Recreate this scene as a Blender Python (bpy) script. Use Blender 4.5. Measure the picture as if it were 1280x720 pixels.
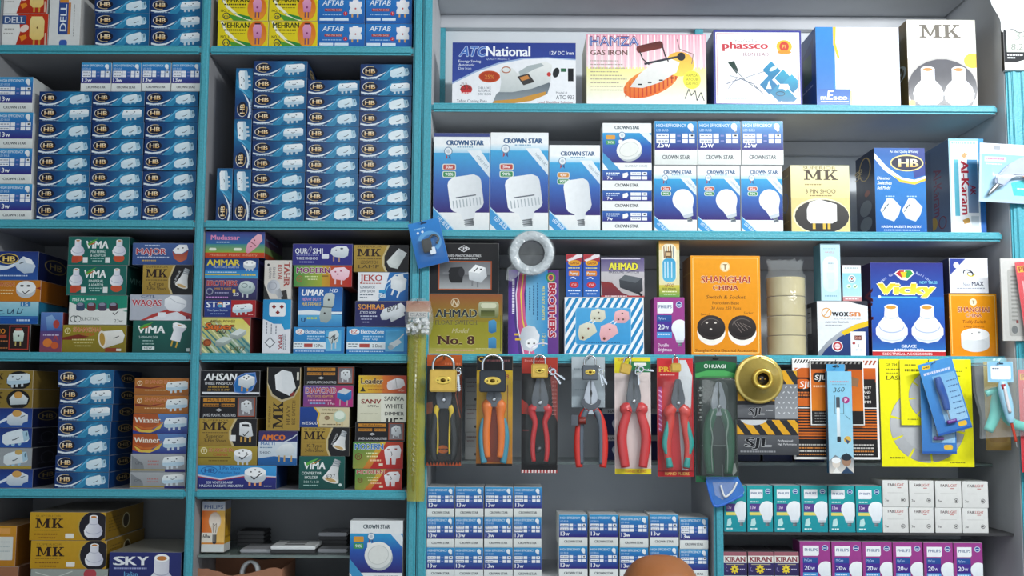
import bpy, bmesh, math, random
from mathutils import Vector, Matrix
from mathutils.geometry import tessellate_polygon
for o in list(bpy.data.objects): bpy.data.objects.remove(o, do_unlink=True)
SC = bpy.context.scene; COL = SC.collection
random.seed(7)
# ------------------------------------------------------------------ camera
F = 1400.0; DIST = 2.55; EYE = 1.60; PITCH = math.atan(0.1); ROLL = 0.005
cd = bpy.data.cameras.new('camera'); cam = bpy.data.objects.new('camera', cd); COL.objects.link(cam)
cd.sensor_width = 36.0; cd.lens = 36.0*F/1280.0; cd.clip_start = 0.05; cd.clip_end = 60
RC = Matrix.Rotation(math.pi/2+PITCH, 3, 'X') @ Matrix.Rotation(ROLL, 3, 'Z')
cam.matrix_world = Matrix.Translation((0, -DIST, EYE)) @ RC.to_4x4()
SC.camera = cam
# ------------------------------------------------------------------ light and exposure
SC.view_settings.view_transform = 'Standard'; SC.view_settings.look = 'None'
SC.view_settings.gamma = 1.0; SC.view_settings.exposure = 0.0
try: SC.view_settings.use_curve_mapping = False
except Exception: pass
wd = bpy.data.worlds.new('daylight'); SC.world = wd; wd.use_nodes = True
bg = wd.node_tree.nodes['Background']; bg.inputs[0].default_value = (0.80, 0.90, 1.0, 1); bg.inputs[1].default_value = 1.12
def area(name, loc, target, sx, sy, power, color):
    l = bpy.data.lights.new(name, 'AREA'); l.shape = 'RECTANGLE'; l.size = sx; l.size_y = sy; l.energy = power; l.color = color
    o = bpy.data.objects.new(name, l); COL.objects.link(o); o.location = loc
    o.rotation_euler = (Vector(target)-Vector(loc)).to_track_quat('-Z', 'Y').to_euler(); return o
area('tube_light', (1.28, -1.32, 2.645), (1.05, 0, 2.05), 1.0, 0.09, 38, (0.96, 0.99, 1.0))
area('overall_fill_light', (-0.2, -3.0, 2.95), (-0.1, 0, 1.7), 1.6, 0.6, 20, (0.93, 0.98, 1.0))  # fill lamp added below the ceiling for overall brightness; no fitting there
# ------------------------------------------------------------------ helpers
def W(px, py, y=0.0):
    d = RC @ Vector(((px-640)/F, (360-py)/F, -1.0)); t = (y+DIST)/d.y
    return Vector((0, -DIST, EYE)) + d*t
PX = DIST/F
def lin(h):
    h = h.lstrip('#')
    if len(h) == 3: h = ''.join(c*2 for c in h)
    r = []
    for i in (0, 2, 4):
        v = int(h[i:i+2], 16)/255.0
        r.append(v/12.92 if v <= 0.04045 else ((v+0.055)/1.055)**2.4)
    return (r[0], r[1], r[2], 1.0)
def mixc(a, b, t): return tuple(a[i]*(1-t)+b[i]*t for i in range(4))
LABELS = {}
def tag(o, label, cat, group=None, kind=None):
    o['label'] = label; o['category'] = cat
    if group: o['group'] = group
    if kind: o['kind'] = kind
    LABELS.setdefault(label, []).append(o.name)
    return o
def structure(o): o['kind'] = 'structure'; return o
def empty(name, loc, label, cat, group=None, rot=(0, 0, 0)):
    o = bpy.data.objects.new(name, None); COL.objects.link(o); o.location = loc; o.rotation_euler = rot
    o.empty_display_size = 0.02
    return tag(o, label, cat, group)
def link(name, me, parent=None, loc=(0, 0, 0), rot=(0, 0, 0), sc=(1, 1, 1)):
    o = bpy.data.objects.new(name, me); COL.objects.link(o); o.location = loc; o.rotation_euler = rot; o.scale = sc
    if parent: o.parent = parent
    return o
# ------------------------------------------------------------------ materials
def mat(name, base=(.8, .8, .8, 1), rough=.5, metal=0.0, alpha=1.0, noise=0.0, nscale=60, bump=0.0, bscale=40, attr=False, coat=0.0, spec=.5, trans=0.0, emis=None, estr=0, sub=0.0):
    m = bpy.data.materials.new(name); m.use_nodes = True; nt = m.node_tree; b = nt.nodes['Principled BSDF']
    if isinstance(base, str): base = lin(base)
    b.inputs['Base Color'].default_value = base; b.inputs['Roughness'].default_value = rough; b.inputs['Metallic'].default_value = metal
    b.inputs['Alpha'].default_value = alpha; b.inputs['Coat Weight'].default_value = coat; b.inputs['Coat Roughness'].default_value = .12
    b.inputs['Specular IOR Level'].default_value = spec; b.inputs['Transmission Weight'].default_value = trans
    if sub: b.inputs['Subsurface Weight'].default_value = sub; b.inputs['Subsurface Scale'].default_value = .01
    if emis: b.inputs['Emission Color'].default_value = lin(emis); b.inputs['Emission Strength'].default_value = estr
    tc = nt.nodes.new('ShaderNodeTexCoord')
    src = None
    if attr:
        a = nt.nodes.new('ShaderNodeAttribute'); a.attribute_name = 'Col'; src = a.outputs['Color']
    if noise > 0:
        n = nt.nodes.new('ShaderNodeTexNoise'); n.inputs['Scale'].default_value = nscale; n.inputs['Detail'].default_value = 4
        nt.links.new(tc.outputs['Object'], n.inputs['Vector'])
        mr = nt.nodes.new('ShaderNodeMapRange'); mr.inputs['From Min'].default_value = .25; mr.inputs['From Max'].default_value = .75
        mr.inputs['To Min'].default_value = 1-noise; mr.inputs['To Max'].default_value = 1+noise*.6
        nt.links.new(n.outputs['Fac'], mr.inputs['Value'])
        mx = nt.nodes.new('ShaderNodeMix'); mx.data_type = 'RGBA'; mx.blend_type = 'MULTIPLY'; mx.inputs['Factor'].default_value = 1
        if src: nt.links.new(src, mx.inputs[6])
        else: mx.inputs[6].default_value = base
        nt.links.new(mr.outputs['Result'], mx.inputs[7]); src = mx.outputs[2]
    if src: nt.links.new(src, b.inputs['Base Color'])
    if bump > 0:
        n2 = nt.nodes.new('ShaderNodeTexNoise'); n2.inputs['Scale'].default_value = bscale; n2.inputs['Detail'].default_value = 2
        nt.links.new(tc.outputs['Object'], n2.inputs['Vector'])
        bp = nt.nodes.new('ShaderNodeBump'); bp.inputs['Strength'].default_value = bump; bp.inputs['Distance'].default_value = .004
        nt.links.new(n2.outputs['Fac'], bp.inputs['Height']); nt.links.new(bp.outputs['Normal'], b.inputs['Normal'])
    return m
M = dict(
 card=mat('printed_card_gloss', rough=.38, attr=True, noise=.05, nscale=90, bump=.3, bscale=16, coat=.12, spec=.18),
 cardm=mat('printed_card_satin', rough=.55, spec=.2, attr=True, noise=.08, nscale=70, bump=.15, bscale=25),
 teal=mat('teal_edge_paint', '#45a7b8', .42, noise=.20, nscale=260, bump=.2, bscale=220),
 lam=mat('grey_laminate', '#a2a3a7', .6, noise=.10, nscale=9),
 lamr=mat('pale_grey_laminate', '#cbcdd1', .55, noise=.08, nscale=7),
 backp=mat('grey_back_panel', '#8f9092', .7, noise=.12, nscale=6),
 backr=mat('pale_back_panel', '#dbe0e4', .6, noise=.05, nscale=6),
 dark=mat('dark_board', '#3a3a3c', .6, noise=.15, nscale=30),
 glass=mat('glass_shelf', '#8fa19c', .08, alpha=.55, spec=.6),
 wallp=mat('wall_paint', '#b9b7b2', .8, noise=.06, nscale=3),
 floorp=mat('floor_tile', '#8d867c', .5, noise=.15, nscale=5),
 steel=mat('steel', '#b9bcc0', .28, 1.0, noise=.1, nscale=60),
 chrome=mat('chrome', '#dfe3e6', .12, 1.0, noise=.05, nscale=30),
 dsteel=mat('dark_steel', '#5e6166', .38, .75, noise=.15, nscale=80),
 brass=mat('brass', '#d3ad54', .28, .85, noise=.08, nscale=90, bump=.05, bscale=200),
 gold=mat('gold_plate', '#e3c25a', .2, .7, noise=.05, nscale=50),
 goldp=mat('gold_plated_rim', '#d0b75e', .22, .5, noise=.15, nscale=40, coat=.6),
 greylock=mat('grey_lock_enamel', '#5b6168', .35, .3, noise=.08, nscale=60),
 blacklock=mat('black_lock_enamel', '#2a3038', .38, .2, noise=.1, nscale=60),
 film=mat('clear_plastic_film', '#e4eaec', .12, alpha=.13, spec=.9, bump=.9, bscale=45, noise=.05),
 blister=mat('clear_blister_plastic', '#b8c4c4', .08, alpha=.06, spec=.8, bump=.15, bscale=30, noise=.04),
 smoke=mat('smoked_blister_plastic', '#56605c', .1, alpha=.35, spec=.8, bump=.2, bscale=30, noise=.04),
 bluefilm=mat('blue_plastic', '#2b77d0', .2, alpha=.85, spec=.7, bump=.4, bscale=40, noise=.1),
 yellowp=mat('yellow_vinyl_sleeve', '#cabf1e', .3, alpha=.42, spec=.6, bump=.4, bscale=50, noise=.08),
 ringp=mat('crinkled_wrap', '#c4ccd0', .16, noise=.12, nscale=60, bump=1.0, bscale=110, coat=.5),
 whitep=mat('white_plastic', '#e9ebea', .35, noise=.04, nscale=40),
 tape=mat('packing_tape', '#cdbf8e', .2, noise=.12, nscale=25, coat=.5),
 taped=mat('tape_core_side', '#b48d5f', .5, noise=.15, nscale=40),
 card_b=mat('brown_cardboard', '#a9765a', .8, noise=.12, nscale=30),
 skin=mat('skin', '#a8693c', .42, noise=.10, nscale=18, bump=.12, bscale=90, sub=.08),
 shirt=mat('cotton_shirt', '#5b6f86', .85, noise=.1, nscale=60, bump=.3, bscale=200),
 trouser=mat('dark_trousers', '#2e2f33', .85, noise=.12, nscale=60),
 eye=mat('eye_white', '#e8e4dd', .2, noise=.02), iris=mat('dark_iris', '#2a1a10', .15, noise=.05),
 wood=mat('stool_wood', '#6d4a2c', .5, noise=.2, nscale=20),
 leather=mat('black_leather', '#1d1b1a', .4, noise=.1, nscale=50),
)
def grip(c, name): 
    if name not in M: M[name] = mat(name, c, .38, noise=.06, nscale=60, coat=.2)
    return M[name]
# ------------------------------------------------------------------ text outlines (built-in font)
GL = {}
def glyphs(s, bold=0.0):
    k = (s, bold)
    if k in GL: return GL[k]
    cu = bpy.data.curves.new('tmp', 'FONT'); cu.body = s; cu.size = 1.0; cu.resolution_u = 2; cu.offset = bold
    ob = bpy.data.objects.new('tmp', cu); COL.objects.link(ob)
    dg = bpy.context.evaluated_depsgraph_get(); me = bpy.data.meshes.new_from_object(ob.evaluated_get(dg))
    V = [(v.co.x, v.co.y) for v in me.vertices]; Fc = [tuple(p.vertices) for p in me.polygons]
    E = {}
    for f in Fc:
        for i in range(len(f)):
            e = tuple(sorted((f[i], f[(i+1) % len(f)]))); E[e] = E.get(e, 0)+1
    edges = [e for e, n in E.items() if n == 1]
    bpy.data.objects.remove(ob, do_unlink=True); bpy.data.meshes.remove(me); bpy.data.curves.remove(cu)
    GL[k] = (V, Fc, edges); return GL[k]
CAPV = glyphs('H')[0]; CAP = max(v[1] for v in CAPV)-min(v[1] for v in CAPV)
# ------------------------------------------------------------------ printed artwork: canvas with y down, in photo pixels
class Art:
    def __init__(s, w, h, bg='#ffffff', side=None, top=None, m='card'):
        s.w, s.h, s.bg = w, h, lin(bg); s.side = lin(side) if side else s.bg; s.top = lin(top) if top else s.side; s.m = m; s.ops = []; s.sa = None
    def add(s, V, Fc, cf):
        if not V or not Fc: return
        xs = [v[0] for v in V]; ys = [v[1] for v in V]; bb = (min(xs), min(ys), max(xs), max(ys)); L = 0
        for b2, l2 in [(o[3], o[4]) for o in s.ops]:
            if bb[0] < b2[2] and bb[2] > b2[0] and bb[1] < b2[3] and bb[3] > b2[1]: L = max(L, l2+1)
        s.ops.append((V, Fc, cf, bb, L))
    def clip(s, pts):
        for ax, lim, sg in ((0, 0.15, 1), (0, s.w-.15, -1), (1, 0.15, 1), (1, s.h-.15, -1)):
            out = []; n = len(pts)
            for i in range(n):
                a, b = pts[i], pts[(i+1) % n]; ia = sg*(a[ax]-lim) >= 0; ib = sg*(b[ax]-lim) >= 0
                if ia: out.append(a)
                if ia != ib:
                    t = (lim-a[ax])/(b[ax]-a[ax]); out.append((a[0]+(b[0]-a[0])*t, a[1]+(b[1]-a[1])*t))
            pts = out
            if len(pts) < 3: return []
        return pts
    def P(s, pts, c, c2=None, d='v'):
        xs = [p[0] for p in pts]; ys = [p[1] for p in pts]; x0, x1, y0, y1 = min(xs), max(xs), min(ys), max(ys)
        pts = s.clip(pts)
        if len(pts) < 3: return s
        tri = tessellate_polygon([[Vector((p[0], p[1], 0)) for p in pts]])
        A = lin(c); B = lin(c2) if c2 else None
        def cf(p):
            if B is None: return A
            t = (p[1]-y0)/(y1-y0+1e-6) if d == 'v' else (p[0]-x0)/(x1-x0+1e-6) if d == 'h' else ((p[0]-x0)/(x1-x0+1e-6)+(p[1]-y0)/(y1-y0+1e-6))/2
            return mixc(A, B, max(0, min(1, t)))
        s.add(pts, [tuple(t) for t in tri], cf); return s
    def R(s, x0, y0, x1, y1, c, c2=None, d='v'): return s.P([(x0, y0), (x1, y0), (x1, y1), (x0, y1)], c, c2, d)
    def RR(s, x0, y0, x1, y1, r, c, c2=None, d='v', rot=0):
        pts = []; r = min(r, (x1-x0)/2, (y1-y0)/2)
        for cx, cy, a0 in ((x1-r, y0+r, -90), (x1-r, y1-r, 0), (x0+r, y1-r, 90), (x0+r, y0+r, 180)):
            for k in range(5): a = math.radians(a0+k*22.5); pts.append((cx+r*math.cos(a), cy+r*math.sin(a)))
        return s.P(s.rt(pts, (x0+x1)/2, (y0+y1)/2, rot), c, c2, d)
    def rt(s, pts, cx, cy, deg):
        if not deg: return pts
        a = math.radians(deg); c, n = math.cos(a), math.sin(a)
        return [(cx+(x-cx)*c-(y-cy)*n, cy+(x-cx)*n+(y-cy)*c) for x, y in pts]
    def E(s, cx, cy, rx, ry, c, c2=None, d='v', rot=0, n=22):
        return s.P(s.rt([(cx+rx*math.cos(2*math.pi*k/n), cy+ry*math.sin(2*math.pi*k/n)) for k in range(n)], cx, cy, rot), c, c2, d)
    def O(s, cx, cy, rx, ry, th, c, a0=0, a1=360, rot=0):
        n = 24; o = []; i = []
        for k in range(n+1):
            a = math.radians(a0+(a1-a0)*k/n); o.append((cx+rx*math.cos(a), cy+ry*math.sin(a))); i.append((cx+(rx-th)*math.cos(a), cy+(ry-th)*math.sin(a)))
        return s.qs([s.rt([o[k], o[k+1], i[k+1], i[k]], cx, cy, rot) for k in range(n)], c)
    def qs(s, quads, c):   # convex pieces that share one layer
        V = []; Fc = []
        for q in quads:
            q = s.clip(q)
            if len(q) >= 3: Fc.append(tuple(range(len(V), len(V)+len(q)))); V += q
        A = lin(c); s.add(V, Fc, lambda p: A); return s
    def q(s, pts, c): return s.qs([pts], c)
    def L(s, pts, th, c):
        out = []
        for k in range(len(pts)-1):
            (x0, y0), (x1, y1) = pts[k], pts[k+1]; l = math.hypot(x1-x0, y1-y0) or 1; nx, ny = -(y1-y0)/l*th/2, (x1-x0)/l*th/2
            out.append([(x0+nx, y0+ny), (x1+nx, y1+ny), (x1-nx, y1-ny), (x0-nx, y0-ny)])
        return s.qs(out, c)
    def D(s, x0, y, x1, h, c, seed=1):   # one line of print too small to read
        r = random.Random(seed+int(x0*7+y*13)); x = x0; out = []
        while x < x1-.6:
            w = r.uniform(1.2, 3.6); xe = min(x+w, x1); out.append([(x, y), (xe, y), (xe, y+h), (x, y+h)]); x += w+.7
        return s.qs(out, c)
    def T(s, t, x, y, h, c, w=None, b=0, it=0, rot=0, al='l', sf=0, c2=None, ol=None, olw=.05, raw=0):
        if ol: s.T(t, x, y, h, ol, w, b*.5+olw, it, rot, al, 0, raw=1)
        if not raw: b = b*(.62 if h > 5.5 else .45)
        V, Fc, ed = glyphs(t)
        if not V: return s
        xs = [v[0] for v in V]; mx, Mx = min(xs), max(xs); k = h/CAP; kx = (w/(Mx-mx)) if w else k; wid = (Mx-mx)*kx
        off = 0 if al == 'l' else (-wid/2 if al == 'c' else -wid)
        def tf(vx, vy):
            X = (vx-mx)*kx+off+(vy*k*it); Y = -vy*k
            return s.rt([(x+X, y+Y)], x, y, rot)[0]
        A = lin(c); B = lin(c2) if c2 else None
        cf = (lambda p: A) if B is None else (lambda p: mixc(A, B, max(0, min(1, (p[1]-(y-h))/h))))
        if raw: sh = [(b*math.cos(q*1.0472), b*math.sin(q*1.0472)) for q in range(6)]
        elif b > 0: sh = [(-b, 0), (b, 0)] if b < .045 else [(-b, 0), (0, 0), (b, 0)]
        else: sh = [(0, 0)]
        for dx, dy in sh: s.add([tf(v[0]+dx, v[1]+dy) for v in V], list(Fc), cf)
        if sf:
            VV = []; FF = []
            for e in ed:
                a, bq = V[e[0]], V[e[1]]
                for yy, sg in ((0, 1), (CAP, -1)):
                    if abs(a[1]-yy) < .02 and abs(bq[1]-yy) < .02 and .04 < abs(a[0]-bq[0]) < .2:
                        l, r = min(a[0], bq[0])-.055-b, max(a[0], bq[0])+.055+b; n0 = len(VV); y1 = yy+sg*.055
                        VV += [tf(l, yy), tf(r, yy), tf(r, y1), tf(l, y1)]; FF.append((n0, n0+1, n0+2, n0+3))
            s.add(VV, FF, cf)
        return s
    def mesh(s, name, w, h, d, m=None):
        bm = bmesh.new(); cl = bm.loops.layers.float_color.new('Col')
        bmesh.ops.create_cube(bm, size=1.0, matrix=Matrix.Translation((0, d/2, h/2)) @ Matrix.Diagonal((w, d, h, 1)))
        bv = min(.0007, d*.3)
        bmesh.ops.bevel(bm, geom=list(bm.edges), offset=bv, segments=1, affect='EDGES')
        edge = mixc(s.side, (1, 1, 1, 1), .3)
        for f in bm.faces:
            n = f.normal; c = s.bg if abs(n.y) > .9 else s.side if abs(n.x) > .9 else s.top if abs(n.z) > .9 else edge
            for l in f.loops: l[cl] = c
        def emit(art, fn, nrm):
            for V, Fc, cf, bb, L in art.ops:
                off = 0.00006+L*0.00004
                vs = [bm.verts.new(fn(p[0]/art.w, p[1]/art.h, off)) for p in V]; vm = {v: i for i, v in enumerate(vs)}
                for f in Fc:
                    if len(set(f)) < 3: continue
                    try: fc = bm.faces.new([vs[i] for i in f])
                    except Exception: continue
                    fc.normal_update()
                    if fc.normal.dot(nrm) < 0: fc.normal_flip()
                    for l in fc.loops: l[cl] = cf(V[vm[l.vert]])
        emit(s, lambda u, v, o: (-w/2+u*w, -o, h*(1-v)), Vector((0, -1, 0)))
        if s.sa is not None:
            emit(s.sa, lambda u, v, o: (w/2+o, u*d, h*(1-v)), Vector((1, 0, 0)))
            emit(s.sa, lambda u, v, o: (-w/2-o, d-u*d, h*(1-v)), Vector((-1, 0, 0)))
        # tuck-flap seams on the lid
        dk = mixc(s.top, (0, 0, 0, 1), .45); lt = mixc(s.top, (1, 1, 1, 1), .25)
        if d > .03:
            for (x0, y0, x1, y1) in ((-w*.44, d*.035, w*.44, d*.035+.0008), (-w*.44, d*.035, -w*.44+.0008, d*.2), (w*.44-.0008, d*.035, w*.44, d*.2)):
                vs = [bm.verts.new(p) for p in ((x0, y0, h+.00008), (x1, y0, h+.00008), (x1, y1, h+.00008), (x0, y1, h+.00008))]
                fc = bm.faces.new(vs)
                for l in fc.loops: l[cl] = dk
        me = bpy.data.meshes.new(name); bm.to_mesh(me); bm.free(); me.materials.append(M[m or s.m]); return me
# ------------------------------------------------------------------ cartons
MC = {}
GAP = 0.0005
def put(art, x0, x1, yt, bz, label, cat='box', group=None, yf=.012, d=.17, rot=0, yaw=0, name='carton', ybot=None):
    """a carton whose front spans photo columns x0..x1, from height bz up to photo row yt; returns its top height"""
    p = W((x0+x1)/2, yt, yf); ztop = p.z; ym = yt+(ztop-bz)/PX/2
    X0, X1 = W(x0, ym, yf).x+GAP*.6, W(x1, ym, yf).x-GAP*.6; h = ztop-bz-GAP; w = X1-X0
    if rot: cw, ch = h, w
    else: cw, ch = w, h
    key = (id(art), )
    if key not in MC: MC[key] = (art.mesh(name, cw, ch, d), cw, ch, d)
    me, w0, h0, d0 = MC[key]
    if rot == 0: loc = ((X0+X1)/2, yf, bz)
    elif rot == 90: loc = (X0, yf, bz+h/2)
    else: loc = (X1, yf, bz+h/2)
    o = link(name, me, None, loc, (0, math.radians(rot), math.radians(yaw)), (cw/w0, d/d0, ch/h0))
    tag(o, label, cat, group); return ztop
def column(bz, items, **kw):
    for it in items:
        art, x0, x1, yt, label = it[:5]; k = dict(kw); k.update(it[5] if len(it) > 5 else {})
        bz = put(art, x0, x1, yt, bz, label, **k)
    return bz
# ------------------------------------------------------------------ solid meshes
def bm_mesh(bm, name, m, smooth=False):
    bmesh.ops.recalc_face_normals(bm, faces=list(bm.faces))
    me = bpy.data.meshes.new(name); bm.to_mesh(me); bm.free()
    if smooth:
        for p in me.polygons: p.use_smooth = True
    for mm in (m if isinstance(m, (list, tuple)) else [m]): me.materials.append(mm)
    return me
def bbox(bm, x0, x1, y0, y1, z0, z1, bev=0.0, seg=2, mi=0):
    r = bmesh.ops.create_cube(bm, size=1.0, matrix=Matrix.Translation(((x0+x1)/2, (y0+y1)/2, (z0+z1)/2)) @ Matrix.Diagonal((x1-x0, y1-y0, z1-z0, 1)))
    es = list({e for v in r['verts'] for e in v.link_edges})
    for f in {f for v in r['verts'] for f in v.link_faces}: f.material_index = mi
    if bev: bmesh.ops.bevel(bm, geom=es, offset=bev, segments=seg, affect='EDGES')
def box(name, parent, x0, x1, y0, y1, z0, z1, m, bev=.001, seg=2, **k):
    bm = bmesh.new(); bbox(bm, x0, x1, y0, y1, z0, z1, bev, seg); return link(name, bm_mesh(bm, name, m), parent, **k)
def sweep_bm(bm, path, rad, flat=1.0, n=12, cap=True):
    rings = []; path = [Vector(p) for p in path]; N = len(path); up = Vector((0, 1, 0))
    for i, p in enumerate(path):
        t = (path[min(i+1, N-1)]-path[max(i-1, 0)]).normalized(); side = t.cross(up)
        if side.length < .05: side = Vector((1, 0, 0))
        side.normalize(); b = side.cross(t).normalized(); r = rad[i] if isinstance(rad, (list, tuple)) else rad
        rings.append([bm.verts.new(p+side*math.cos(2*math.pi*k/n)*r+b*math.sin(2*math.pi*k/n)*r*flat) for k in range(n)])
    for i in range(N-1):
        for k in range(n): bm.faces.new((rings[i][k], rings[i][(k+1) % n], rings[i+1][(k+1) % n], rings[i+1][k]))
    if cap: bm.faces.new(rings[0][::-1]); bm.faces.new(rings[-1])
def smooth_path(pts, k=4):
    P = [Vector(p) for p in pts]; out = []
    for i in range(len(P)-1):
        p0, p1, p2, p3 = P[max(i-1, 0)], P[i], P[i+1], P[min(i+2, len(P)-1)]
        for j in range(k):
            t = j/k; out.append(.5*((2*p1)+(-p0+p2)*t+(2*p0-5*p1+4*p2-p3)*t*t+(-p0+3*p1-3*p2+p3)*t**3))
    out.append(P[-1]); return out
def smooth_rad(r, k=4):
    out = []
    for i in range(len(r)-1):
        for j in range(k): out.append(r[i]+(r[i+1]-r[i])*j/k)
    return out+[r[-1]]
def tube(name, parent, pts, r, m, flat=1.0, k=4, n=12, **kw):
    bm = bmesh.new(); rr = smooth_rad(list(r), k) if isinstance(r, (list, tuple)) else r
    sweep_bm(bm, smooth_path(pts, k), rr, flat, n); return link(name, bm_mesh(bm, name, m, True), parent, **kw)
def extrude(name, parent, pts, y0, y1, m, bev=0.0, holes=None, **kw):
    """outline in x,z extruded along y"""
    bm = bmesh.new(); vs = [bm.verts.new((p[0], y0, p[1])) for p in pts]; f = bm.faces.new(vs)
    r = bmesh.ops.extrude_face_region(bm, geom=[f]); bmesh.ops.translate(bm, vec=(0, y1-y0, 0), verts=[v for v in r['geom'] if isinstance(v, bmesh.types.BMVert)])
    if bev: bmesh.ops.bevel(bm, geom=list(bm.edges), offset=bev, segments=2, affect='EDGES')
    return link(name, bm_mesh(bm, name, m), parent, **kw)
def lathe(name, parent, prof, m, axis='Y', n=48, closed=False, smooth=True, **kw):
    """profile of (radius, along-axis)"""
    bm = bmesh.new(); rings = []
    for r, a in prof:
        rings.append([bm.verts.new((r*math.cos(2*math.pi*k/n), a, r*math.sin(2*math.pi*k/n)) if axis == 'Y' else (r*math.cos(2*math.pi*k/n), r*math.sin(2*math.pi*k/n), a)) for k in range(n)])
    N = len(rings)
    for i in range(N if closed else N-1):
        A, B = rings[i], rings[(i+1) % N]
        for k in range(n): bm.faces.new((A[k], A[(k+1) % n], B[(k+1) % n], B[k]))
    if not closed: bm.faces.new(rings[0]); bm.faces.new(rings[-1])
    return link(name, bm_mesh(bm, name, m, smooth), parent, **kw)
# ------------------------------------------------------------------ the room
DEP = 0.31
def st(name, x0, x1, y0, y1, z0, z1, m): return structure(box(name, None, x0, x1, y0, y1, z0, z1, M[m], 0))
st('floor', -2.6, 2.9, -4.2, .46, -.05, 0, 'floorp')
st('ceiling', -2.6, 2.9, -4.2, .46, 3.05, 3.1, 'wallp')
st('wall_back', -2.6, 2.9, .40, .46, 0, 3.05, 'wallp')
st('wall_left', -2.66, -2.6, -4.2, .46, 0, 3.05, 'wallp')
st('wall_right', 2.9, 2.96, -4.2, .46, 0, 3.05, 'wallp')
# ------------------------------------------------------------------ left shelving
def zat(px, py, y=0): return W(px, py, y).z
ZT = 2.66
S0 = zat(250, -58); S1 = zat(250, 57.5); S2 = zat(250, 275.5); S3 = zat(250, 441); S4 = zat(250, 611.5); S5 = zat(250, 768)
XL = W(-4, 100).x; XD = (W(244, 300).x, W(254.5, 300).x); XR = (W(514, 275).x, W(525, 275).x)
TH = 11.5*PX
LS = empty('shelving', (0, 0, 0), 'grey shelving with teal painted edges, full of small cartons, left side', 'shelving')
def shelf(par, x0, x1, zt, m='lam', th=TH, y0=0.0, y1=DEP, trim='teal', endcap=False):
    b = box('shelf_board', par, x0, x1, y0+.004, y1, zt-th+.001, zt, M[m], .0005)
    if trim: box('edge_trim', b, x0+.0002, x1-.0002, y0-.008, y0+.004, zt-th, zt-.0003, M[trim], .005, 3)
def upright(par, x0, x1, z0, z1, m='lam', y0=0.0, y1=DEP, name='side_panel'):
    b = box(name, par, x0, x1, y0+.004, y1, z0, z1, M[m], .0005)
    box('edge_trim', b, x0, x1, y0-.009, y0+.004, z0, z1, M['teal'], .005, 3)
upright(LS, XL-.02, XL, 0, ZT); upright(LS, XD[0], XD[1], 0, ZT, name='divider_panel'); upright(LS, XR[0], XR[1], 0, ZT)
for z in (S0, S1, S2, S3, S4, S5, .55, .12):
    shelf(LS, XL, XD[0], z); shelf(LS, XD[1], XR[0], z)
box('back_panel', LS, XL-.02, XR[1], DEP, DEP+.012, 0, ZT, M['backp'], .0005)
box('top_panel', LS, XL-.02, XR[1], 0, DEP, ZT, ZT+.02, M['lam'], .0005)
# glass half shelf in the lowest left bay
SG = zat(345, 694, .03)
box('glass_shelf', LS, XD[1]+.001, W(436, 690).x, .03, DEP-.005, SG-.006, SG, M['glass'], .001)
# ------------------------------------------------------------------ right shelving
RP = (W(1262, 250, -.04).x, W(1262, 250, -.04).x+.13)      # wide right panel stands 4 cm proud
XQ = (W(525.6, 275).x+.0006, W(537.5, 275).x)
R0 = zat(890, -42); R1 = zat(890, 130.5); R2 = zat(890, 288.8); R3 = zat(890, 443.5)
XM = (W(892, 650).x, W(903.5, 650).x)
YR4 = .10; R4 = zat(720, 577, YR4); R5 = zat(1060, 666); R6 = zat(1060, 742); R7 = zat(600, 723)
RS = empty('shelving', (0, 0, 0), 'pale shelving with long teal-edged boards holding bulbs and irons, right side', 'shelving')
upright(RS, XQ[0], XQ[1], 0, ZT, 'lamr'); 
b = box('side_panel', RS, RP[0], RP[1], -.036, DEP, 0, ZT, M['lamr'], .0005)
box('edge_trim', b, RP[0]+.001, RP[1], -.046, -.036, 0, ZT, M['teal'], .004, 3)
for k in range(5): box('edge_bead', b, RP[0]+.012+k*.022, RP[0]+.022+k*.022, -.050, -.045, 0, ZT, M['teal'], .002, 3)
for z in (R0, R1, R2, R3): shelf(RS, XQ[1], RP[0]-.004, z, 'lamr')
upright(RS, XM[0], XM[1], 0, R4-.02, 'lamr', .0, DEP, 'divider_panel')
box('glass_shelf', RS, XQ[1]+.001, RP[0]-.001, YR4, DEP-.002, R4-.007, R4, M['glass'], .001)
shelf(RS, XQ[1], XM[0], R7, 'lamr'); shelf(RS, XM[1], RP[0], R5, 'dark', .007, .0, DEP-.002, None); shelf(RS, XM[1], RP[0], R6, 'lamr')
for z in (.55, .12): shelf(RS, XQ[1], XM[0], z, 'lamr'); shelf(RS, XM[1], RP[0], z, 'lamr')
box('back_panel', RS, XQ[0], RP[1], DEP, DEP+.012, 0, ZT, M['backr'], .0005)
box('top_panel', RS, XQ[0], RP[1], 0, DEP, ZT, ZT+.02, M['lamr'], .0005)
for z in (R0, R1, R2, R3):   # battens that carry the boards along the back
    box('batten', RS, XQ[1], RP[0], DEP-.028, DEP-.001, z-TH-.034, z-TH, M['lamr'], .001)
for px in (552, 873):
    x = W(px, 40, DEP-.012).x; box('batten', RS, x-.0105, x+.0105, DEP-.024, DEP-.0005, R1, zat(px, 28, DEP-.02), M['teal'], .001)
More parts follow.
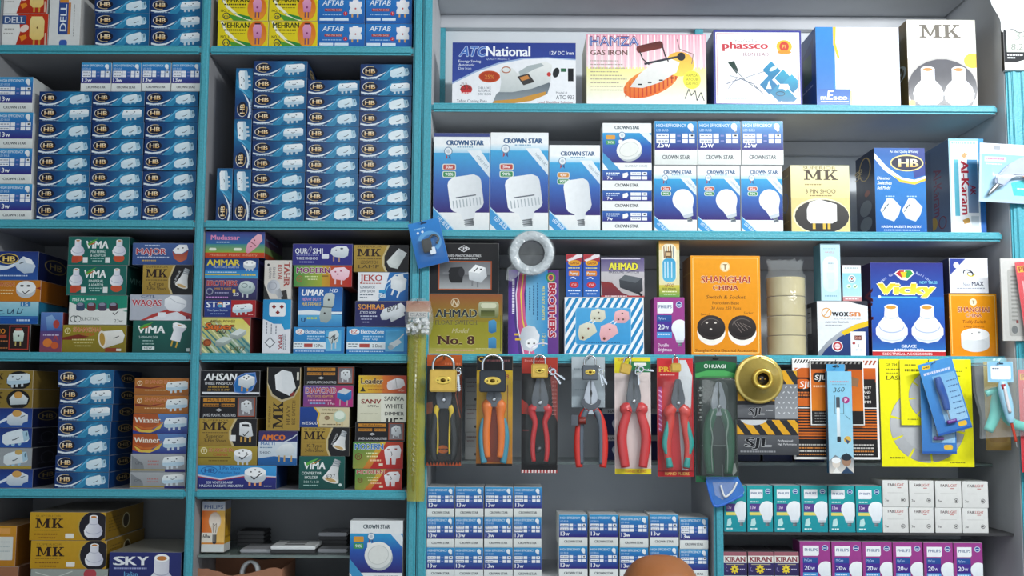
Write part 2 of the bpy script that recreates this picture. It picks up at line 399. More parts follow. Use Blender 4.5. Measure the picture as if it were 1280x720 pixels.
# ------------------------------------------------------------------ little pictures used in the artwork
WH = '#f2f5f7'; LG = '#c9d3da'; DG = '#20242a'
def plug_multi(a, cx, cy, s, c=WH, rot=-6):      # wide multi plug seen from above, three holes and short pins
    pts = [(-12, -1), (-10, -5), (10, -6.5), (13, -5), (13, 3), (10, 4), (-9, 5.5), (-12, 4)]
    for px, py in ((-6, 5.5), (-1, 5), (5, 4.5)): a.RR(cx+px*s-1.3*s, cy+py*s-1*s, cx+px*s+1.3*s, cy+py*s+2.8*s, .6*s, LG)
    a.P(a.rt([(cx+x*s, cy+y*s) for x, y in pts], cx, cy, rot+6), c, '#cfe3ee')
    a.P(a.rt([(cx+x*s, cy+y*s) for x, y in [(-12, 1.5), (12.5, .4), (13, 3), (10, 4), (-9, 5.5), (-12, 4)]], cx, cy, rot+6), '#b9d3e2')
    for px in (-6, 4): a.E(cx+px*s, cy-3*s, 1*s, .7*s, '#4a5560', n=8)
    a.L([(cx-2*s, cy-.4*s), (cx, cy+.3*s), (cx+2.5*s, cy-.8*s)], .8*s, '#4a5560')
def plug_chunk(a, cx, cy, s, c='#cfe6f2'):      # lumpy angled adaptor
    for px, py in ((-7, 5), (-2, 5.5), (4, 4.6)): a.E(cx+px*s, cy+py*s, 1.8*s, 1.8*s, '#9fc6dc', n=8)
    a.P([(cx+x*s, cy+y*s) for x, y in [(-12, -2), (-8, -4.5), (5, -7.5), (7, -5.5), (11, -6), (13, 1), (11, 3.5), (-9, 6), (-12, 4)]], '#e2f0f6', c)
    a.P([(cx+x*s, cy+y*s) for x, y in [(6, -5.4), (11, -6), (13, 1), (8, 3.2)]], '#a9cbdd')
    a.E(cx+10*s, cy-3*s, .9*s, 2*s, '#5d7f93', n=10); a.L([(cx-3*s, cy+2*s), (cx+0*s, cy+1.4*s), (cx+3*s, cy-.6*s)], .8*s, '#3b4c58')
def plug3(a, cx, cy, s, c=WH, pin='#c9923c', tick=False):   # round three pin plug
    for px in (-5, 0, 5): a.R(cx+px*s-1*s, cy+4*s, cx+px*s+1*s, cy+10*s, pin)
    a.E(cx, cy+2.5*s, 10*s, 5*s, '#c4ccd2'); a.R(cx-10*s, cy-3*s, cx+10*s, cy+2.5*s, c, '#c4ccd2'); a.E(cx, cy-3*s, 10*s, 4.4*s, '#fbfcfd')
    for px, py in ((-4, -3), (4, -3), (0, -5)): a.E(cx+px*s, cy+py*s, 1*s, .7*s, '#555', n=8)
    if tick: a.L([(cx-4*s, cy+1*s), (cx-1*s, cy+4*s), (cx+6*s, cy-2*s)], 1*s, '#222')
def plug2(a, cx, cy, s, c=WH, pin='#d9a860'):     # upright two pin plug, waisted body
    for px in (-4, 3): a.R(cx+px*s-1*s, cy+7*s, cx+px*s+1*s, cy+12*s, pin)
    a.P([(cx+x*s, cy+y*s) for x, y in [(-3, -10), (3, -10), (4, -8), (8, -8), (8, -3), (6.5, 0), (8, 3), (8, 8), (-8, 8), (-8, 3), (-6.5, 0), (-8, -3), (-8, -8), (-4, -8)]], c, '#dfe6ea')
    a.E(cx, cy+1*s, 1.2*s, 1.2*s, '#c0504a', n=8)
def adaptor(a, cx, cy, s, c=WH, rot=0, dark=False):  # block adaptor in perspective
    P = lambda l: a.rt([(cx+x*s, cy+y*s) for x, y in l], cx, cy, rot)
    for px in (-6, 0): a.P(P([(px, 5), (px+2, 5), (px+2, 11), (px, 11)]), '#c9923c' if not dark else '#666')
    a.P(P([(-9, -4), (0, -8), (9, -5), (9, 3), (1, 8), (-9, 4)]), c, '#b8c2c9' if not dark else '#111')
    a.P(P([(-9, -4), (0, -8), (9, -5), (0, -1)]), '#fafcfd' if not dark else '#333')
    for q in ((-3, -5), (2, -5.4), (0, -3)): a.E(*a.rt([(cx+q[0]*s, cy+q[1]*s)], cx, cy, rot)[0], 1*s, .7*s, '#555', n=8)
def bulb(a, cx, cy, r, rot=0, c='#f7fafc', cap='#9aa3ab'):   # round bulb, cap pointing down
    P = lambda l: a.rt([(cx+x*r, cy+y*r) for x, y in l], cx, cy, rot)
    a.P(P([(-.22, 1.7), (.22, 1.7), (.22, 2.15), (-.22, 2.15)]), cap, '#5d666e', 'h'); 
    for k in range(2): a.P(P([(-.26, 1.78+.18*k), (.26, 1.78+.18*k), (.26, 1.84+.18*k), (-.26, 1.84+.18*k)]), '#4f575e')
    pts = [(math.sin(math.radians(t)), -math.cos(math.radians(t))) for t in range(-120, 121, 12)]
    pts = pts+[(.62, .95), (.42, 1.7), (-.42, 1.7), (-.62, .95)]
    a.P(P(pts), c, '#dfe7ee'); a.P(P([(-.5, 1.4), (.5, 1.4), (.42, 1.7), (-.42, 1.7)]), '#c3ccd4')
def tbulb(a, cx, cy, w, h, rot=-8, ribs=True):   # cylindrical bulb
    P = lambda l: a.rt([(cx+x*w, cy+y*h) for x, y in l], cx, cy, rot)
    a.P(P([(-.13, .60), (.13, .60), (.13, .80), (-.13, .80)]), '#b9bec2', '#5b6064', 'h')
    for k in range(3): a.P(P([(-.15, .63+.05*k), (.15, .63+.05*k), (.15, .645+.05*k), (-.15, .645+.05*k)]), '#4b5054')
    a.P(P([(-.5, -.32), (-.46, -.42), (-.3, -.5), (.3, -.5), (.46, -.42), (.5, -.32), (.5, .26), (.44, .36), (.22, .46), (.17, .62), (-.17, .62), (-.22, .46), (-.44, .36), (-.5, .26)]), '#f4f7f9', '#d5dade', 'h')
    if ribs:
        for k in range(9):
            x = -.4+k*.1; a.P(P([(x-.012, .1), (x+.02, .1), (x+.02, .3), (x-.012, .3)]), '#aab3ba')
        a.P(P([(-.3, .02), (.3, .02), (.3, .05), (-.3, .05)]), '#59626b')
def holder(a, cx, top, s, c='#eef0f3'):   # bulb holder: neck on a domed base
    a.P([(cx+x*s, top+y*s) for x, y in [(-5, 1), (5, 1), (5, 9), (9, 13), (11, 18), (10, 23), (6, 26), (-6, 26), (-10, 23), (-11, 18), (-9, 13), (-5, 9)]], '#f6f7fa', '#c9c9da', 'h')
    a.E(cx, top+1.4*s, 5*s, 2*s, '#fff'); a.E(cx, top+1.6*s, 3.4*s, 1.2*s, '#c9803a'); a.O(cx, top+17*s, 9.4*s, 5*s, .9*s, '#b4b8cc', 10, 170); a.O(cx, top+9*s, 5*s, 2*s, .7*s, '#b9bccd', 10, 170)
def holder_pin(a, cx, cy, s, rot=15):     # holder with two pins underneath
    P = lambda l: a.rt([(cx+x*s, cy+y*s) for x, y in l], cx, cy, rot)
    for x in (-3.5, 2): a.P(P([(x, 8), (x+1.6, 8), (x+1.6, 15), (x, 15)]), '#c9a23c')
    a.P(P([(-8, -10), (8, -10), (7, -6), (5, -3), (5.5, 8), (-5.5, 8), (-5, -3), (-7, -6)]), '#f4f5f8', '#c5c8d2', 'h'); a.P(P([(-8, -10), (-5, -12), (5, -12), (8, -10), (5, -8), (-5, -8)]), '#fff')
    a.P(P([(-3, -10.5), (3, -10.5), (2, -9.4), (-2, -9.4)]), '#c98a4a')
def converter(a, cx, cy, s, rot=20, screw=True):    # cone-shaped bulb converter
    P = lambda l: a.rt([(cx+x*s, cy+y*s) for x, y in l], cx, cy, rot)
    if screw:
        a.P(P([(-3, -15), (3, -15), (3.4, -7), (-3.4, -7)]), '#e4e6e8', '#7b8086', 'h')
        for k in range(3): a.P(P([(-3.8, -13.5+k*2.3), (3.8, -13.8+k*2.3), (3.8, -12.9+k*2.3), (-3.8, -12.6+k*2.3)]), '#8c9298')
    a.P(P([(-3.6, -8), (3.6, -8), (5, -2), (8.5, 7), (-8.5, 7), (-5, -2)]), '#fbfbfb', '#cfd0cf', 'h')
    a.P(a.rt([(x, y) for x, y in [(cx+8.5*s*math.cos(t*.4), cy+7*s+2.8*s*math.sin(t*.4)) for t in range(16)]], cx, cy, rot), '#e8e4da'); a.P(a.rt([(cx+5.8*s*math.cos(t*.4), cy+7*s+1.7*s*math.sin(t*.4)) for t in range(16)], cx, cy, rot), '#c9a468')
def mk(a, x, y, h, w, c='#2a1710'):      # slab serif initials drawn stroke by stroke
    m = w*.54; k0 = x+w*.60; k = w*.40; t = w*.085; sf = h*.10
    def P(l, X, Wd): a_.append([(X+u*Wd, y-v*h) for u, v in l])
    a_ = []
    P([(.10, 0), (.22, 0), (.22, 1), (.10, 1)], x, m); P([(.74, 0), (.94, 0), (.94, 1), (.74, 1)], x, m); P([(.10, 1), (.30, 1), (.55, .12), (.47, .12)], x, m); P([(.47, .12), (.55, .12), (.86, 1), (.74, 1)], x, m)
    for u0, u1 in ((0, .34), (.64, 1.04)): P([(u0, 0), (u1, 0), (u1, .10), (u0, .10)], x, m)
    for u0, u1 in ((0, .28), (.74, 1.04)): P([(u0, .9), (u1, .9), (u1, 1), (u0, 1)], x, m)
    P([(.12, 0), (.36, 0), (.36, 1), (.12, 1)], k0, k); P([(.36, .38), (.78, .95), (.92, .95), (.36, .22)], k0, k); P([(.44, .52), (.60, .60), (1.0, .05), (.74, .05)], k0, k)
    for u0, u1, v in ((0, .48, 0), (.62, 1.1, 0), (0, .48, .9), (.62, 1.04, .9)): P([(u0, v), (u1, v), (u1, v+.1), (u0, v+.1)], k0, k)
    for q_ in a_: a.q(q_, c)
def stripes(a, x0, y0, x1, y1, n, c, slant):
    w = (x1-x0)/n; out = []
    for k in range(-int(abs(slant)/w)-2, n+int(abs(slant)/w)+2):
        if k % 2 == 0:
            xa = x0+k*w; q = a.clip2([(xa+slant, y0), (xa+w+slant, y0), (xa+w, y1), (xa, y1)], x0, y0, x1, y1)
            if len(q) >= 3: out.append(q)
    a.qs(out, c)
def clip2(s, pts, x0, y0, x1, y1):
    for ax, lim, sg in ((0, x0, 1), (0, x1, -1), (1, y0, 1), (1, y1, -1)):
        out = []; n = len(pts)
        for i in range(n):
            a, b = pts[i], pts[(i+1) % n]; ia = sg*(a[ax]-lim) >= 0; ib = sg*(b[ax]-lim) >= 0
            if ia: out.append(a)
            if ia != ib:
                t = (lim-a[ax])/(b[ax]-a[ax]); out.append((a[0]+(b[0]-a[0])*t, a[1]+(b[1]-a[1])*t))
        pts = out
        if len(pts) < 3: return []
    return pts
Art.clip2 = clip2
# ------------------------------------------------------------------ carton artwork
def hb(kind):
    a = Art(66, 20, '#155085', '#143c70', '#1c4f8a')
    a.R(0, 0, 24, 20, '#0f2f66', '#15457a', 'h'); a.R(24, 0, 46, 20, '#15457a', '#2078a6', 'h'); a.R(46, 0, 66, 20, '#2078a6', '#165a8a', 'h')
    a.P([(22, 20), (40, 4), (52, 0), (44, 8), (34, 20)], '#2f8ab4'); a.P([(28, 17), (38, 5), (43, 3), (37, 9)], '#5fb4dc')
    a.E(12.4, 8.6, 9.6, 5.6, '#16192f'); a.O(12.4, 8.6, 9.8, 6, .8, '#c9b48c', 70, 300); a.O(12.4, 8.6, 9.8, 6, .7, '#e6e6ea', 160, 250)
    a.T('HB', 6.8, 11.2, 5.2, '#f6ead0', 12, .07, c2='#dfae5c')
    a.P([(1, 14.8), (10, 16.6), (20, 15.4), (30, 11), (34, 8.6), (29, 13), (20, 17.3), (10, 18.3), (1, 17)], '#e4ecf2')
    a.D(5, 17.9, 26, 1, '#9fb9cf')
    if kind == 0: plug_chunk(a, 50, 10.6, .98)
    elif kind == 1: plug_multi(a, 50, 9.6, .98, '#fbfdfe')
    else: plug_chunk(a, 49.5, 10.6, 1.03, '#e9f4f9')
    a.sa = Art(20, 20, '#12356a').E(10, 9, 5, 5, '#15192e').O(10, 9, 5, 5, .8, '#c9ab6c').T('HB', 7, 11, 4, '#e7cd92', 6)
    return a
HB = [hb(0), hb(1), hb(2)]
def cs_side(w, h, watt, sh=26/36):
    a = Art(36, 36, '#3a3487', '#e9ece9', '#d9dcdc'); yb = 36*sh
    a.R(0, 0, 36, 7, '#3d9fd2', '#2f7cc0'); a.R(0, 7, 36, yb, '#2f7cc0', '#34257c'); a.R(0, yb, 36, 36, '#eef1ee', '#d9dedb')
    a.T('HIGH EFFICIENCY', 1.6, 5, 2.6, '#eef7fb', 25, .02); a.T('LED BULB', 1.6, 8.6, 2, '#c9e2f2', 10)
    for y in (10.4, 14.8):
        a.R(1.5, y, 12, y+3.4, '#f2f4f8'); a.R(13, y, 17.6, y+3.4, '#f2f4f8'); a.D(2.4, y+1.2, 11, .9, '#8f96a8'); a.R(19, y+1, 22, y+2.4, '#7d86c0')
        a.R(23.4, y, 28, y+3.4, '#f2f4f8'); a.R(29, y, 33.8, y+3.4, '#f2f4f8')
    a.R(30.6, 11.2, 32.6, 12.6, '#1c1c2a')
    a.T(watt, 2, yb-1.9, 4.6, '#fff', 11, .03); bulb(a, 30.4, 4.4, 2.5, -20)
    a.T('CROWN STAR', 18, 36-(36-yb)*.38, (36-yb)*.27, '#4f565c', 23, .08, al='c')
    return a
CS13 = cs_side(36, 36, '13w'); CS13b = cs_side(36, 36, '13w', .74); CS25 = cs_side(54, 54, '25w', .66)
def seal(a, x, y, r):
    a.P([(x-r*.5, y+r*.5), (x-r*.6, y+r*1.9), (x-r*.1, y+r*1.4)], '#a03a3f'); a.P([(x+r*.5, y+r*.5), (x+r*.6, y+r*1.9), (x+r*.1, y+r*1.4)], '#2a4f8c')
    a.E(x, y, r, r, '#5d7f9e'); a.E(x, y, r*.82, r*.82, '#e6edf2'); a.E(x, y, r*.45, r*.45, '#c3d0da')
def cs_front(W_, H_, kind, watt, tag_c, top=.17, toprim=None):
    a = Art(W_, H_, '#f2f5f6', '#eef1f2', '#dfe4e6'); y1 = H_*top; y2 = H_*.82
    a.R(0, y1*.75, W_, y1+H_*.035, '#f2f5f6', '#a9d6ec'); a.R(0, y1+H_*.035, W_, H_*.5, '#35a4d8', '#2f63b4'); a.R(0, H_*.5, W_, y2, '#2f63b4', '#33206f'); a.R(0, y2, W_, H_, '#f4f5f4', '#e3e8e9')
    a.P([(W_*.60, y1+H_*.01), (W_*.84, y1+H_*.01), (W_, y1+H_*.15), (W_, y1+H_*.29)], '#e8eff3', '#cfdde6')
    a.T('10000 HRS', W_*.76, y1+H_*.075, H_*.03, '#7d93a6', W_*.28, rot=45*H_/W_/1.55)
    a.P([(0, H_*.775), (W_*.37, H_), (W_*.12, H_), (0, H_*.93)], '#3f97d2'); a.P([(0, H_*.775), (0, H_*.76), (W_*.40, H_), (W_*.37, H_)], '#bfe0f0')
    a.T('LED BULB', W_*.06, H_*.885, H_*.04, '#eaf5fb', W_*.27, .03, rot=41)
    a.T('CROWN STAR', W_*.56, y1*.74, H_*.05, '#1f5484', W_*.66, .12, al='c'); a.D(W_*.42, y1*.82, W_*.7, H_*.012, '#7da9c6')
    seal(a, W_*.26, y1+H_*.02, W_*.075)
    a.RR(W_*.16, H_*.32, W_*.40, H_*.385, 2, '#e8e2d0'); a.RR(W_*.175, H_*.328, W_*.385, H_*.378, 1.5, tag_c); a.T(watt, W_*.28, H_*.368, H_*.032, '#fff', W_*.13, .02, al='c')
    a.RR(W_*.16, H_*.395, W_*.40, H_*.46, 2, '#dfe8d8'); a.RR(W_*.175, H_*.402, W_*.385, H_*.453, 1.5, '#2f8a52'); a.T('90%', W_*.28, H_*.443, H_*.032, '#fff', W_*.14, .02, al='c')
    if kind == 'T': tbulb(a, W_*.58, H_*.64, W_*.60, H_*.40)
    elif kind == 'U': tbulb(a, W_*.56, H_*.61, W_*.50, H_*.42, -8, False)
    elif kind == 'A': bulb(a, W_*.68, H_*.52, W_*.25, -18)
    if toprim: a.R(0, 0, W_, H_*.04, toprim)
    return a
CST1 = cs_front(73, 118, 'T', '50w', '#b8403c', .17, '#2a3b80'); CST2 = cs_front(73, 120, 'T', '50w', '#b8403c', .15); CSU = cs_front(65, 104, 'U', '40w', '#d08a3a'); CSA = cs_front(53, 82, 'A', '25w', '#c05a48')
def cs_down(W_, H_):
    a = Art(W_, H_, '#eef1f1', '#e6e9ea', '#dfe4e6')
    a.R(0, H_*.21, W_, H_*.5, '#2f9fd4', '#2a57ae'); a.R(0, H_*.5, W_, H_*.85, '#2a57ae', '#2f2270')
    a.P([(W_*.76, H_*.21), (W_*.95, H_*.21), (W_, H_*.27), (W_, H_*.44)], '#e3ebf0'); a.P([(0, H_*.62), (W_*.36, H_), (W_*.12, H_), (0, H_*.84)], '#3f97c9')
    a.T('CROWN STAR', W_*.5, H_*.13, H_*.065, '#4c5a62', W_*.5, .12, al='c'); a.T('ALUMINIUM HOUSE', W_*.68, H_*.94, H_*.05, '#8b9298', W_*.46, al='c')
    seal(a, W_*.4, H_*.26, W_*.07)
    a.RR(W_*.07, H_*.26, W_*.26, H_*.35, 1.5, '#e0a03c'); a.RR(W_*.07, H_*.37, W_*.26, H_*.46, 1.5, '#3f9a5c'); a.T('90%', W_*.165, H_*.44, H_*.05, '#fff', W_*.12, al='c')
    a.E(W_*.56, H_*.60, W_*.255, H_*.215, '#b9c1c3', rot=-18); a.E(W_*.54, H_*.56, W_*.26, H_*.215, '#f6f6f1', '#dfe3e0', rot=-18); a.E(W_*.54, H_*.56, W_*.19, H_*.145, '#e9ebe6', rot=-18); a.O(W_*.54, H_*.56, W_*.2, H_*.155, .7, '#c6cac6', rot=-18)
    a.RR(W_*.33, H_*.36, W_*.41, H_*.44, 1, '#eef0ee')
    return a
CSD = cs_down(63, 60); CSD2 = cs_down(66, 77)
a = CS7 = Art(63, 25, '#eef0ee', '#e3e6e6'); a.R(0, 0, 63, 13, '#2a64b0', '#302a80'); a.D(5, 3, 22, 1.6, '#dfeaf4'); a.D(5, 5.6, 20, 1, '#9fb6dd'); a.T('7w', 6, 11.6, 3.8, '#fff', 7, .03)
a.P([(26, 4), (32, 2.5), (33, 6), (31, 9), (26, 9.5)], '#f2f5f5'); 
for y in (2.2, 7.4): a.R(36, y, 49, y+4, '#eef1f5'); a.R(50, y, 57, y+4, '#eef1f5'); a.D(38, y+1.5, 48, .9, '#8b93a5')
a.R(52.5, 3.2, 55, 5, '#10101c'); a.T('CROWN STAR', 31, 20.4, 3.8, '#4a5258', 30, .10, al='c')
# --- top rows
a = MEHR = Art(63, 31, '#e7d21c', '#cbb71d', '#d9c61f'); a.P([(12, 22), (30, 27), (44, 31), (20, 31)], '#4f9a35'); a.P([(3, 1), (10, 14), (24, 25), (40, 31), (43, 31), (26, 23), (12, 11), (6, 0)], '#f6f3d8'); a.P([(20, 21), (42, 26), (44, 30), (36, 29)], '#2f8a3c')
a.T('MEHRAN', 5, 8, 6, '#1c2a14', 34, .04); a.D(8, 9.6, 36, 1.8, '#4a3a12'); a.T('NO. 1', 4, 20, 3.2, '#1c2a14', 10, .03); a.O(11, 25, 4.6, 4.4, 1, '#1c2a3a'); a.T('m', 8.4, 27, 3.6, '#1c2a3a', 5, .04); a.D(17, 14, 34, 1.1, '#8a7a1a')
a.E(49, 15, 12, 15.4, '#e8862a'); a.E(49, 15, 11, 14.4, '#d9641e', '#ef9a34'); a.R(46.5, 20, 48, 27, '#7d4a6a'); a.R(50.6, 20, 52.1, 27, '#7d4a6a'); a.P([(46, 4), (53, 4), (55, 8), (54, 20), (45, 20), (43.6, 8)], '#e9a3c4', '#c97fae'); a.E(49.4, 14, 1.4, 1.4, '#8c3a6a', n=8); a.R(46, 2.4, 53, 4, '#2c1a1a')
a = AFT = Art(58, 32, '#1f6cb8', '#1a5596', '#1d60a4'); a.R(0, 0, 58, 32, '#2a7cc6', '#1e5fae'); a.T('AFTAB', 5, 9.6, 6.4, '#e8f1f8', 26, .03, it=.2); a.RR(8, 13.4, 30, 16.8, 1, '#a5262e'); a.T('TWO PIN SHOE', 9, 16.2, 2.1, '#f2d9d9', 20); a.E(34, 19.6, 2.6, 2.6, '#c32c34'); a.T('2', 33.2, 20.6, 2.4, '#fff')
a.D(6, 20.5, 30, 1.2, '#9dc4e8'); a.R(2, 25, 19, 28.4, '#dcecf8'); a.R(21, 25, 38, 28.4, '#dcecf8'); plug2(a, 46.5, 12.4, .98, '#fbf6fa')
AFT2 = AFT
a = DELL = Art(60, 38, '#eceae6', '#d9d7d2', '#e4e2dd'); a.P([(20, 0), (60, 0), (60, 38), (18, 38), (24, 20)], '#c5381d', '#b3301c'); a.R(0, 2, 31, 12, '#3f5a8c'); a.T('DELL', 3, 10.6, 7, '#dfe3ec', 26, .03, sf=1); a.D(3, 17, 16, 2, '#b6b3ad'); a.D(2, 22, 15, 1.5, '#b6b3ad')
a.E(29, 17, 6, 4, '#f3dcd0', rot=-25); a.P([(23, 26), (31, 24), (33, 28), (26, 32)], '#e98c2a'); a.P([(38, 3), (52, 3), (55, 8), (55, 26), (51, 30), (40, 30), (36, 26), (36, 8)], '#f3dd96', '#e9c873'); a.E(46, 16, 1.3, 1.3, '#7a5a2c', n=8); a.R(41, 30, 43.5, 36, '#d39a3c'); a.R(48, 30, 50.5, 36, '#d39a3c'); a.R(56, 22, 58, 36, '#d8b7a0')
a = DELLV = Art(60, 40, '#dfe0de', '#5d4436', '#d6d6d4'); a.R(14, 12, 53, 24, '#2f4c8f'); a.T('DELL', 18, 22, 8, '#e6ecf2', 30, .03); a.R(50, 13, 56, 24, '#d9903a'); a.R(14, 24, 50, 27, '#c9803a'); a.D(12, 31, 48, 1, '#a2a2a2'); a.RR(0, 14, 8, 24, 3, '#3a60b0')
# --- irons
a = IRON = Art(156, 75, '#eceef2', '#c9ccd4', '#e2e4ea'); a.P([(0, 0), (156, 0), (156, 19), (120, 17), (90, 18), (60, 23), (30, 33), (0, 47)], '#2b3f8c', '#334a9c'); a.P([(0, 47), (30, 33), (60, 23), (90, 18), (120, 17), (156, 19), (156, 20.4), (120, 18.4), (90, 19.6), (60, 25), (30, 35), (0, 49)], '#9db3d6')
a.T('ATC', 9, 16, 11, '#3f6fc0', 32, .03, it=.3, ol='#b9cbe8', olw=.05); a.T('National', 43, 16, 11.5, '#f4f7fb', 55, .05); a.T('QUALITY PRODUCTS', 43, 20.4, 2.4, '#c3d2ea', 30); a.T('12V DC Iron', 123, 14, 4.2, '#eef2f8', 30, .03)
for i, t in enumerate(('Energy Saving', 'Automatic', 'Dry Iron')): a.T(t, 8, 23.5+i*4.2, 2.9, '#dfe7f4' if i < 2 else '#d0dcf0', (28, 20, 16)[i], .02)
a.E(47, 40, 13.5, 7, '#c9562c'); a.E(47, 40, 12.3, 6, '#b23b1c'); a.T('25%', 47, 42.5, 4.5, '#d98a3a', 12, .03, al='c'); a.E(18, 55, 7.5, 5.6, '#c22f33'); a.T('25%', 10, 55, 5.4, '#54342f', 14, .02); a.D(11, 58.5, 24, 1.3, '#f2d6d6'); a.T('Up to', 12, 49, 2.4, '#7a4a48', 7)
for i, t in enumerate(('DELUXE', 'AUTOMATIC', 'DRY IRON')): a.T(t, 41, 54.5+i*3.6, 2.5, '#5b6472', 16, .01, al='c')
a.P([(51, 71), (56, 60), (72, 50), (120, 45), (124, 48), (120, 60), (100, 68), (70, 71)], '#5f6a72', '#8f9aa0'); a.P([(51, 71), (54, 68), (80, 66), (118, 57), (118, 61), (100, 68), (70, 72)], '#c9923c')
a.P([(60, 58), (62, 46), (60, 32), (66, 29), (76, 30), (82, 36), (94, 28), (118, 22), (126, 26), (124, 46), (100, 54), (76, 58)], '#e9ebe9', '#bfc6c6'); a.P([(84, 34), (96, 27), (112, 24), (116, 27), (104, 31), (94, 36), (86, 40)], '#aab4b6')
a.P([(82, 40), (96, 36), (104, 46), (90, 50)], '#3c3a3a'); a.P([(85, 41), (95, 38), (98, 42), (88, 45)], '#c98444'); a.O(68, 32, 6, 4, 1.2, '#b26a4a'); a.E(122, 37, 2.6, 2.6, '#c23c3a'); a.E(131, 35, 4, 6, '#23282c', rot=20); a.R(137, 30, 144, 34, '#2f6a4a'); a.R(146, 30, 153, 45, '#1a1c22'); a.T('Model #', 131, 60, 3, '#4a5464', 14); a.T('ATC-933', 131, 66, 4.6, '#3a4250', 23, .02); a.T('Teflon Coating Plate', 6, 70, 3.2, '#4a4a54', 38, .01); a.T('Load Shedding Solution', 108, 71, 3, '#a06468', 44, .01)
a = HAMZ = Art(149, 87, '#f3e9ea', '#cfc79c', '#d98aa0')
a.R(0, 0, 149, 45, '#e7a0b4', '#f6e4e6'); a.R(0, 40, 149, 70, '#f2ee9a', '#f4f1d6'); a.R(0, 70, 149, 87, '#f4f1d6', '#f4f4f2')
for k in range(36): a.R(2+k*4.1, 1, 3.8+k*4.1, 42, '#f8eef0' if k % 2 == 0 else '#f2c4cf')
a.E(80, 58, 36, 16, '#ee9a4a', '#e06a30', rot=-20); 
for k in range(15): 
    x = 48+k*5.2; yc = 58-(x-80)*.36; dy = 14.5*math.sqrt(max(0, 1-((x-80)/36)**2)); a.q([(x, yc-dy), (x+1.6, yc-dy), (x+1.6, yc+dy), (x, yc+dy)], '#c9452a')
a.E(116, 36, 18, 15, '#f0b04a', '#f0dc60'); a.P([(54, 64), (66, 48), (84, 34), (106, 30), (116, 34), (112, 46), (92, 58), (70, 65)], '#f4f2ee', '#dcdcd8')
for x in (64, 76, 90, 104): a.RR(x, 60-(x-64)*.2, x+5, 61.6-(x-64)*.2, .8, '#2b2b33')
a.RR(62, 11, 96, 20, 4, '#5a2a2a', '#7a3a34', rot=-12); a.L([(66, 20), (70, 30), (78, 37)], 1.4, '#3b3236'); a.L([(94, 12), (98, 26), (102, 33)], 1.6, '#3b3236'); a.L([(72, 36), (110, 28), (122, 26)], 2.6, '#3c3c44'); a.E(118, 27, 5, 5, '#2d2d33'); a.L([(113, 6), (116, 18), (133, 24), (131, 36)], 1, '#9a7a7a')
a.T('HAMZA', 5, 14, 10.5, '#f2dfe6', 60, .07, ol='#8d4a66', olw=.05); a.T('HAMZA', 5, 14, 10.5, '#4b6fb4', 60, .0); a.T('GAS IRON', 5, 25.5, 6, '#6a4a40', 46, .03)
for k in range(9): a.D(5, 32+k*4.4, 40+(k % 3)*5, 1, '#a99a8a', k)
a.E(131, 55, 11, 11, '#f3ea50'); 
for i in range(3): a.T(('HAMZA', 'AYOUB', 'GAS PRO')[i], 131, 51+i*5, 3, '#8c7d3a', 14, al='c')
a.L([(122, 78), (127, 66), (130, 74), (135, 68), (137, 80), (142, 70), (146, 80)], 1, '#4a4a52')
a = PHAS = Art(112, 93, '#3b3d93', '#2d3a86', '#4a4f9f'); a.R(2.6, 2.6, 109.4, 90, '#f5f3f6'); a.R(4, 4, 108, 88.6, '#b83a4a'); a.R(4.6, 4.6, 107.4, 88, '#f8f7f9'); a.T('phassco', 12, 23, 9, '#c23a44', 57, .07); a.T('IRON LEAD', 38, 32, 4.4, '#8a4a5c', 32, .02); a.T('You Can Too', 27, 15, 3.4, '#777', 30)
a.E(90, 20, 10, 8, '#eab52e'); a.E(90, 20, 6, 6, '#c9402e'); a.T('PI', 88, 22, 4, '#f6d060'); a.E(90, 27, 9, 2.4, '#d8922a')
a.P([(18, 40), (26, 38), (31, 49), (29, 54)], '#1d3b34'); a.L([(26, 48), (40, 62), (58, 74)], 1, '#66707a'); a.L([(20, 56), (36, 60), (60, 52), (68, 50)], 1, '#8f98a3'); a.L([(16, 66), (34, 60), (50, 66), (62, 78)], 1.1, '#70798a'); a.L([(18, 72), (30, 58)], .9, '#8c93a0'); a.D(14, 83, 44, 1.6, '#a9c3d8')
for cx, cy, c in ((74, 50, '#2f93bd'), (89, 60, '#35a6c4'), (70, 68, '#267fae'), (83, 78, '#2d93b6'), (100, 66, '#36aacb'), (94, 84, '#2f97b4')):
    q = a.clip2([(cx-1, cy-12), (cx+11, cy), (cx, cy+11), (cx-12, cy-1)], 58, 36, 106.5, 87.5)
    if len(q) > 2: a.P(q, c, '#1f6f9c')
a.E(76, 47, 6, 2.4, '#cfe8ef', rot=-30); a.P([(66, 72), (70, 62), (73, 72)], '#dfeef2'); a.P([(84, 66), (94, 66), (97, 72), (82, 72)], '#e4f1f4'); a.O(84, 78, 6, 3, .9, '#0f3a52')
a = MESC = Art(105, 97, '#fafafa', '#2b64ae', '#eceff2'); a.R(0, 0, 24, 97, '#2f86d0', '#2a6cba'); a.P([(22, 0), (26, 0), (25, 20), (30, 38), (27, 38), (22, 22)], '#edc23c'); a.R(24, 40, 32, 76, '#f6f7f8'); a.R(22, 38, 24, 76, '#2f86d0'); a.R(2, 76, 42, 97, '#2a66b4'); a.R(2, 76, 22, 97, '#2a66b4'); a.R(42, 78, 44, 97, '#e9d48a')
a.T('m', 5, 89, 6, '#fff', 7, .05); a.T('E', 13, 89, 11, '#fff', 6, .05, it=.15); a.T('sco', 21, 89, 6, '#fff', 17, .05); a.R(5, 90.8, 40, 91.8, '#fff'); a.D(34, 8, 64, 2, '#c9ccd2'); a.E(50, 14, 4, 3, '#dfe0e4')
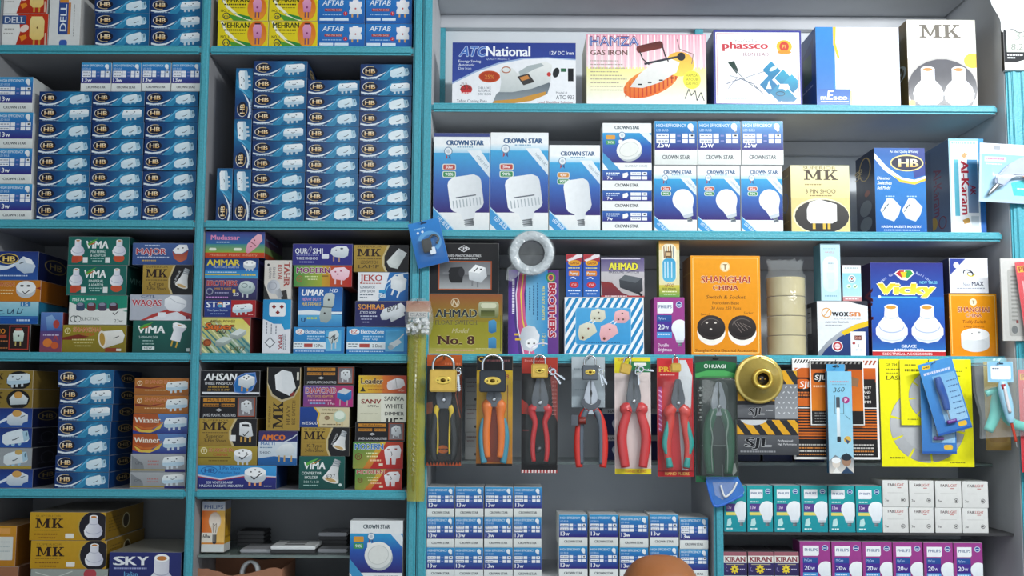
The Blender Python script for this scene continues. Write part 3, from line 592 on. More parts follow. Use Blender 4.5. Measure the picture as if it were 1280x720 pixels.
a.sa = Art(20, 97, '#2a5faa').P([(3, 22), (17, 10), (17, 40), (3, 46)], '#1b4f94').R(5, 26, 15, 60, '#3f7a5c').D(4, 66, 16, 2, '#bcd0e8')
a = MKBIG = Art(87, 106, '#f4efe2', '#8a6a26', '#e9e2cc'); a.R(0, 0, 87, 48, '#f6f2e4', '#f8f7f3'); mk(a, 16, 22, 16, 50, '#6b655c'); a.D(20, 27, 60, 1.6, '#c9c2b2'); a.E(82, 50, 11, 9, '#e2c03c')
a.E(43, 82, 45, 36, '#b8b5b2'); a.E(43, 84, 44, 36, '#4c4c54', '#34343a'); a.R(0, 98, 8, 106, '#d9b63a')
for cx in (25, 64): holder(a, cx, 58, 1.75, '#fafafa')
a.sa = Art(12, 106, '#8f6c22').O(6, 60, 5, 10, 1.4, '#f0e6c8').T('W', 2.5, 63, 8, '#f0e6c8', 7)
# --- right shelf two
a = MK3 = Art(75, 82, '#dfcf8c', '#6b5526', '#c9b773'); a.R(0, 0, 75, 40, '#eee6b8', '#e6d898'); a.T('SUPERIOR', 37, 5, 3.4, '#8a7a4a', 42, .02, al='c'); mk(a, 17, 18, 12, 42, '#4b3d30'); a.D(18, 23, 40, 1.4, '#a08f5c'); a.T('3 PIN SHOO', 38, 34.5, 5, '#5e4f34', 38, .02, al='c'); a.D(24, 36.6, 52, 1.3, '#8d7c4e')
a.E(38, 62, 36, 22, '#efe6c2'); a.E(39, 62.6, 34.6, 20.6, '#4a4744', '#2b2a2a'); a.P([(20, 54), (24, 45), (36, 42), (52, 46), (58, 48), (58, 68), (52, 71), (24, 71), (20, 66)], '#fdfdfb', '#e6e6e2'); a.O(34, 52, 10, 5, .8, '#c2c2be', 180, 330)
for x in (27, 40, 46): a.R(x, 71, x+3.6, 78, '#dcb84a')
a.sa = Art(20, 82, '#5f4c24').O(10, 42, 6, 12, 1.2, '#334a8a').D(4, 10, 17, 1.4, '#a28d4c').D(4, 66, 16, 1.4, '#a28d4c')
a = HBD = Art(64, 106, '#1763ae', '#182d55', '#2a6fb4'); a.R(0, 0, 64, 50, '#1a58a4', '#1d77c0'); a.R(0, 50, 64, 106, '#1d77c0', '#1560ae'); a.P([(0, 6), (16, 24), (34, 37), (50, 40), (64, 35), (64, 40), (50, 45), (32, 42), (12, 28), (0, 13)], '#eef4f8'); a.P([(20, 32), (34, 40), (50, 43), (64, 38), (64, 41), (50, 46), (32, 43)], '#e9c13c'); a.P([(44, 0), (64, 0), (64, 34), (50, 38)], '#2a3f8c')
a.E(41, 19, 21, 10.5, '#1c1d3c'); a.O(41, 19, 21, 10.5, 1.6, '#e8d28a'); a.T('HB', 31, 24, 10, '#f5f0dc', 24, .06, c2='#e0b24c'); a.T('An Ideal Quality & Variety', 20, 6, 3, '#e0ecf8', 36, .02)
for i, t in enumerate(('Dimmer', 'Switches', 'Bell Model')): a.T(t, 3, 40+i*6, 4, '#f0f4f8', (17, 18, 16)[i], .03, it=.2)
for cx in (19, 46):
    a.P([(cx+x, 78+y) for x, y in [(-13, 0), (-4, -15), (4, -14), (13, -4), (10, 6), (4, 14), (-8, 10)]], '#fbfcfd', '#ccd9e2'); a.P([(cx+x, 78+y) for x, y in [(4, -14), (13, -4), (10, 6), (2, 0)]], '#dfe6ec'); a.L([(cx-8, 76), (cx-2, 70)], 1.4, '#5a6670'); a.L([(cx-10, 80), (cx-5, 73)], 1, '#5a6670'); a.D(cx-6, 60, cx+6, 1.4, '#a8cbe8')
a.T('HASSAN BAKELITE INDUSTRY', 32, 100, 3, '#eef4fa', 50, .03, al='c'); a.D(10, 102, 56, 1.4, '#bcd6ee')
a.sa = Art(22, 106, '#1b2c50').O(11, 20, 7, 15, 1.3, '#cdb26a').T('HB', 8, 28, 9, '#e9d6a0', 12, rot=-90).E(11, 70, 7, 10, '#7d8fa3').E(11, 90, 7, 9, '#7d8fa3').E(13, 52, 3, 4, '#b0522c')
a = ALK = Art(45, 117, '#e9f1f5', '#6e86a8', '#6fc0d8'); a.R(0, 0, 45, 117, '#8ed0e2', '#e3edf2'); a.R(2.5, 3, 37, 114, '#f6f8fa'); a.R(38, 0, 45, 117, '#2a8fbd', '#2b5fae'); a.R(6, 26, 12, 96, '#5fb6cc'); a.R(23, 26, 36, 92, '#3a86b8', '#8a9cb8')
a.T('Al-Karam', 15, 28, 9.5, '#b2283a', 66, .06, rot=90); a.T('AK', 26, 58, 7, '#8c2440', 12, .05, rot=90); a.P([(16, 22), (20, 17), (24, 20), (20, 25)], '#e0a06a'); a.P([(15, 101), (23, 98), (25, 104), (17, 106)], '#c99a50'); a.R(26, 96, 36, 108, '#cfd8de'); a.D(4, 5, 36, 1.4, '#4fa6c0')
a.sa = Art(26, 117, '#7c92b4').T('Al-Karam', 10, 30, 8, '#8f4a6c', 60, .03, rot=90).E(9, 98, 4, 8, '#d9b34a').O(18, 100, 4, 8, 1, '#8c2c3c').R(3, 4, 8, 112, '#64789c')
# --- left bay three
def vima_holders():
    a = Art(77, 36, '#15655c', '#0f3f3a', '#3f7a70'); a.T('VIMA', 22, 15, 9.5, '#f3f6f4', 28, .06, it=.05); a.P([(24, 9), (30, 5), (38, 2), (32, 7), (26, 12)], '#4fa23c'); a.P([(26, 10), (36, 6), (31, 10)], '#c2682c')
    for cx in (12, 64):
        a.E(cx, 27, 7, 5, '#c8502e'); holder(a, cx, 4, .78)
    for i, t in enumerate(('PIN PERAL', '& ADAPTOR')): a.T(t, 38, 20.6+i*4.6, 3.2, '#dfeeea', 19, .02, al='c')
    a.D(29, 27, 46, 1.2, '#9fc9c0'); a.D(31, 30, 44, 1.2, '#9fc9c0'); a.R(19, 26, 25, 33, '#e9ecea'); a.R(47, 26, 53, 33, '#e9ecea'); a.R(5, 26, 13, 33, '#c0452c')
    a.sa = Art(30, 36, '#12443f').T('VIMA', 4, 20, 7, '#8fb5ac', 22); return a
VH = vima_holders()
a = METAL = Art(74, 36, '#e6e8e4', '#2b4a46', '#c9cbc8'); a.R(0, 0, 74, 8, '#178a70'); a.P([(0, 8), (74, 8), (74, 20), (50, 16), (26, 18), (0, 8)], '#178a70'); a.P([(0, 8), (30, 20), (74, 15), (74, 18), (40, 24), (0, 22)], '#e6e8e4'); a.T('METAL', 4, 7, 4, '#e2f2ec', 16, .03); a.D(22, 4, 34, 1.6, '#cfe8e0')
for i, c in enumerate(('#3a4a68', '#6a2f35', '#4b4058', '#4a2230')): a.RR(9+i*14, 9, 20+i*14, 19, 3, c); a.E(14+i*14, 11, 4, 2, '#8d8fa4')
a.O(6.5, 29, 4.6, 4.2, .9, '#3f4a48', 40, 340); a.O(11.5, 29, 4.6, 4.2, .9, '#3f4a48', 40, 340); a.T('ELECTRIC', 15, 30.6, 3.6, '#4a5452', 24); a.T('23w', 58, 33, 4, '#4a5452', 11); a.L([(56, 21), (58, 24), (63, 19)], .9, '#222')
a = OLIV = Art(80, 35, '#8f8120', '#4a3a1c', '#9b8c3a'); a.R(0, 0, 80, 35, '#9a8a22', '#80701c'); a.T('SHANGHAI', 13, 8.6, 5.4, '#c4552a', 34, .03, sf=1, ol='#e8cfa0', olw=.03); a.T('CHINA', 22, 14, 4, '#c4552a', 18, .03); a.O(6, 7.5, 3.8, 3.8, .8, '#f0e7b4'); a.T('T', 4.4, 9.6, 4, '#f0e7b4'); a.P([(0, 16), (20, 12), (34, 15), (14, 19), (0, 19)], '#7a2c18')
a.D(12, 18, 40, 1.5, '#d7ce8c'); a.D(14, 22, 38, 1.3, '#c9c07c'); a.D(16, 26, 36, 1.3, '#c9c07c'); a.P([(50, 8), (74, 6), (78, 13), (76, 22), (52, 30), (46, 18)], '#f2f0ea', '#cfccc2'); a.E(50, 18, 5, 11, '#e8e2d2', rot=-8); a.E(50, 18, 3.4, 8.5, '#b8913c', rot=-8); a.L([(64, 17), (71, 14)], 1, '#444'); a.R(54, 29, 72, 34, '#8c3a1c'); a.R(68, 30, 74, 33, '#e9e2d6')
a = MAJ = Art(76, 27, '#3a568f', '#c4c8cc', '#6a7fae'); a.R(0, 0, 76, 27, '#466299', '#2f4a85'); a.T('MAJOR', 5, 14, 7, '#b23c46', 37, .05, sf=1, ol='#e9dfe6', olw=.05); a.D(15, 2.4, 34, 1.6, '#c6d2e8'); a.D(6, 17, 46, 1.6, '#b9c6e0'); a.D(12, 21, 30, 1.6, '#c9a850'); a.P([(50, 9), (58, 2), (68, 2), (70, 8), (62, 13), (54, 13)], '#f4f5f7'); a.P([(50, 10), (54, 14), (62, 14), (70, 9), (68, 20), (60, 24), (52, 19)], '#9e3f33', '#c4684a'); a.E(57, 7, 1.2, .8, '#555'); a.E(63, 6, 1.2, .8, '#555')
def mk_small(W_, H_, pic, sub1, sub2):
    a = Art(W_, H_, '#a88a3a', '#5a481f', '#9c8340'); a.R(0, 0, W_*.62, H_, '#b3943f', '#9a7c30'); a.P([(W_*.62, 0), (W_, 0), (W_, H_), (W_*.58, H_), (W_*.52, H_*.75), (W_*.52, H_*.45)], '#c9b98a'); a.P([(W_*.66, 0), (W_, 0), (W_, H_), (W_*.62, H_), (W_*.56, H_*.75), (W_*.56, H_*.42)], '#1e1c1e')
    a.T('SUPERIOR', W_*.06, H_*.10, H_*.07, '#5f4a20', W_*.45); mk(a, W_*.06, H_*.42, H_*.28, W_*.42); a.D(W_*.06, H_*.50, W_*.5, H_*.03, '#6a5526'); a.T(sub1, W_*.28, H_*.70, H_*.12, '#3a2c18', W_*.3, .01, al='c'); a.T(sub2, W_*.28, H_*.86, H_*.12, '#3a2c18', W_*.38, .01, al='c')
    if pic == 'con': converter(a, W_*.82, H_*.52, H_/36, 18); a.T('SUPERIOR', W_*.66, H_*.62, H_*.07, '#ddd', W_*.26, rot=-65)
    elif pic == 'switch':
        a.P([(W_*.60, H_*.62), (W_*.82, H_*.12), (W_*.97, H_*.3), (W_*.80, H_*.88), (W_*.66, H_*.82)], '#f4f6f4', '#cfd6d2'); a.P([(W_*.62, H_*.62), (W_*.80, H_*.34), (W_*.9, H_*.42), (W_*.76, H_*.8)], '#dfe4e0')
    else:
        a.P([(W_*.70, H_*.16), (W_*.80, H_*.1), (W_*.90, H_*.18), (W_*.94, H_*.62), (W_*.86, H_*.7), (W_*.70, H_*.6)], '#f6f7f8', '#c8ccd0'); a.P([(W_*.74, H_*.2), (W_*.86, H_*.2), (W_*.87, H_*.3), (W_*.75, H_*.28)], '#2c2c30')
        for x in (.72, .79, .87): a.R(W_*x, H_*.66, W_*(x+.035), H_*.86, '#c99a4a')
        a.L([(W_*.76, H_*.55), (W_*.79, H_*.63), (W_*.86, H_*.46)], 1.1, '#222'); a.R(W_*.55, H_*.6, W_*.64, H_*.82, '#e8e8e8')
    return a
MKC = mk_small(63, 36, 'con', 'K-Type', '3-Pin Shoo'); MKS = mk_small(69, 35, 'switch', 'LED SWITCH', 'LAMP'); MKP = mk_small(76, 36, 'plug', 'Superior', '3-Pin Shoo')
a = WAQ = Art(79, 32, '#b4b9c4', '#8c8f98', '#a5aab4'); a.T('WAQAS', 3, 14, 7.5, '#b9404a', 37, .05, sf=1, ol='#eceaf0', olw=.05); a.T('CPTL', 14, 3.8, 3, '#333c6a', 18, .03); a.P([(14, 32), (30, 24), (52, 17), (80, 24), (80, 32)], '#b43a34'); a.P([(20, 32), (34, 27), (60, 21), (80, 32)], '#e2e4ea'); a.P([(44, 6), (52, 1), (62, 2), (72, 8), (72, 14), (64, 21), (50, 20), (44, 14)], '#f8f9fb', '#dfe2e8'); a.L([(50, 4), (60, 10), (70, 12)], .8, '#c2c6ce'); a.R(36, 22, 46, 28, '#eceff4'); a.E(74, 28, 2.4, 2.4, '#8a3040')
a = VP = Art(74, 41, '#14554e', '#0f3f3a', '#2a6a5c'); a.R(0, 0, 74, 41, '#176257', '#114a44'); a.T('VIMA', 6, 16, 9.5, '#f3f6f4', 34, .06, it=.05); a.P([(8, 9), (14, 5), (26, 2), (16, 8), (10, 12)], '#4fa23c'); a.P([(10, 10), (24, 5), (17, 10)], '#c2682c'); a.T('2-PIN HOLDER', 20, 22.6, 3, '#cfe2dd', 24, al='c'); a.D(13, 25, 27, 1.3, '#9dc0b8'); a.D(12, 29, 28, 1.3, '#9dc0b8'); a.R(13, 33, 28, 37, '#dfe8e6'); a.T('NEW', 15, 36.4, 2.8, '#1a4a44', 10, .02); holder_pin(a, 56, 17, 1.15); a.R(68, 35, 72, 39, '#c9d8d4')
a = HBW = Art(50, 35, '#203a86', '#141c44', '#30488c'); a.R(0, 0, 50, 35, '#1f3478', '#2c59a4'); a.E(15, 9, 12, 6.5, '#15183c'); a.O(15, 9, 12, 6.5, 1.1, '#e2c45c'); a.T('HB', 8.6, 12, 6, '#f2d070', 14, .05); a.P([(0, 16), (14, 18), (26, 13), (32, 8), (28, 16), (14, 22), (0, 24)], '#e6eef6'); a.P([(22, 16), (32, 6), (42, 10), (47, 18), (44, 26), (34, 27), (26, 22)], '#dfe8f0', '#b4c6d8'); a.L([(28, 15), (33, 13)], 1.2, '#48565e'); a.P([(32, 6), (42, 10), (44, 16), (36, 14)], '#f4f8fb'); a.D(3, 29, 38, 1.4, '#c9d8ec')
a.sa = Art(40, 35, '#161c40').O(20, 14, 13, 9, 1.4, '#8f7f4c').T('HB', 13, 18, 8, '#a8925a', 14, .03)
a = ORW = Art(56, 27, '#c77a1e', '#a35e18', '#b8742a'); a.T('SHANGHAI', 0, 8, 5, '#b8402a', 24, .03, ol='#f0cf90', olw=.03); a.D(0, 12, 24, 1.6, '#f3d7a0'); a.D(2, 16, 22, 1.6, '#f3d7a0'); a.E(38, 12, 12, 10.5, '#c9cdcf'); a.E(38, 9, 12, 8, '#f4f6f6'); a.E(33, 7, 2.4, 1.3, '#444'); a.E(41, 7, 2.4, 1.3, '#444'); a.L([(34, 14), (37, 17), (43, 12)], 1, '#222'); a.P([(50, 10), (56, 8), (56, 12)], '#8c2c1c')
a = CYW = Art(54, 28, '#8ec6d8', '#2b7ea4', '#a8d4e0'); a.R(0, 0, 54, 18, '#aad6e2', '#6db4cc'); a.R(0, 18, 54, 28, '#1f4f9e', '#1b5aa8'); a.R(0, 19.5, 54, 20.6, '#4a8fd0'); a.L([(6, 8), (5, 16), (13, 15)], 1.1, '#2a4a6a'); a.L([(5.6, 12), (11, 11)], 1.1, '#2a4a6a'); a.L([(17, 9), (17, 15), (21, 14), (24, 9), (23, 16)], 1.1, '#2a4a6a'); a.L([(30, 8), (28, 15), (33, 14), (35, 9)], 1.1, '#2a4a6a'); a.R(32, 0, 44, 6, '#3f7fb4'); a.T('15', 34, 5, 4, '#e6f0f6', 7); a.D(28, 22, 44, 2.4, '#bcd4f0')
a = BLKP = Art(46, 36, '#1d1715', '#1a1613', '#2c2420'); a.T('CO', -0+3, 12, 6, '#d98a2a', 11, .05); a.R(2, 14, 16, 18, '#a8442a'); a.D(2, 21, 18, 1.5, '#b06a3c'); a.D(2, 30, 18, 1.5, '#b06a3c'); a.R(19, 1.6, 44, 33, '#b23a2c'); a.R(20.4, 3, 42.6, 31.6, '#2a1c1a'); a.P([(26, 8), (36, 8), (38, 12), (37, 22), (25, 22), (24, 12)], '#e6efe6', '#b9cfc0'); a.R(27, 5, 35, 8.4, '#b8503c'); a.R(27, 22, 28.6, 28, '#c9b46a'); a.R(33, 22, 34.6, 28, '#c9b46a'); a.E(31, 15, 1.3, 1.3, '#555')
a = BLRD = Art(28, 47, '#4d5d9c', '#8c3a3c', '#d3d0c8'); a.R(0, 0, 28, 22, '#5f86c4', '#46589c'); a.R(0, 22, 28, 47, '#53427e', '#8a4250'); a.P([(6, 6), (14, 3), (20, 10), (18, 20), (9, 22)], '#8fb4dc', '#3c6cb0'); a.E(20, 14, 4, 5, '#b2443c'); a.E(10, 36, 6, 5, '#d97b34'); a.E(19, 39, 5, 4, '#cc5c30'); a.T('A', 17, 33, 7, '#b5403c', 6, .04); a.D(4, 26, 24, 1.6, '#c0b4d0')
# --- left bay four
a = MKO = Art(68, 24, '#8c7430', '#8a7136', '#9c8340'); mk(a, 4, 12, 8, 22); a.E(48, 13, 17, 12, '#1a1a1c'); plug_multi(a, 47, 12, 1.25, '#dfe8ec'); a.D(4, 17, 24, 1.3, '#4c3d1a')
a.sa = Art(40, 24, '#4a3c1c').D(4, 6, 36, 1.2, '#8a7436', 3).D(4, 10, 36, 1.2, '#8a7436', 4).D(4, 14, 36, 1.2, '#8a7436', 5)
a = MKO2 = Art(68, 24, '#8c7430', '#8a7136', '#9c8340'); mk(a, 4, 12, 8, 22); a.E(48, 13, 16, 12, '#1a1a1c'); a.P([(36, 12), (42, 6), (54, 6), (62, 12), (60, 19), (38, 20)], '#e3e9ea', '#bcc8cc'); a.E(48, 7.5, 6, 4.4, '#cf9a4e'); a.D(4, 17, 24, 1.3, '#4c3d1a'); a.sa = MKO.sa
a = HBO = Art(68, 24, '#26418c', '#141c40', '#2c4890'); a.R(0, 0, 68, 24, '#1f3478', '#2c57a6'); a.P([(0, 14), (20, 18), (40, 8), (36, 14), (18, 22), (0, 20)], '#dfe8f2'); a.P([(34, 10), (40, 6), (54, 4), (62, 8), (62, 16), (56, 18), (54, 21), (38, 21), (34, 18)], '#e9eff3', '#b7c7d4'); a.E(47, 6.4, 6.4, 4.2, '#d3a258'); a.L([(52, 11), (58, 9)], .9, '#4c5a62'); a.sa = HBW.sa
a = HBO2 = Art(68, 24, '#24408a', '#181a28', '#2c4890'); a.R(0, 0, 68, 24, '#1f3478', '#2c57a6'); plug_chunk(a, 46, 12, 1.45, '#e3edf3'); a.D(4, 8, 24, 3, '#c8b070'); a.sa = Art(40, 24, '#1c1a26').O(20, 12, 9, 7, 1, '#4e4e5a').D(8, 18, 32, 1, '#4e4e5a')
a = SILV = Art(68, 24, '#9aa0a4', '#26262e', '#8b9094'); plug_chunk(a, 46, 12, 1.3, '#d9dfe0'); a.E(50, 5, 5, 3, '#c9a862'); a.R(0, 21, 68, 24, '#a8903c'); a.sa = HBO2.sa
a = SHG = Art(67, 22, '#a8662a', '#7c4a20', '#a0703a'); a.R(0, 0, 67, 22, '#b8722e', '#a05f24'); a.O(6.5, 6.4, 3.2, 3.2, .8, '#f3e0bc'); a.T('T', 5.2, 8, 3, '#f3e0bc'); a.T('SHANGHAI', 13, 7, 4.4, '#c8684a', 30, .02, ol='#e9c08c', olw=.02); a.T('CHINA', 19, 12.4, 3.4, '#c8684a', 18, .02); a.D(13, 15, 40, 1, '#e6c896'); a.P([(1, 10), (20, 12), (40, 9), (20, 14), (1, 13)], '#7c2f1c'); plug_multi(a, 52, 10.4, 1.08, '#f2f2ee')
a = WIN = Art(68, 24, '#a04c20', '#2c2f5c', '#9c5a34'); a.R(0, 0, 34, 24, '#b4501c', '#a8582c', 'h'); a.P([(30, 0), (68, 0), (68, 24), (10, 24), (24, 19), (34, 10)], '#5f86bc', '#2c3884'); a.P([(0, 20), (16, 24), (0, 24)], '#2c3884'); a.P([(1, 14), (12, 20), (26, 19), (38, 10), (34, 18), (22, 23), (8, 22)], '#d9b84a'); a.P([(2, 12), (14, 17), (26, 16), (37, 8), (33, 14), (22, 19), (10, 18)], '#c86c2c'); a.T('Winner', 2, 10.8, 6.4, '#f3ecdc', 32, .04, sf=1); plug_multi(a, 52, 11, 1.12)
a = SLV2 = Art(70, 22, '#9c9fa2', '#7e8084', '#8c8f92'); a.R(0, 0, 70, 22, '#a8abae', '#8f9295'); a.P([(1, 2), (16, 12), (18, 20), (2, 20)], '#7c8084'); a.T('OPL', 6, 13, 3.6, '#55585e', 9); a.D(22, 8, 36, 2, '#b07a78'); a.D(22, 12, 36, 1.6, '#b07a78'); a.R(0, 18.6, 44, 20.4, '#a08c3c'); a.R(44, 18.6, 70, 22, '#2c2c6a'); plug_multi(a, 54, 9.4, 1.1, '#f2f2ee')
# --- left bay five (bottom)
a = MKY = Art(95, 35, '#c79b1e', '#8f6f20', '#8c8a80'); a.R(0, 0, 95, 35, '#c89c22', '#bd8f18'); a.E(80, 18, 19.5, 19, '#b79c4c'); a.E(81, 18, 19, 19, '#1c1822'); mk(a, 7, 19.6, 11.6, 34); a.T('SUPERIOR', 7, 6, 2.4, '#8a6a1c', 32); a.D(6, 22, 38, 1, '#8a6a1c'); a.D(6, 26.5, 36, 1.8, '#8a5a14'); a.D(12, 31, 34, 1.6, '#8a5a14'); a.RR(45, 26.5, 56, 32.5, 1.2, '#efece2'); holder(a, 80, 4, 1.06)
a.sa = Art(50, 35, '#9b7620').E(26, 17, 5, 10, '#4a3c22').O(26, 17, 5, 10, 1.3, '#d9cfa8').D(4, 8, 20, 1.3, '#6a5018', 1).D(4, 12, 20, 1.3, '#6a5018', 2).D(4, 16, 20, 1.3, '#6a5018', 3).D(4, 20, 20, 1.3, '#6a5018', 4).D(4, 24, 20, 1.3, '#6a5018', 5)
a = GRYB = Art(96, 40, '#9ba39c', '#6d726c', '#8b928c'); a.E(74, 4.5, 8, 5, '#b2404a'); a.L([(6, 3), (30, 8), (52, 2)], .8, '#c9d0c8'); a.D(10, 14, 50, 1.5, '#6f776f')
a = SKY = Art(92, 62, '#232a66', '#1a204c', '#9c9c94'); a.R(0, 0, 92, 62, '#262e70', '#1e2660')
for s, x in (('S', 6), ('K', 21), ('Y', 36)): a.T(s, x, 13, 8.6, '#eef0f4', 13.4, .06)
a.D(6, 15.4, 48, 1.6, '#9fa6d0'); a.T('Italian', 28, 24.6, 5, '#6fb4e0', 17, .03, al='c'); a.T('Jumbo Holder', 28, 31.5, 5, '#6fb4e0', 34, .03, al='c'); a.D(10, 38, 44, 2, '#6fb4e0'); holder(a, 67, 3, 1.9)
a = ORL = Art(42, 52, '#c98d2a', '#8f5a1c', '#b28a58'); a.R(0, 0, 42, 52, '#d0922c', '#b87c22'); a.R(2, 3, 34, 10, '#dfa055'); a.RR(10, 14, 38, 44, 1, '#d9dcd6'); a.D(13, 20, 34, 1.4, '#b9c2c0'); a.D(13, 26, 34, 1.4, '#b9c2c0'); a.D(13, 32, 34, 1.4, '#b9c2c0')
a = SKN = Art(60, 54, '#9c6a4c', '#7c5038', '#a87a5a'); a.D(6, 12, 50, 2, '#7a4c34'); a.D(6, 20, 44, 2, '#7a4c34')
# --- left unit, middle bays
a = MUD = Art(75, 34, '#3c4a8c', '#5a3f5c', '#4b5590'); a.R(0, 0, 75, 16, '#43418c', '#2c6aa6'); a.R(0, 16, 75, 27, '#3a8a8c', '#8fae3c'); a.R(0, 27, 75, 34, '#c8441c', '#b83a18'); a.T('Mudassar', 7, 10.6, 6.2, '#e48fb8', 36, .05); a.D(14, 13, 30, 1.4, '#bcd4ea'); a.RR(5, 21, 14, 24.6, 1.5, '#e6ecd8'); a.RR(36, 21, 46, 24.6, 1.5, '#e6ecd8'); a.T('Mudassar Plastic Industry', 6, 31.6, 3, '#f0a07c', 60, .01)
a.P([(51, 26), (53, 16), (60, 8), (66, 3), (71, 4), (72, 11), (66, 19), (58, 26), (54, 28)], '#f2b9c6', '#e094a8'); a.L([(57, 13), (64, 18)], 1, '#8c4a5c'); a.E(62, 11, .9, .9, '#7c3a4c'); a.E(58, 19, .9, .9, '#7c3a4c')
a.sa = Art(40, 34, '#46568c').R(0, 18, 40, 27, '#6f8c50').R(0, 27, 40, 34, '#a84020').D(4, 8, 30, 2, '#8c9cc0')
a = AMM = Art(67, 26, '#1c3f84', '#2c2c5a', '#2a4c94'); a.R(0, 0, 67, 15, '#182c68', '#1c57a4'); a.R(0, 15, 67, 26, '#2a7ac0', '#4aa4d0'); a.T('AMMAR', 2.5, 9.4, 7.4, '#e6cf3c', 41, .06); a.T('MULTI SHOE ADAPTOR', 11, 12.8, 2.2, '#c9d8ee', 32); a.D(4, 17.4, 40, 1.2, '#c6e0f0'); a.R(0, 20.4, 44, 22, '#c9b44c'); a.D(46, 20.6, 64, 1.8, '#e4cc3c'); plug3(a, 56, 8.5, .78, '#f4f5f5', '#d0d4d8')
a = BRO = Art(66, 28, '#3a3b6c', '#26264c', '#4a4c80'); a.R(0, 0, 66, 28, '#454680', '#2b2650'); a.T('BROTHERS', 2.5, 9.6, 6.6, '#b0333f', 38, .06, sf=1, ol='#e0b8b4', olw=.03); a.O(6, 17, 4.6, 4.6, 1.4, '#8f93a4'); a.T('MULTI SHOE', 12.6, 15, 3, '#d99a2c', 21, .03); a.D(13, 18, 30, 1.4, '#a9a6cc'); a.D(2, 23.8, 30, 2, '#c58ad0'); a.T('25', 36, 22.6, 4, '#e9eaf2', 7, .05); a.R(35, 14, 38.6, 18.6, '#e6c94c'); a.E(53, 12, 10.6, 9, '#c2cfd0', '#8fa2a4'); a.E(52, 10, 9, 7, '#dbe6e4', '#a9baba'); a.R(47, 19, 49, 24.5, '#c9cfd0'); a.R(53, 20, 55, 25, '#c9cfd0'); a.O(50, 9, 4, 3, .8, '#6f8484'); a.E(57, 11, 1.2, 2, '#6f8484')
a = STEP = Art(65, 22, '#23367c', '#8c2a2c', '#2f4288'); a.R(34, 0, 65, 22, '#b32328', '#9c1c24'); a.R(0, 0, 34, 12, '#23367c', '#2b4a98'); a.T('ST', 3, 9.4, 7, '#eef2f8', 13, .06); a.T('P', 24.4, 9.4, 7, '#eef2f8', 7.6, .06); a.E(20, 5.8, 3.6, 3.8, '#d98c2a'); a.E(20, 7.4, 3.4, 2, '#4aa4c8'); a.D(17.6, 4, 22, 1, '#fff'); a.T('Three Square Shockout', 4, 14.4, 2.6, '#b9c9e6', 26, .02); a.D(8, 17, 26, 1.2, '#8fa6d4'); plug_multi(a, 48, 11, 1.0, '#fbfbfa'); a.D(56, 18, 62, 1, '#e4b8b8')
a = SUP = Art(62, 45, '#a9b46a', '#6a2c2c', '#8f8f60')
a.R(0, 0, 62, 45, '#d9cf6a', '#6aa0a0', 'd')
V = ['#3f7f84', '#e9e4a8', '#2f6a50', '#cfd9c8', '#4a8c96']
for k in range(16): a.qs([a.clip2([(-40+k*7, 6), (-38.6+k*7, 6), (2+k*7, 45), (-1.6+k*7, 45)], 0, 6, 62, 45)], V[k % 5]) if len(a.clip2([(-40+k*7, 6), (-38.6+k*7, 6), (2+k*7, 45), (-1.6+k*7, 45)], 0, 6, 62, 45)) > 2 else None
a.P([(20, 2), (62, 2), (62, 34), (40, 10), (26, 10)], '#e4d860', '#e6dfa0'); a.P([(50, 0), (62, 0), (62, 12)], '#b03c34'); a.T('AHSAN POWER', 10, 6.6, 3.4, '#5a2a24', 32, .03, it=.2); a.T('Super', 4, 15, 7.6, '#e0702a', 36, .08, ol='#3c1c14', olw=.04, it=.2); a.T('LASA', 20, 20.4, 3.6, '#3a3c34', 12, .04)
a.P([(36, 21), (48, 14), (57, 16), (57, 21), (46, 28), (37, 26)], '#c6cfcb', '#8f9a96'); a.P([(36, 21), (48, 14), (57, 16), (46, 23)], '#dfe6e2'); a.P([(18, 30), (28, 24), (40, 26), (36, 32), (24, 38), (18, 36)], '#b9c6c0', '#87958e'); a.P([(18, 30), (28, 24), (40, 26), (28, 32)], '#cfdad4'); a.E(7.4, 32, 5.4, 4.8, '#b05a2a'); a.O(7.4, 32, 4.4, 3.8, .7, '#4a2414'); a.T('S-077', 36, 42, 5, '#6a6a3c', 20, .04)
a = TAH = Art(50, 34, '#dcd6ce', '#a9a39b', '#cfc9c2'); a.T('TAHIR', 3, 9.4, 6.8, '#a83a30', 30, .06, sf=1); a.T('ROYAL', 6, 17, 5, '#a83a30', 20, .05, sf=1); a.T('SINGLE', 9, 23.4, 3.2, '#6a6470', 14, .02); a.T('ADAPTOR', 9, 28.4, 3.2, '#6a6470', 15, .02); a.P([(30, 34), (50, 26), (50, 34)], '#2a2a2a'); a.P([(38, 6), (50, 4), (50, 12), (40, 14)], '#3a3634'); a.E(34, 22, 9, 8, '#d7d9de', '#a9adb8'); a.P([(36, 14), (46, 10), (49, 15), (40, 22)], '#8f9298', '#c9ccd0'); a.O(33, 23, 5, 5, .8, '#9fa2ac'); a.E(6, 29, 1.6, 1.6, '#333')
a = BMA = Art(66, 36, '#e6e7ec', '#b4b6bc', '#d3d5da'); a.P([(0, 0), (36, 0), (37, 8), (30, 12), (30, 22), (26, 30), (24, 36), (0, 36)], '#2c9fd6', '#2488c0'); a.RR(4, 7, 21, 28, 3, '#f3f3f5'); 
for px, py in ((9, 12), (9, 22), (16, 17)): a.E(px, py, 2.4, 1.8, '#9c2c2c'); a.R(px-.7, py-2.6, px+.7, py+2.6, '#7c2020')
a.P([(46, 26), (53, 19), (60, 26), (53, 33)], '#6c7078'); a.P([(47.6, 26), (53, 20.6), (58.4, 26), (53, 31.4)], '#eceef2'); a.T('BMAX', 44, 15, 5, '#a02c34', 17, .06, sf=1); 
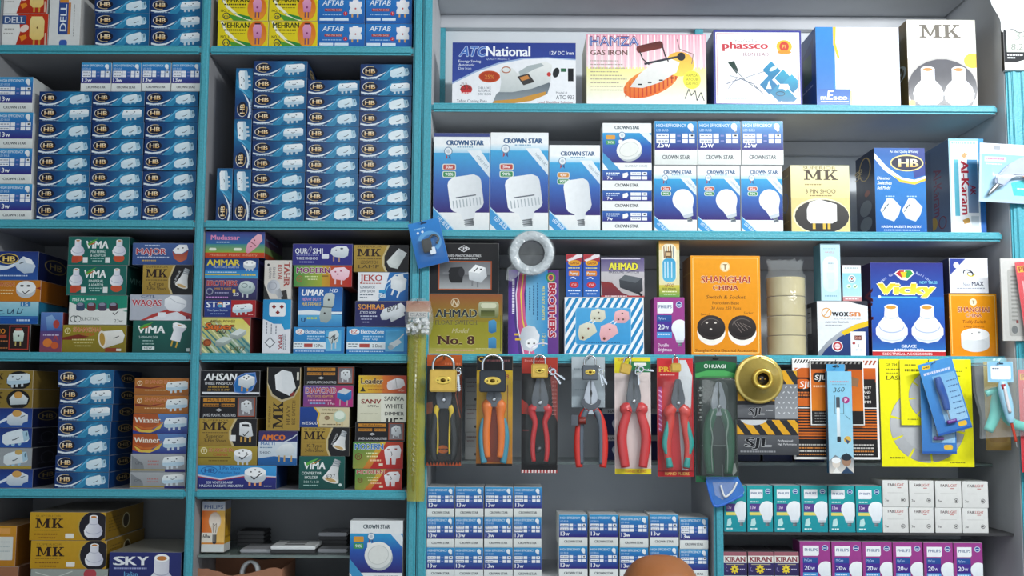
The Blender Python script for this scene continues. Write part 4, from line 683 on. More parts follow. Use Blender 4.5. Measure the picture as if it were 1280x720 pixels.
for k in range(3): a.D(28+k*2, 30-k*6, 42, 1.3, '#7b808c'); a.D(42, 6-k*0+k*1.8, 62, .9, '#7b808c')
a = QUR = Art(76, 27, '#2d2c80', '#1f1f58', '#3a3a90'); a.T('QUR', 3.4, 12.4, 6.6, '#eef0f6', 15.5, .03); a.T('SHI', 25.6, 12.4, 6.6, '#eef0f6', 12.5, .03); a.E(21.4, 8.6, 2.2, 5.4, '#8f8fb0', rot=25); a.E(21.4, 8.6, 1.2, 4, '#2d2c80', rot=25); a.D(5, 14, 34, 1, '#8f94c8'); a.T('THREE PIN SHOO', 5, 20, 3.2, '#e6e9f4', 27, .04); a.D(9, 22.4, 27, 1.4, '#a9aed8'); a.RR(37, 13, 46, 19, 1, '#e6eaf2')
a.P([(49, 6), (56, 3), (68, 3), (71, 7), (70, 15), (64, 18), (52, 16), (48, 12)], '#eef2f4', '#c2ccd4'); a.R(51, 16, 53, 22, '#b08a7a'); a.R(58, 17, 60, 23, '#b08a7a'); a.E(62, 6, 2, 1, '#3a4a5a'); a.E(55, 8, 1, 1, '#3a4a5a')
a = MOD = Art(74, 27, '#5c8f3a', '#6c2420', '#c8503a'); a.R(0, 0, 36, 27, '#3f8c48', '#a4b03a', 'h'); a.R(36, 0, 74, 27, '#c9a02c', '#c02c26', 'h'); a.R(46, 0, 74, 27, '#c2532a', '#b62424', 'h'); a.T('MODERN', 4, 9.6, 6.6, '#8a2c74', 42, .07, ol='#e6ead0', olw=.045); a.O(7.4, 17, 4, 4, .9, '#b05a3a'); a.T('M', 5.8, 18.8, 3, '#b05a3a'); a.D(14, 13.4, 32, 1.4, '#d9e8a4'); a.D(18, 17, 30, 1.2, '#e6ecb4'); a.R(36, 12.6, 44, 14.4, '#8c6a2c'); a.P([(46, 8), (52, 3), (64, 2), (71, 7), (70, 14), (64, 19), (50, 17)], '#fbe0e8', '#efb9c8'); a.R(52, 17, 54, 23.5, '#e9c9cf'); a.R(60, 18, 62, 24, '#e9c9cf'); a.E(53, 8, 1.2, 1, '#b03a5a'); a.E(60, 7, 1.2, 1, '#b03a5a'); a.E(56, 11, 1.2, 1, '#b03a5a')
a = UMA = Art(58, 50, '#2a5fa8', '#1d4474', '#3a6cae'); a.R(0, 0, 58, 30, '#2356a0', '#2f7cc4'); a.P([(0, 30), (16, 29), (34, 31), (58, 31), (58, 34), (30, 35), (0, 36)], '#e6f0f6'); a.R(0, 35, 58, 50, '#5fb0dc', '#2a80c0'); a.T('UMAR', 4, 11, 8, '#f2f5f9', 29, .07, it=.15); a.T('H.D', 41, 6.6, 4.4, '#e0e8f2', 10.5, .05, it=.15); a.T('HEAVY DUTY', 5, 17.4, 4, '#d49ac0', 25, .05); a.T('MALE FEMALE', 5, 24, 4.4, '#e4c850', 25, .05); a.T('U', 4.6, 44, 5.4, '#1d3f70', 5, .09); a.D(12, 38, 26, 2.4, '#c9d84a')
a.P([(33, 14), (36, 8), (44, 7), (48, 10), (47, 22), (44, 26), (44, 40), (38, 45), (30, 44), (28, 38), (30, 28), (33, 24)], '#c9d2cf', '#98a4a2'); a.L([(30, 25), (46, 25.6)], 1.2, '#4a5452'); a.E(40, 16, 1.3, 1.3, '#333'); a.E(35, 33, 1.3, 1.3, '#333')
def ez(n, pic):
    a = Art(66, 32, '#3a94cc', '#2464a0', '#5aa8d6'); a.R(0, 0, 66, 32, '#2f8cc8', '#2a7fc0'); a.E(8.4, 5.8, 5.6, 3.6, '#f0f4f6'); a.T('EZ', 5.2, 7.6, 3.6, '#c0392c', 6.4, .05); a.T('ElectroZone', 15.4, 7.8, 4.6, '#f2f7fa', 25, .06); a.D(18, 10.6, 40, 1.5, '#a6d2ee'); a.T('Filter Clip', 18, 15.6, 2.6, '#e0f0f8', 16)
    a.R(0, 18, 42, 26.4, '#e6eef2'); a.D(2, 20, 12, 1, '#5a6670'); a.D(2, 23, 12, 1, '#5a6670'); a.R(14, 20, 25, 24.4, '#b54a44'); a.T(n, 28, 24.2, 3.6, '#2a3038', 11, .03); a.R(0, 28.6, 66, 29.6, '#2f70b0'); a.D(3, 28.6, 40, 1, '#cfe4f2'); a.R(42, 3.6, 62, 29, '#4aa6d8', '#70bce0')
    if pic: a.P([(46, 6), (56, 4), (59, 8), (58, 18), (48, 20), (45, 14)], '#e4ebea', '#b6c4c6'); a.R(49, 19, 50.6, 27, '#c9cfd0'); a.R(54, 18, 55.6, 26, '#c9cfd0'); a.L([(43, 12), (48, 14), (52, 10), (50, 20)], 1, '#23282c'); a.L([(54, 9), (53, 16), (58, 12)], 1, '#23282c')
    else: a.P([(46, 20), (56, 14), (60, 18), (50, 26)], '#dfe6e8'); a.E(48, 24, 3, 3, '#b9c4c8'); a.L([(56, 15), (62, 8)], 1.4, '#cfd8dc')
    return a
EZ1 = ez('12 Pcs.', 1); EZ2 = ez('2 Doz.', 0)
a = JEK = Art(64, 36, '#e9ebee', '#8fa8c4', '#d8dce2'); a.P([(40, 0), (64, 0), (64, 36), (26, 36), (34, 22)], '#2a74b8', '#1c5a9c'); a.L([(28, 32), (36, 14), (48, 3), (64, 1)], 1.6, '#e0e9f2'); a.L([(32, 32), (38, 18), (50, 7)], 1.2, '#8fbfe0'); a.T('JEKO', 3, 11, 7.6, '#b0302c', 28, .03, sf=1); a.D(3, 13.4, 30, 1.2, '#b86a60'); a.T('GENERATOR', 3, 20.4, 3, '#39506a', 19, .03); a.T('2-PIN SHOO', 3, 25.4, 3, '#39506a', 19, .03); a.D(3, 27.6, 20, 1.3, '#5b6b7c'); a.D(3, 31, 12, 1.3, '#5b6b7c'); a.R(27, 22, 36, 26, '#2c93c8'); a.R(27, 27, 36, 32.6, '#2c93c8'); a.R(28, 28, 35, 31.6, '#eef3f6'); a.T('540', 28.6, 31.2, 2.8, '#1c4a7c', 5.6)
a.P([(42, 8), (46, 4), (50, 5), (52, 2), (57, 2), (58, 6), (62, 9), (60, 22), (54, 25), (42, 20)], '#f4f6f6', '#cdd5da'); a.P([(45, 20), (47, 21), (44, 29), (42, 28)], '#dfe3e6'); a.P([(52, 23), (54, 24), (51, 32), (49, 31)], '#dfe3e6')
a = SOH = Art(67, 33, '#2a2c60', '#1d1f44', '#33366c'); a.T('SOHRAB', 4, 10.4, 6.4, '#e4b04c', 33, .06, c2='#d97f3a'); a.T('STYLO POSH', 6, 16.2, 3.2, '#dfe2f0', 20, .03, it=.2); a.D(7, 18.6, 28, 1.5, '#c2c6e0'); a.D(8, 22.6, 22, 1.3, '#a8acd0'); a.D(10, 26.4, 18, 1.3, '#a8acd0'); a.P([(32, 18), (36, 10), (58, 2), (63, 6), (64, 13), (40, 24), (34, 24)], '#eef1f3', '#c3c9d0'); a.P([(44, 22), (62, 14), (63, 18), (46, 27)], '#d9dee2')
a.T('80/2', 41, 14.6, 6, '#22252a', 15, .02, it=.3, rot=-20)
a = MKLED = mk_small(69, 35, 'switch', 'LED SWITCH', 'LAMP')
# --- left unit, bottom middle bay
a = AHS = Art(76, 33, '#19181e', '#111116', '#242228'); a.T('AHSAN', 5, 12.4, 8.6, '#f4f4f4', 40, .07, it=.15); a.T('THREE PIN SHOO', 5, 18.2, 3.6, '#dfdfe2', 36, .03); a.D(10, 20.6, 36, 1.4, '#b8923c'); a.T('250 VOLTS 13 AMP', 9, 26, 2.6, '#c9a048', 28, .01); a.R(2, 27.6, 76, 30, '#e2e4e8'); a.P([(44, 28), (42, 18), (46, 8), (56, 3), (70, 2), (72, 14), (66, 26), (56, 30)], '#6f8fd0'); a.P([(45, 27), (43.4, 18), (47, 9), (56, 4.4), (69, 3.4), (70.6, 14), (65, 25), (56, 28.6)], '#1d6db4'); adaptor(a, 59, 14, 1.15)
def jpi(w, h, t1, dark=False):
    a = Art(w, h, '#1c1a1c', '#121214', '#2a282a'); a.R(w*.06, h*.08, w*.62, h*.25, '#c9882c'); a.T(t1, w*.34, h*.22, h*.12, '#3a2410', w*.42, .01, al='c'); a.R(w*.06, h*.33, w*.34, h*.47, '#c0802a'); a.R(w*.38, h*.33, w*.62, h*.47, '#c0802a'); a.D(w*.08, h*.37, w*.6, h*.05, '#5a3a14')
    a.P([(w*.28, h*.62), (w*.34, h*.55), (w*.40, h*.62), (w*.34, h*.69)], '#e2e2e4'); a.P([(w*.30, h*.62), (w*.34, h*.575), (w*.38, h*.62), (w*.34, h*.665)], '#2a282a'); a.T('JPI', w*.34, h*.645, h*.055, '#eee', w*.045, al='c'); a.T('JAVED PLASTIC INDUSTRIES', w*.06, h*.91, h*.12, '#e2e2e4', w*.58, .01)
    a.R(w*.67, h*.05, w*.98, h*.92, '#a44a2c'); a.R(w*.69, h*.09, w*.96, h*.88, '#6b666a', '#8a8488'); a.P([(w*.73, h*.3), (w*.82, h*.16), (w*.91, h*.24), (w*.93, h*.56), (w*.84, h*.74), (w*.73, h*.62)], '#e9ebec', '#bfc3c6'); a.E(w*.79, h*.34, w*.012, h*.03, '#333'); a.E(w*.86, h*.32, w*.012, h*.03, '#333'); a.E(w*.82, h*.46, w*.012, h*.03, '#333'); a.R(w*.76, h*.68, w*.785, h*.82, '#cfd2d4'); a.R(w*.86, h*.66, w*.885, h*.8, '#cfd2d4')
    return a
JP1 = jpi(74, 28, 'MULTI PLUG'); JP2 = jpi(64, 24, 'MULTI SHOE ADAPTOR'); JP3 = jpi(62, 24, 'Multi With Adapter')
a = SHO = Art(79, 25, '#a08a30', '#6c5c22', '#8c7c34'); a.R(0, 0, 79, 25, '#ad9638', '#8f7a28'); a.O(7.5, 6, 4.4, 4.4, 1, '#f0e6bc'); a.T('T', 5.6, 8.4, 4.6, '#f0e6bc', 4, .04); a.T('SHANGHAI', 14, 7.4, 4.6, '#b44a30', 34, .02, sf=1, ol='#e6d4a0', olw=.02); a.T('CHINA', 20, 13, 3.6, '#b44a30', 20, .02); a.R(0, 14, 44, 15.4, '#6a5618'); a.D(14, 18.4, 40, 1.4, '#6a5618'); plug3(a, 60, 12.4, 1.22, '#eef0f2', '#c6ccd0', True)
a = HBL = Art(104, 31, '#2f90cc', '#1d3f7a', '#4a9cd0'); a.R(0, 0, 104, 16, '#43a0dc', '#2f8cd0'); a.P([(0, 12), (30, 17), (60, 12), (104, 14), (104, 31), (0, 31)], '#2a2f84', '#24286c'); a.P([(0, 12), (30, 17), (60, 12), (104, 14), (104, 16.4), (60, 15), (30, 20), (0, 15)], '#c9d4e6'); a.P([(0, 14), (30, 19), (60, 14), (104, 15.4), (104, 16.4), (60, 15.4), (30, 20), (0, 15.4)], '#b8404a'); a.O(15, 7, 11, 5.4, 1, '#1f5fa4'); a.T('HB', 9, 9.6, 5.4, '#1f4f94', 13, .04); a.T('3 Pin Shoo', 28, 6, 4.6, '#1f4f94', 28, .02); a.T('Parcelain Base', 28, 11.2, 3.4, '#1f4f94', 28)
a.T('250 VOLTS 30 AMP', 12, 24, 3, '#dfe6f2', 35, .03); a.T('HASSAN BAKELITE INDUSTRY', 3, 28.4, 3, '#dfe6f2', 58, .03); a.D(88, 26.6, 98, 1, '#cfd8ea'); plug3(a, 76, 12.6, 1.4, '#f2f4f6', '#e9a070', True)
a = MKH = Art(80, 44, '#a88a3a', '#6a5522', '#8c7432'); mk(a, 3, 22, 13, 33, '#1d120c'); a.T('SUPERIOR', 4, 6, 3, '#5f4a20', 28); a.T('HEAVY', 8, 31, 4.4, '#5a451c', 24, .02); a.T('BED SWITCH', 8, 38, 4.4, '#5a451c', 30, .02); a.P([(36, 20), (44, 6), (60, 0), (80, 0), (80, 44), (56, 44), (42, 36)], '#bfb08c'); a.P([(39, 20), (46, 8), (61, 1), (80, 1), (80, 43), (58, 43), (44, 35)], '#171719'); a.P([(44, 30), (52, 12), (70, 10), (77, 20), (74, 32), (54, 38)], '#f5f6f7', '#cfd3d6'); a.P([(48, 30), (56, 20), (76, 18), (74, 32), (54, 38)], '#e2e5e7'); a.P([(43, 32), (46, 30), (50, 36), (46, 37)], '#8c3430'); a.R(64, 39, 74, 41.6, '#e9e6d8')
a = AMC = Art(50, 45, '#dfe5ea', '#2a4a80', '#4a3f6a'); a.R(0, 0, 50, 14, '#3a2a5c', '#2c3a78'); a.T('AMCO', 4, 12, 7, '#e07a2c', 30, .09); a.R(0, 14, 50, 36, '#dbe3ea', '#c3d2de'); a.P([(0, 36), (20, 33), (50, 36), (50, 45), (0, 45)], '#1f62a8', '#1b568f'); a.T('MALTI', 3, 18.4, 3.6, '#2f6fb0', 18, .04); a.D(2, 21, 18, 1.4, '#6a8aa8'); a.T('SHOO', 2, 30, 3.4, '#4a5a70', 14, .03); a.P([(22, 26), (30, 18), (42, 16), (48, 22), (46, 30), (34, 34), (24, 32)], '#eef2f3', '#bcc8d0')
for x in (26, 33, 42): a.R(x, 32, x+2, 40, '#c2a06a')
a.L([(30, 16), (44, 9), (50, 4)], 1.4, '#cfd6de')
a = HAM = Art(62, 26, '#7c3a84', '#3a2448', '#6a3a78'); a.R(0, 0, 40, 26, '#5a4a9c', '#a02c5c', 'd'); a.R(40, 0, 62, 26, '#b03a6a', '#b02c7c'); a.T('DIAMOND', 2.6, 9.4, 6.6, '#c2404a', 38, .05, sf=1, ol='#cfe0ea', olw=.045); a.T('MULTI SHOE ADAPTOR', 5, 14.4, 2.6, '#e4b24c', 32, .02); a.D(6, 17.4, 36, 1.4, '#e9a0b8'); a.D(8, 21, 28, 1.4, '#7fb4e0'); a.T('1 Pcs', 31, 23.4, 2.8, '#f0dfe6', 8, .02); a.P([(42, 8), (50, 3), (60, 6), (60, 16), (52, 20), (42, 15)], '#2c86c8', '#1c62a4'); a.P([(42, 8), (50, 3), (60, 6), (52, 11)], '#cfd3d8'); a.R(45, 17, 46.6, 24, '#bfa0a8'); a.R(54, 18, 55.6, 24, '#bfa0a8')
a = HES = Art(63, 25, '#d9cba4', '#5a5640', '#c9bc98'); a.P([(0, 0), (18, 0), (24, 8), (22, 16), (24, 25), (0, 25)], '#1d4392', '#1b3c84'); a.P([(17, 0), (19.6, 0), (26, 8), (24, 16), (26, 25), (23.6, 25), (21.6, 16), (23.4, 8)], '#e0b43c')
for t, x in (('m', 3), ('E', 7.6), ('S', 11.6), ('C', 15.4), ('O', 19.4)): a.T(t, x, 21.6, 3.4, '#f2f4f8', 3.2, .04)
a.T('TWO PIN SHOO', 28, 4.6, 2.4, '#5c4c30', 20, .02); a.D(27, 7, 44, 1, '#7a6a4a'); a.E(34.6, 13.4, 3.4, 2.6, '#8a6a4a'); a.D(32, 13, 37, 1, '#f0e4c8'); a.D(28, 21, 52, 1.3, '#6f6048'); a.E(50.6, 11.6, 8, 7.4, '#cfdfc8', '#aec4ae'); a.E(50.6, 10, 6, 5, '#e6efe0'); a.R(46, 18, 47.6, 24, '#c9b07a'); a.R(53, 18, 54.6, 24, '#c9b07a')
MKK = mk_small(61, 36, 'con', 'K-Type', '3-Pin Shoo')
a = VC = Art(58, 44, '#15524c', '#10403c', '#356a60'); a.R(0, 0, 58, 44, '#175e57', '#114843'); a.T('VIMA', 6, 17, 9, '#f3f6f4', 27, .06, it=.05); a.P([(8, 10), (14, 6), (26, 2), (16, 9), (10, 13)], '#5fb04a'); a.P([(14, 11), (28, 4), (20, 10)], '#c28a2c'); a.T('CONVERTOR', 16, 24.4, 3.6, '#e2edea', 25, .03, al='c'); a.T('HOLDER', 16, 30, 3.6, '#e2edea', 17, .03, al='c'); a.T('B-22 To B-22', 16, 35.4, 2.8, '#bfd6d0', 19, al='c'); a.D(6, 38, 25, 1.5, '#9dc0b8'); converter(a, 43, 23, 1.28, 18); a.T('E27', 36, 30, 5, '#2a2c2c', 11, .02, rot=-10); a.E(52.6, 38, 2, 2, '#d3e0dc')
a = LEA = Art(60, 22, '#c87a2c', '#7c3a24', '#d0903c'); a.R(0, 0, 30, 22, '#dfc03a', '#d08a2c', 'h'); a.R(30, 0, 60, 22, '#d0702c', '#b83a2c', 'h'); a.T('Leader', 3.4, 10.4, 6.8, '#4a2a24', 27, .06, sf=1, ol='#efe0b0', olw=.03); a.D(6, 12.6, 30, 1.2, '#8a4a24'); a.P([(2, 20), (5.6, 14), (9, 20)], '#3a3420'); a.D(12, 17, 32, 1.3, '#8a4a24'); a.P([(36, 8), (48, 3), (56, 5), (58, 12), (52, 16), (40, 18), (36, 14)], '#f2eeee', '#d3cccc'); a.E(39, 13, 3.6, 5, '#e2dada'); a.L([(46, 4), (48, 16)], 1, '#b8b0b0'); a.T('Hi-Class', 50, 19.6, 2.6, '#f0d9c0', 7)
a = SAN = Art(62, 35, '#dddbc0', '#a8a68c', '#cfcdb4'); a.R(0, 0, 62, 35, '#e4e2cc', '#d6d4ba'); a.T('SANV', 5, 12.6, 5.4, '#8c2c28', 25, .07); a.R(30, 0, 62, 35, '#e9e8d8'); a.T('UPS Fan', 13, 17, 2.8, '#3a2c28', 14, .03, it=.2); a.D(4, 24.6, 26, .9, '#a8a488'); a.T('SANVA', 34, 9, 5.2, '#32352f', 25, .04); a.T('WHITE', 35, 18.4, 5.2, '#32352f', 23, .04); a.T('DIMMER', 35, 27, 4.2, '#32352f', 24, .04); a.R(37, 30.6, 39.4, 35, '#25261f'); a.R(42, 30.6, 44.4, 35, '#25261f'); a.R(46, 30.4, 52, 32, '#25261f'); a.R(46, 32, 48, 35, '#25261f'); a.R(54, 30.4, 58, 32, '#25261f')
def mod2(w, h, b):
    a = Art(w, h, '#8c8a3a', '#3a2c20', '#6c7a3a'); a.R(0, 0, w*.6, h, '#3a8c44', '#b8a03c', 'd'); a.P([(w*.3, h), (w*.62, 0), (w, 0), (w, h)], '#c0442c', '#b82424'); a.P([(w*.2, h), (w*.55, 0), (w*.66, 0), (w*.34, h)], '#d8b83c', '#c9702c'); a.T('MODERN', w*.04, h*.28, h*.2, '#3a7ac0', w*.56, .07, ol='#e9ecd4', olw=.04) if b else a.T('MODERN', w*.04, h*.24, h*.18, '#b8403c', w*.58, .07, ol='#e9ecd4', olw=.04)
    a.O(w*.11, h*.55, h*.13, h*.13, 1.1, '#7c3a24'); a.T('M', w*.085, h*.6, h*.1, '#7c3a24', w*.05, .03); a.D(w*.26, h*.4, w*.5, h*.045, '#e6ecb4'); a.D(w*.28, h*.52, w*.5, h*.045, '#e8e0a4'); a.D(w*.34, h*.66, w*.56, h*.06, '#f0c8a0'); a.R(w*.52, h*.8, w*.6, h*.9, '#e6dcc2')
    a.P([(w*.62, h*.3), (w*.72, h*.14), (w*.92, h*.12), (w*.96, h*.3), (w*.94, h*.6), (w*.86, h*.62), (w*.85, h*.84), (w*.78, h*.84), (w*.77, h*.6), (w*.74, h*.6), (w*.73, h*.84), (w*.67, h*.84), (w*.64, h*.56)], '#fbf8f8', '#e2d6d6'); a.R(w*.68, h*.26, w*.73, h*.31, '#9c3a3c'); a.R(w*.83, h*.24, w*.88, h*.29, '#9c3a3c'); a.L([(w*.76, h*.36), (w*.78, h*.46), (w*.77, h*.52)], .8, '#333')
    a.sa = Art(20, h, '#2a2220').D(3, 6, 16, 1.5, '#5a4a3a'); return a
MO2 = mod2(64, 34, 1); MO3 = mod2(60, 26, 0)
# --- right shelving, third row
a = JPB = Art(89, 64, '#191719', '#141316', '#242224'); a.P([(36, 7), (44, 2.5), (52, 7), (44, 11.5)], '#dcdcde'); a.P([(38, 7), (44, 3.7), (50, 7), (44, 10.3)], '#1c1a1c'); a.T('JPI', 44, 9, 3.8, '#e9e9ea', 8, .03, al='c'); a.T('JAVED PLASTIC INDUSTRIES', 44, 17.4, 2.8, '#e9e9ea', 44, .02, al='c'); a.D(26, 19.4, 62, 1.1, '#b8b8ba'); a.R(11, 22.6, 80, 59, '#b3562c'); a.R(12.6, 24, 78.4, 57.6, '#4a4a4e', '#a4a6a9', 'd'); a.R(12.6, 40, 78.4, 57.6, '#5f6063', '#aeb0b2')
a.P([(24, 36), (27, 31), (42, 30), (44, 35), (42, 50), (28, 50), (25, 46)], '#1c1c1f'); a.E(41, 37, 4, 6, '#2c2c30'); a.R(17, 37, 25, 38.6, '#7c7c80'); a.P([(50, 36), (59, 27), (72, 31), (74, 42), (66, 50), (51, 46)], '#f0f2f3', '#bcc2c6'); a.P([(50, 36), (59, 27), (72, 31), (64, 38)], '#fafbfb'); a.L([(57, 36), (62, 31)], 1.3, '#555'); a.E(66, 33, 1.4, 1, '#555'); a.R(54, 47, 56, 54, '#7a7c80'); a.R(61, 49, 63, 55.6, '#7a7c80')
a.sa = Art(40, 64, '#1b1a1c').R(24, 4, 26, 60, '#3a3a3c')
a = AHM = Art(94, 73, '#8e8a22', '#6a5a24', '#8f6a40'); a.R(0, 0, 94, 40, '#96552f', '#93881f'); a.R(0, 34, 94, 73, '#96901f', '#a09a34'); a.T('N', 29, 14.6, 8, '#d8c8a8', 7, .03, it=.2); a.O(33, 10.6, 5.6, 5.6, .8, '#d8c8a8'); a.T('AHMAD', 8, 28.4, 9.6, '#262e3a', 53, .05, sf=1, ol='#c9c690', olw=.03); a.T('FLOAT SWITCH', 8, 37.4, 5.4, '#5a5230', 53, .02, sf=1, ol='#b9ae5c', olw=.02); a.T('Model', 29, 47.6, 5.6, '#c2b888', 20, .03, it=.35); a.T('No. 8', 12, 61.6, 10.4, '#4a2416', 46, .06, sf=1, ol='#cdc070', olw=.03)
a.RR(63, 9, 89, 29, 4, '#b9bc9a', '#6e7440'); a.RR(66, 11, 86, 17, 3, '#d4d6b8'); a.R(66, 20, 84, 27, '#444c22', '#6a7034'); a.P([(76, 33), (83, 31), (86, 34), (86, 46), (80, 48), (76, 46)], '#4f9cc8', '#2c6ca0'); a.P([(76, 54), (83, 52), (86, 55), (86, 67), (80, 69), (76, 67)], '#4f9cc8', '#2c6ca0'); a.R(0, 66, 94, 73, '#aba450', '#b8ac50'); a.D(9, 68, 58, 1.5, '#d8a08c'); a.D(60, 66, 80, 1.3, '#c8c27c'); a.R(91, 26, 92, 70, '#6a6618')
a = BRB = Art(103, 64, '#5f4aa0', '#4a3a64', '#6a5a9c'); a.R(0, 0, 103, 64, '#6c3a8c', '#3c3478'); a.R(0, 14, 103, 42, '#3a92c8', '#7cb8d8'); a.P([(0, 40), (30, 44), (60, 42), (103, 30), (103, 46), (60, 52), (30, 54), (0, 48)], '#d9709c', '#c84a7c'); a.L([(0, 44), (30, 48), (60, 46), (103, 36)], 1.6, '#e8d24c'); a.L([(0, 50), (30, 54), (70, 52), (103, 44)], 1.4, '#e9e0f2'); a.P([(0, 52), (50, 58), (103, 50), (103, 64), (0, 64)], '#6a3fa4', '#503088'); a.O(9.4, 10, 6.4, 6, 1.6, '#2f8c4a'); a.O(9.4, 10, 4.4, 4, 1.2, '#d8b23c'); a.T('B', 7.6, 12.4, 4.6, '#b83240', 4, .05); a.T('BROTHERS', 17, 12.6, 8.4, '#b3223a', 65, .09, ol='#eedbe2', olw=.06); a.T('MULTI SHOE ADAPTOR', 20, 21.4, 3.6, '#e4dc58', 42, .03)
for k in range(4): a.D(16+k*3, 26+k*5, 62-k*6, 1.6, '#2c5a80', k)
a.D(12, 56, 54, 3, '#e9e2f4', 9); a.P([(70, 30), (80, 24), (94, 26), (100, 34), (98, 44), (84, 50), (72, 46), (68, 38)], '#f0f2f5', '#b4bcc6'); a.E(90, 34, 6, 8, '#fbfbfc'); a.E(90, 31, 1, 1.4, '#555'); a.E(90, 38, 1, 1.4, '#555'); a.R(84, 48, 86.4, 55, '#e0b43c'); a.R(78, 50, 80.4, 56, '#e0b43c'); a.T('12 pcs', 78, 20.6, 3.6, '#e8d878', 15, .03); a.O(103, 20, 14, 18, 1.4, '#e6e0f0', 90, 200)
a = GAT = Art(22, 53, '#2a4fb0', '#1f3a8c', '#9a3a44'); a.R(0, 0, 22, 9, '#b83a3c', '#a03040'); a.P([(1, 7), (15, 0), (22, 0), (22, 3), (4, 9)], '#e6dfe2'); a.T('NEW', 3, 6.6, 3, '#b8303c', 9, .03, rot=-20); a.R(0, 9, 22, 53, '#2a4cae', '#2f6cc0'); a.E(11.4, 11, 8.6, 3.8, '#dfa02c'); a.T('GAFSA', 11.4, 12.4, 2.8, '#8c2c1c', 12, .04, al='c'); a.D(3, 16.4, 19, 1.2, '#e6e07c'); a.RR(3.6, 20.6, 18, 27, 1.6, '#e0872c'); a.T('Pump', 5, 25.4, 3.6, '#fff', 11, .04, ol='#7c3414', olw=.03); a.L([(5, 30), (10, 28.6), (13, 30.6)], 1.2, '#eef0f6'); a.E(10.6, 38, 6.2, 3.8, '#c9303c'); a.T('Oil', 7.4, 39.6, 3.2, '#f0c8c8', 6, .03); a.D(2.6, 44.6, 19, 1.4, '#dfe8f6'); a.D(5, 48.4, 17, 1.4, '#dfe8f6')
a = AHP = Art(55, 50, '#c9c2c6', '#7a7478', '#b8b2b8'); a.R(0, 0, 55, 20, '#54487a', '#8f86a4'); a.R(0, 18, 55, 50, '#c4c0c4', '#b8b0b0'); a.P([(2, 50), (0, 30), (14, 32), (26, 44), (40, 50)], '#8c3230', '#6c2c3c'); a.T('AHMAD', 10.4, 15.6, 8.6, '#ece24a', 36, .09, ol='#2a243c', olw=.05); a.T('PRESSURE SWITCH', 10, 20, 2.8, '#3a3650', 38, .02); a.P([(23, 28), (30, 22), (52, 26), (53, 42), (46, 46), (24, 38)], '#4a4e54', '#2c2e34'); a.P([(23, 28), (30, 22), (52, 26), (44, 32)], '#5f646a'); a.R(0, 1, 50, 2.4, '#d0ccd8'); a.R(0, 48, 55, 50, '#b43c3c'); a.D(5, 48.2, 34, 1.2, '#f0e0e0'); a.D(4, 30, 16, 1.2, '#b8a8ac'); a.L([(46, 44), (52, 48)], 3, '#1f2024')
a = STR = Art(100, 71, '#f2f6f8', '#d4dce2', '#d9e4ea'); stripes(a, 1, 1, 99, 70, 22, '#2187bf', 40); a.RR(14, 13, 84, 59, 3, '#8fc6e4'); a.RR(14.6, 13.6, 83.4, 58.4, 3, '#4fa8dc', '#3a98d2')
for cx, cy, c1, c2 in ((42, 23, '#e4e2cf', '#cfcdb8'), (72, 24, '#f2bfc2', '#dfa3a8')): a.P([(cx-8, cy-6), (cx, cy-9), (cx+9, cy-6), (cx+10, cy+3), (cx+4, cy+8), (cx-8, cy+8), (cx-10, cy+2)], c1, c2); a.R(cx-7, cy+1, cx+5, cy+6, c2); a.E(cx-4, cy+3.4, 1.2, 1.2, '#5a4a3a'); a.E(cx+2, cy+3.4, 1.2, 1.2, '#5a4a3a'); a.E(cx+1, cy-4, 1.2, 1, '#5a4a3a')
for cx, cy, c1, c2 in ((29, 41, '#e4e2cf', '#c9c7ae'), (56, 42, '#f2bfc2', '#dfa3a8')): a.P([(cx-10, cy-6), (cx, cy-10), (cx+9, cy-7), (cx+12, cy+2), (cx+4, cy+8), (cx-4, cy+13), (cx-10, cy+12), (cx-12, cy+4)], c1, c2); a.E(cx-6, cy+9, 3.4, 3.4, c2); a.E(cx-6, cy+9.4, 1.6, 1.8, '#6a3a24'); a.E(cx+1, cy-2, 1.2, 1.2, '#7a3a2c'); a.L([(cx+6, cy-8), (cx+10, cy-12)], 1.4, '#dfe8ee'); a.L([(cx+2, cy-10), (cx+6, cy-13)], 1.4, '#dfe8ee')
a.D(26, 56, 70, 1, '#1d5f8c')
a = AFC = Art(27, 70, '#c9b86a', '#8f9a34', '#e0952c'); a.R(0, 0, 27, 14, '#e8a23c', '#e8cf8a'); a.R(0, 12, 27, 55, '#e9dfb4', '#e4dcae'); a.R(0, 55, 27, 70, '#d9c84a', '#5c9c4c'); a.RR(3.6, 4, 23, 51, 7, '#f3ecd0'); a.RR(4.6, 22, 22, 51, 6, '#3fa0cc', '#5fb8d8'); 
for k, x in enumerate((6, 9, 12, 15, 18)): a.P([(x, 8-k % 2*3), (x+1.2, 6), (x+1.8, 22), (x+.4, 22)], ('#8c5a2c', '#3a4a5c', '#b8802c', '#5c3a24', '#7c8a94')[k])
a.R(8, 13, 17, 21, '#6a4a2c'); a.R(9.6, 14.6, 15.6, 19, '#d8b88c')
for x in (7, 11, 16): a.R(x, 26, x+1.4, 46, '#c9e6f0')
a.T('AFCO', 13, 57.4, 4, '#8c3428', 12, .04, it=.2, al='c'); a.T('TEST PENCIL', 13, 61, 2.4, '#3a3424', 19, .03, al='c'); a.D(4, 62.6, 23, 1.3, '#e9ecc0'); a.D(6, 66, 22, 1.2, '#c9e0b0')
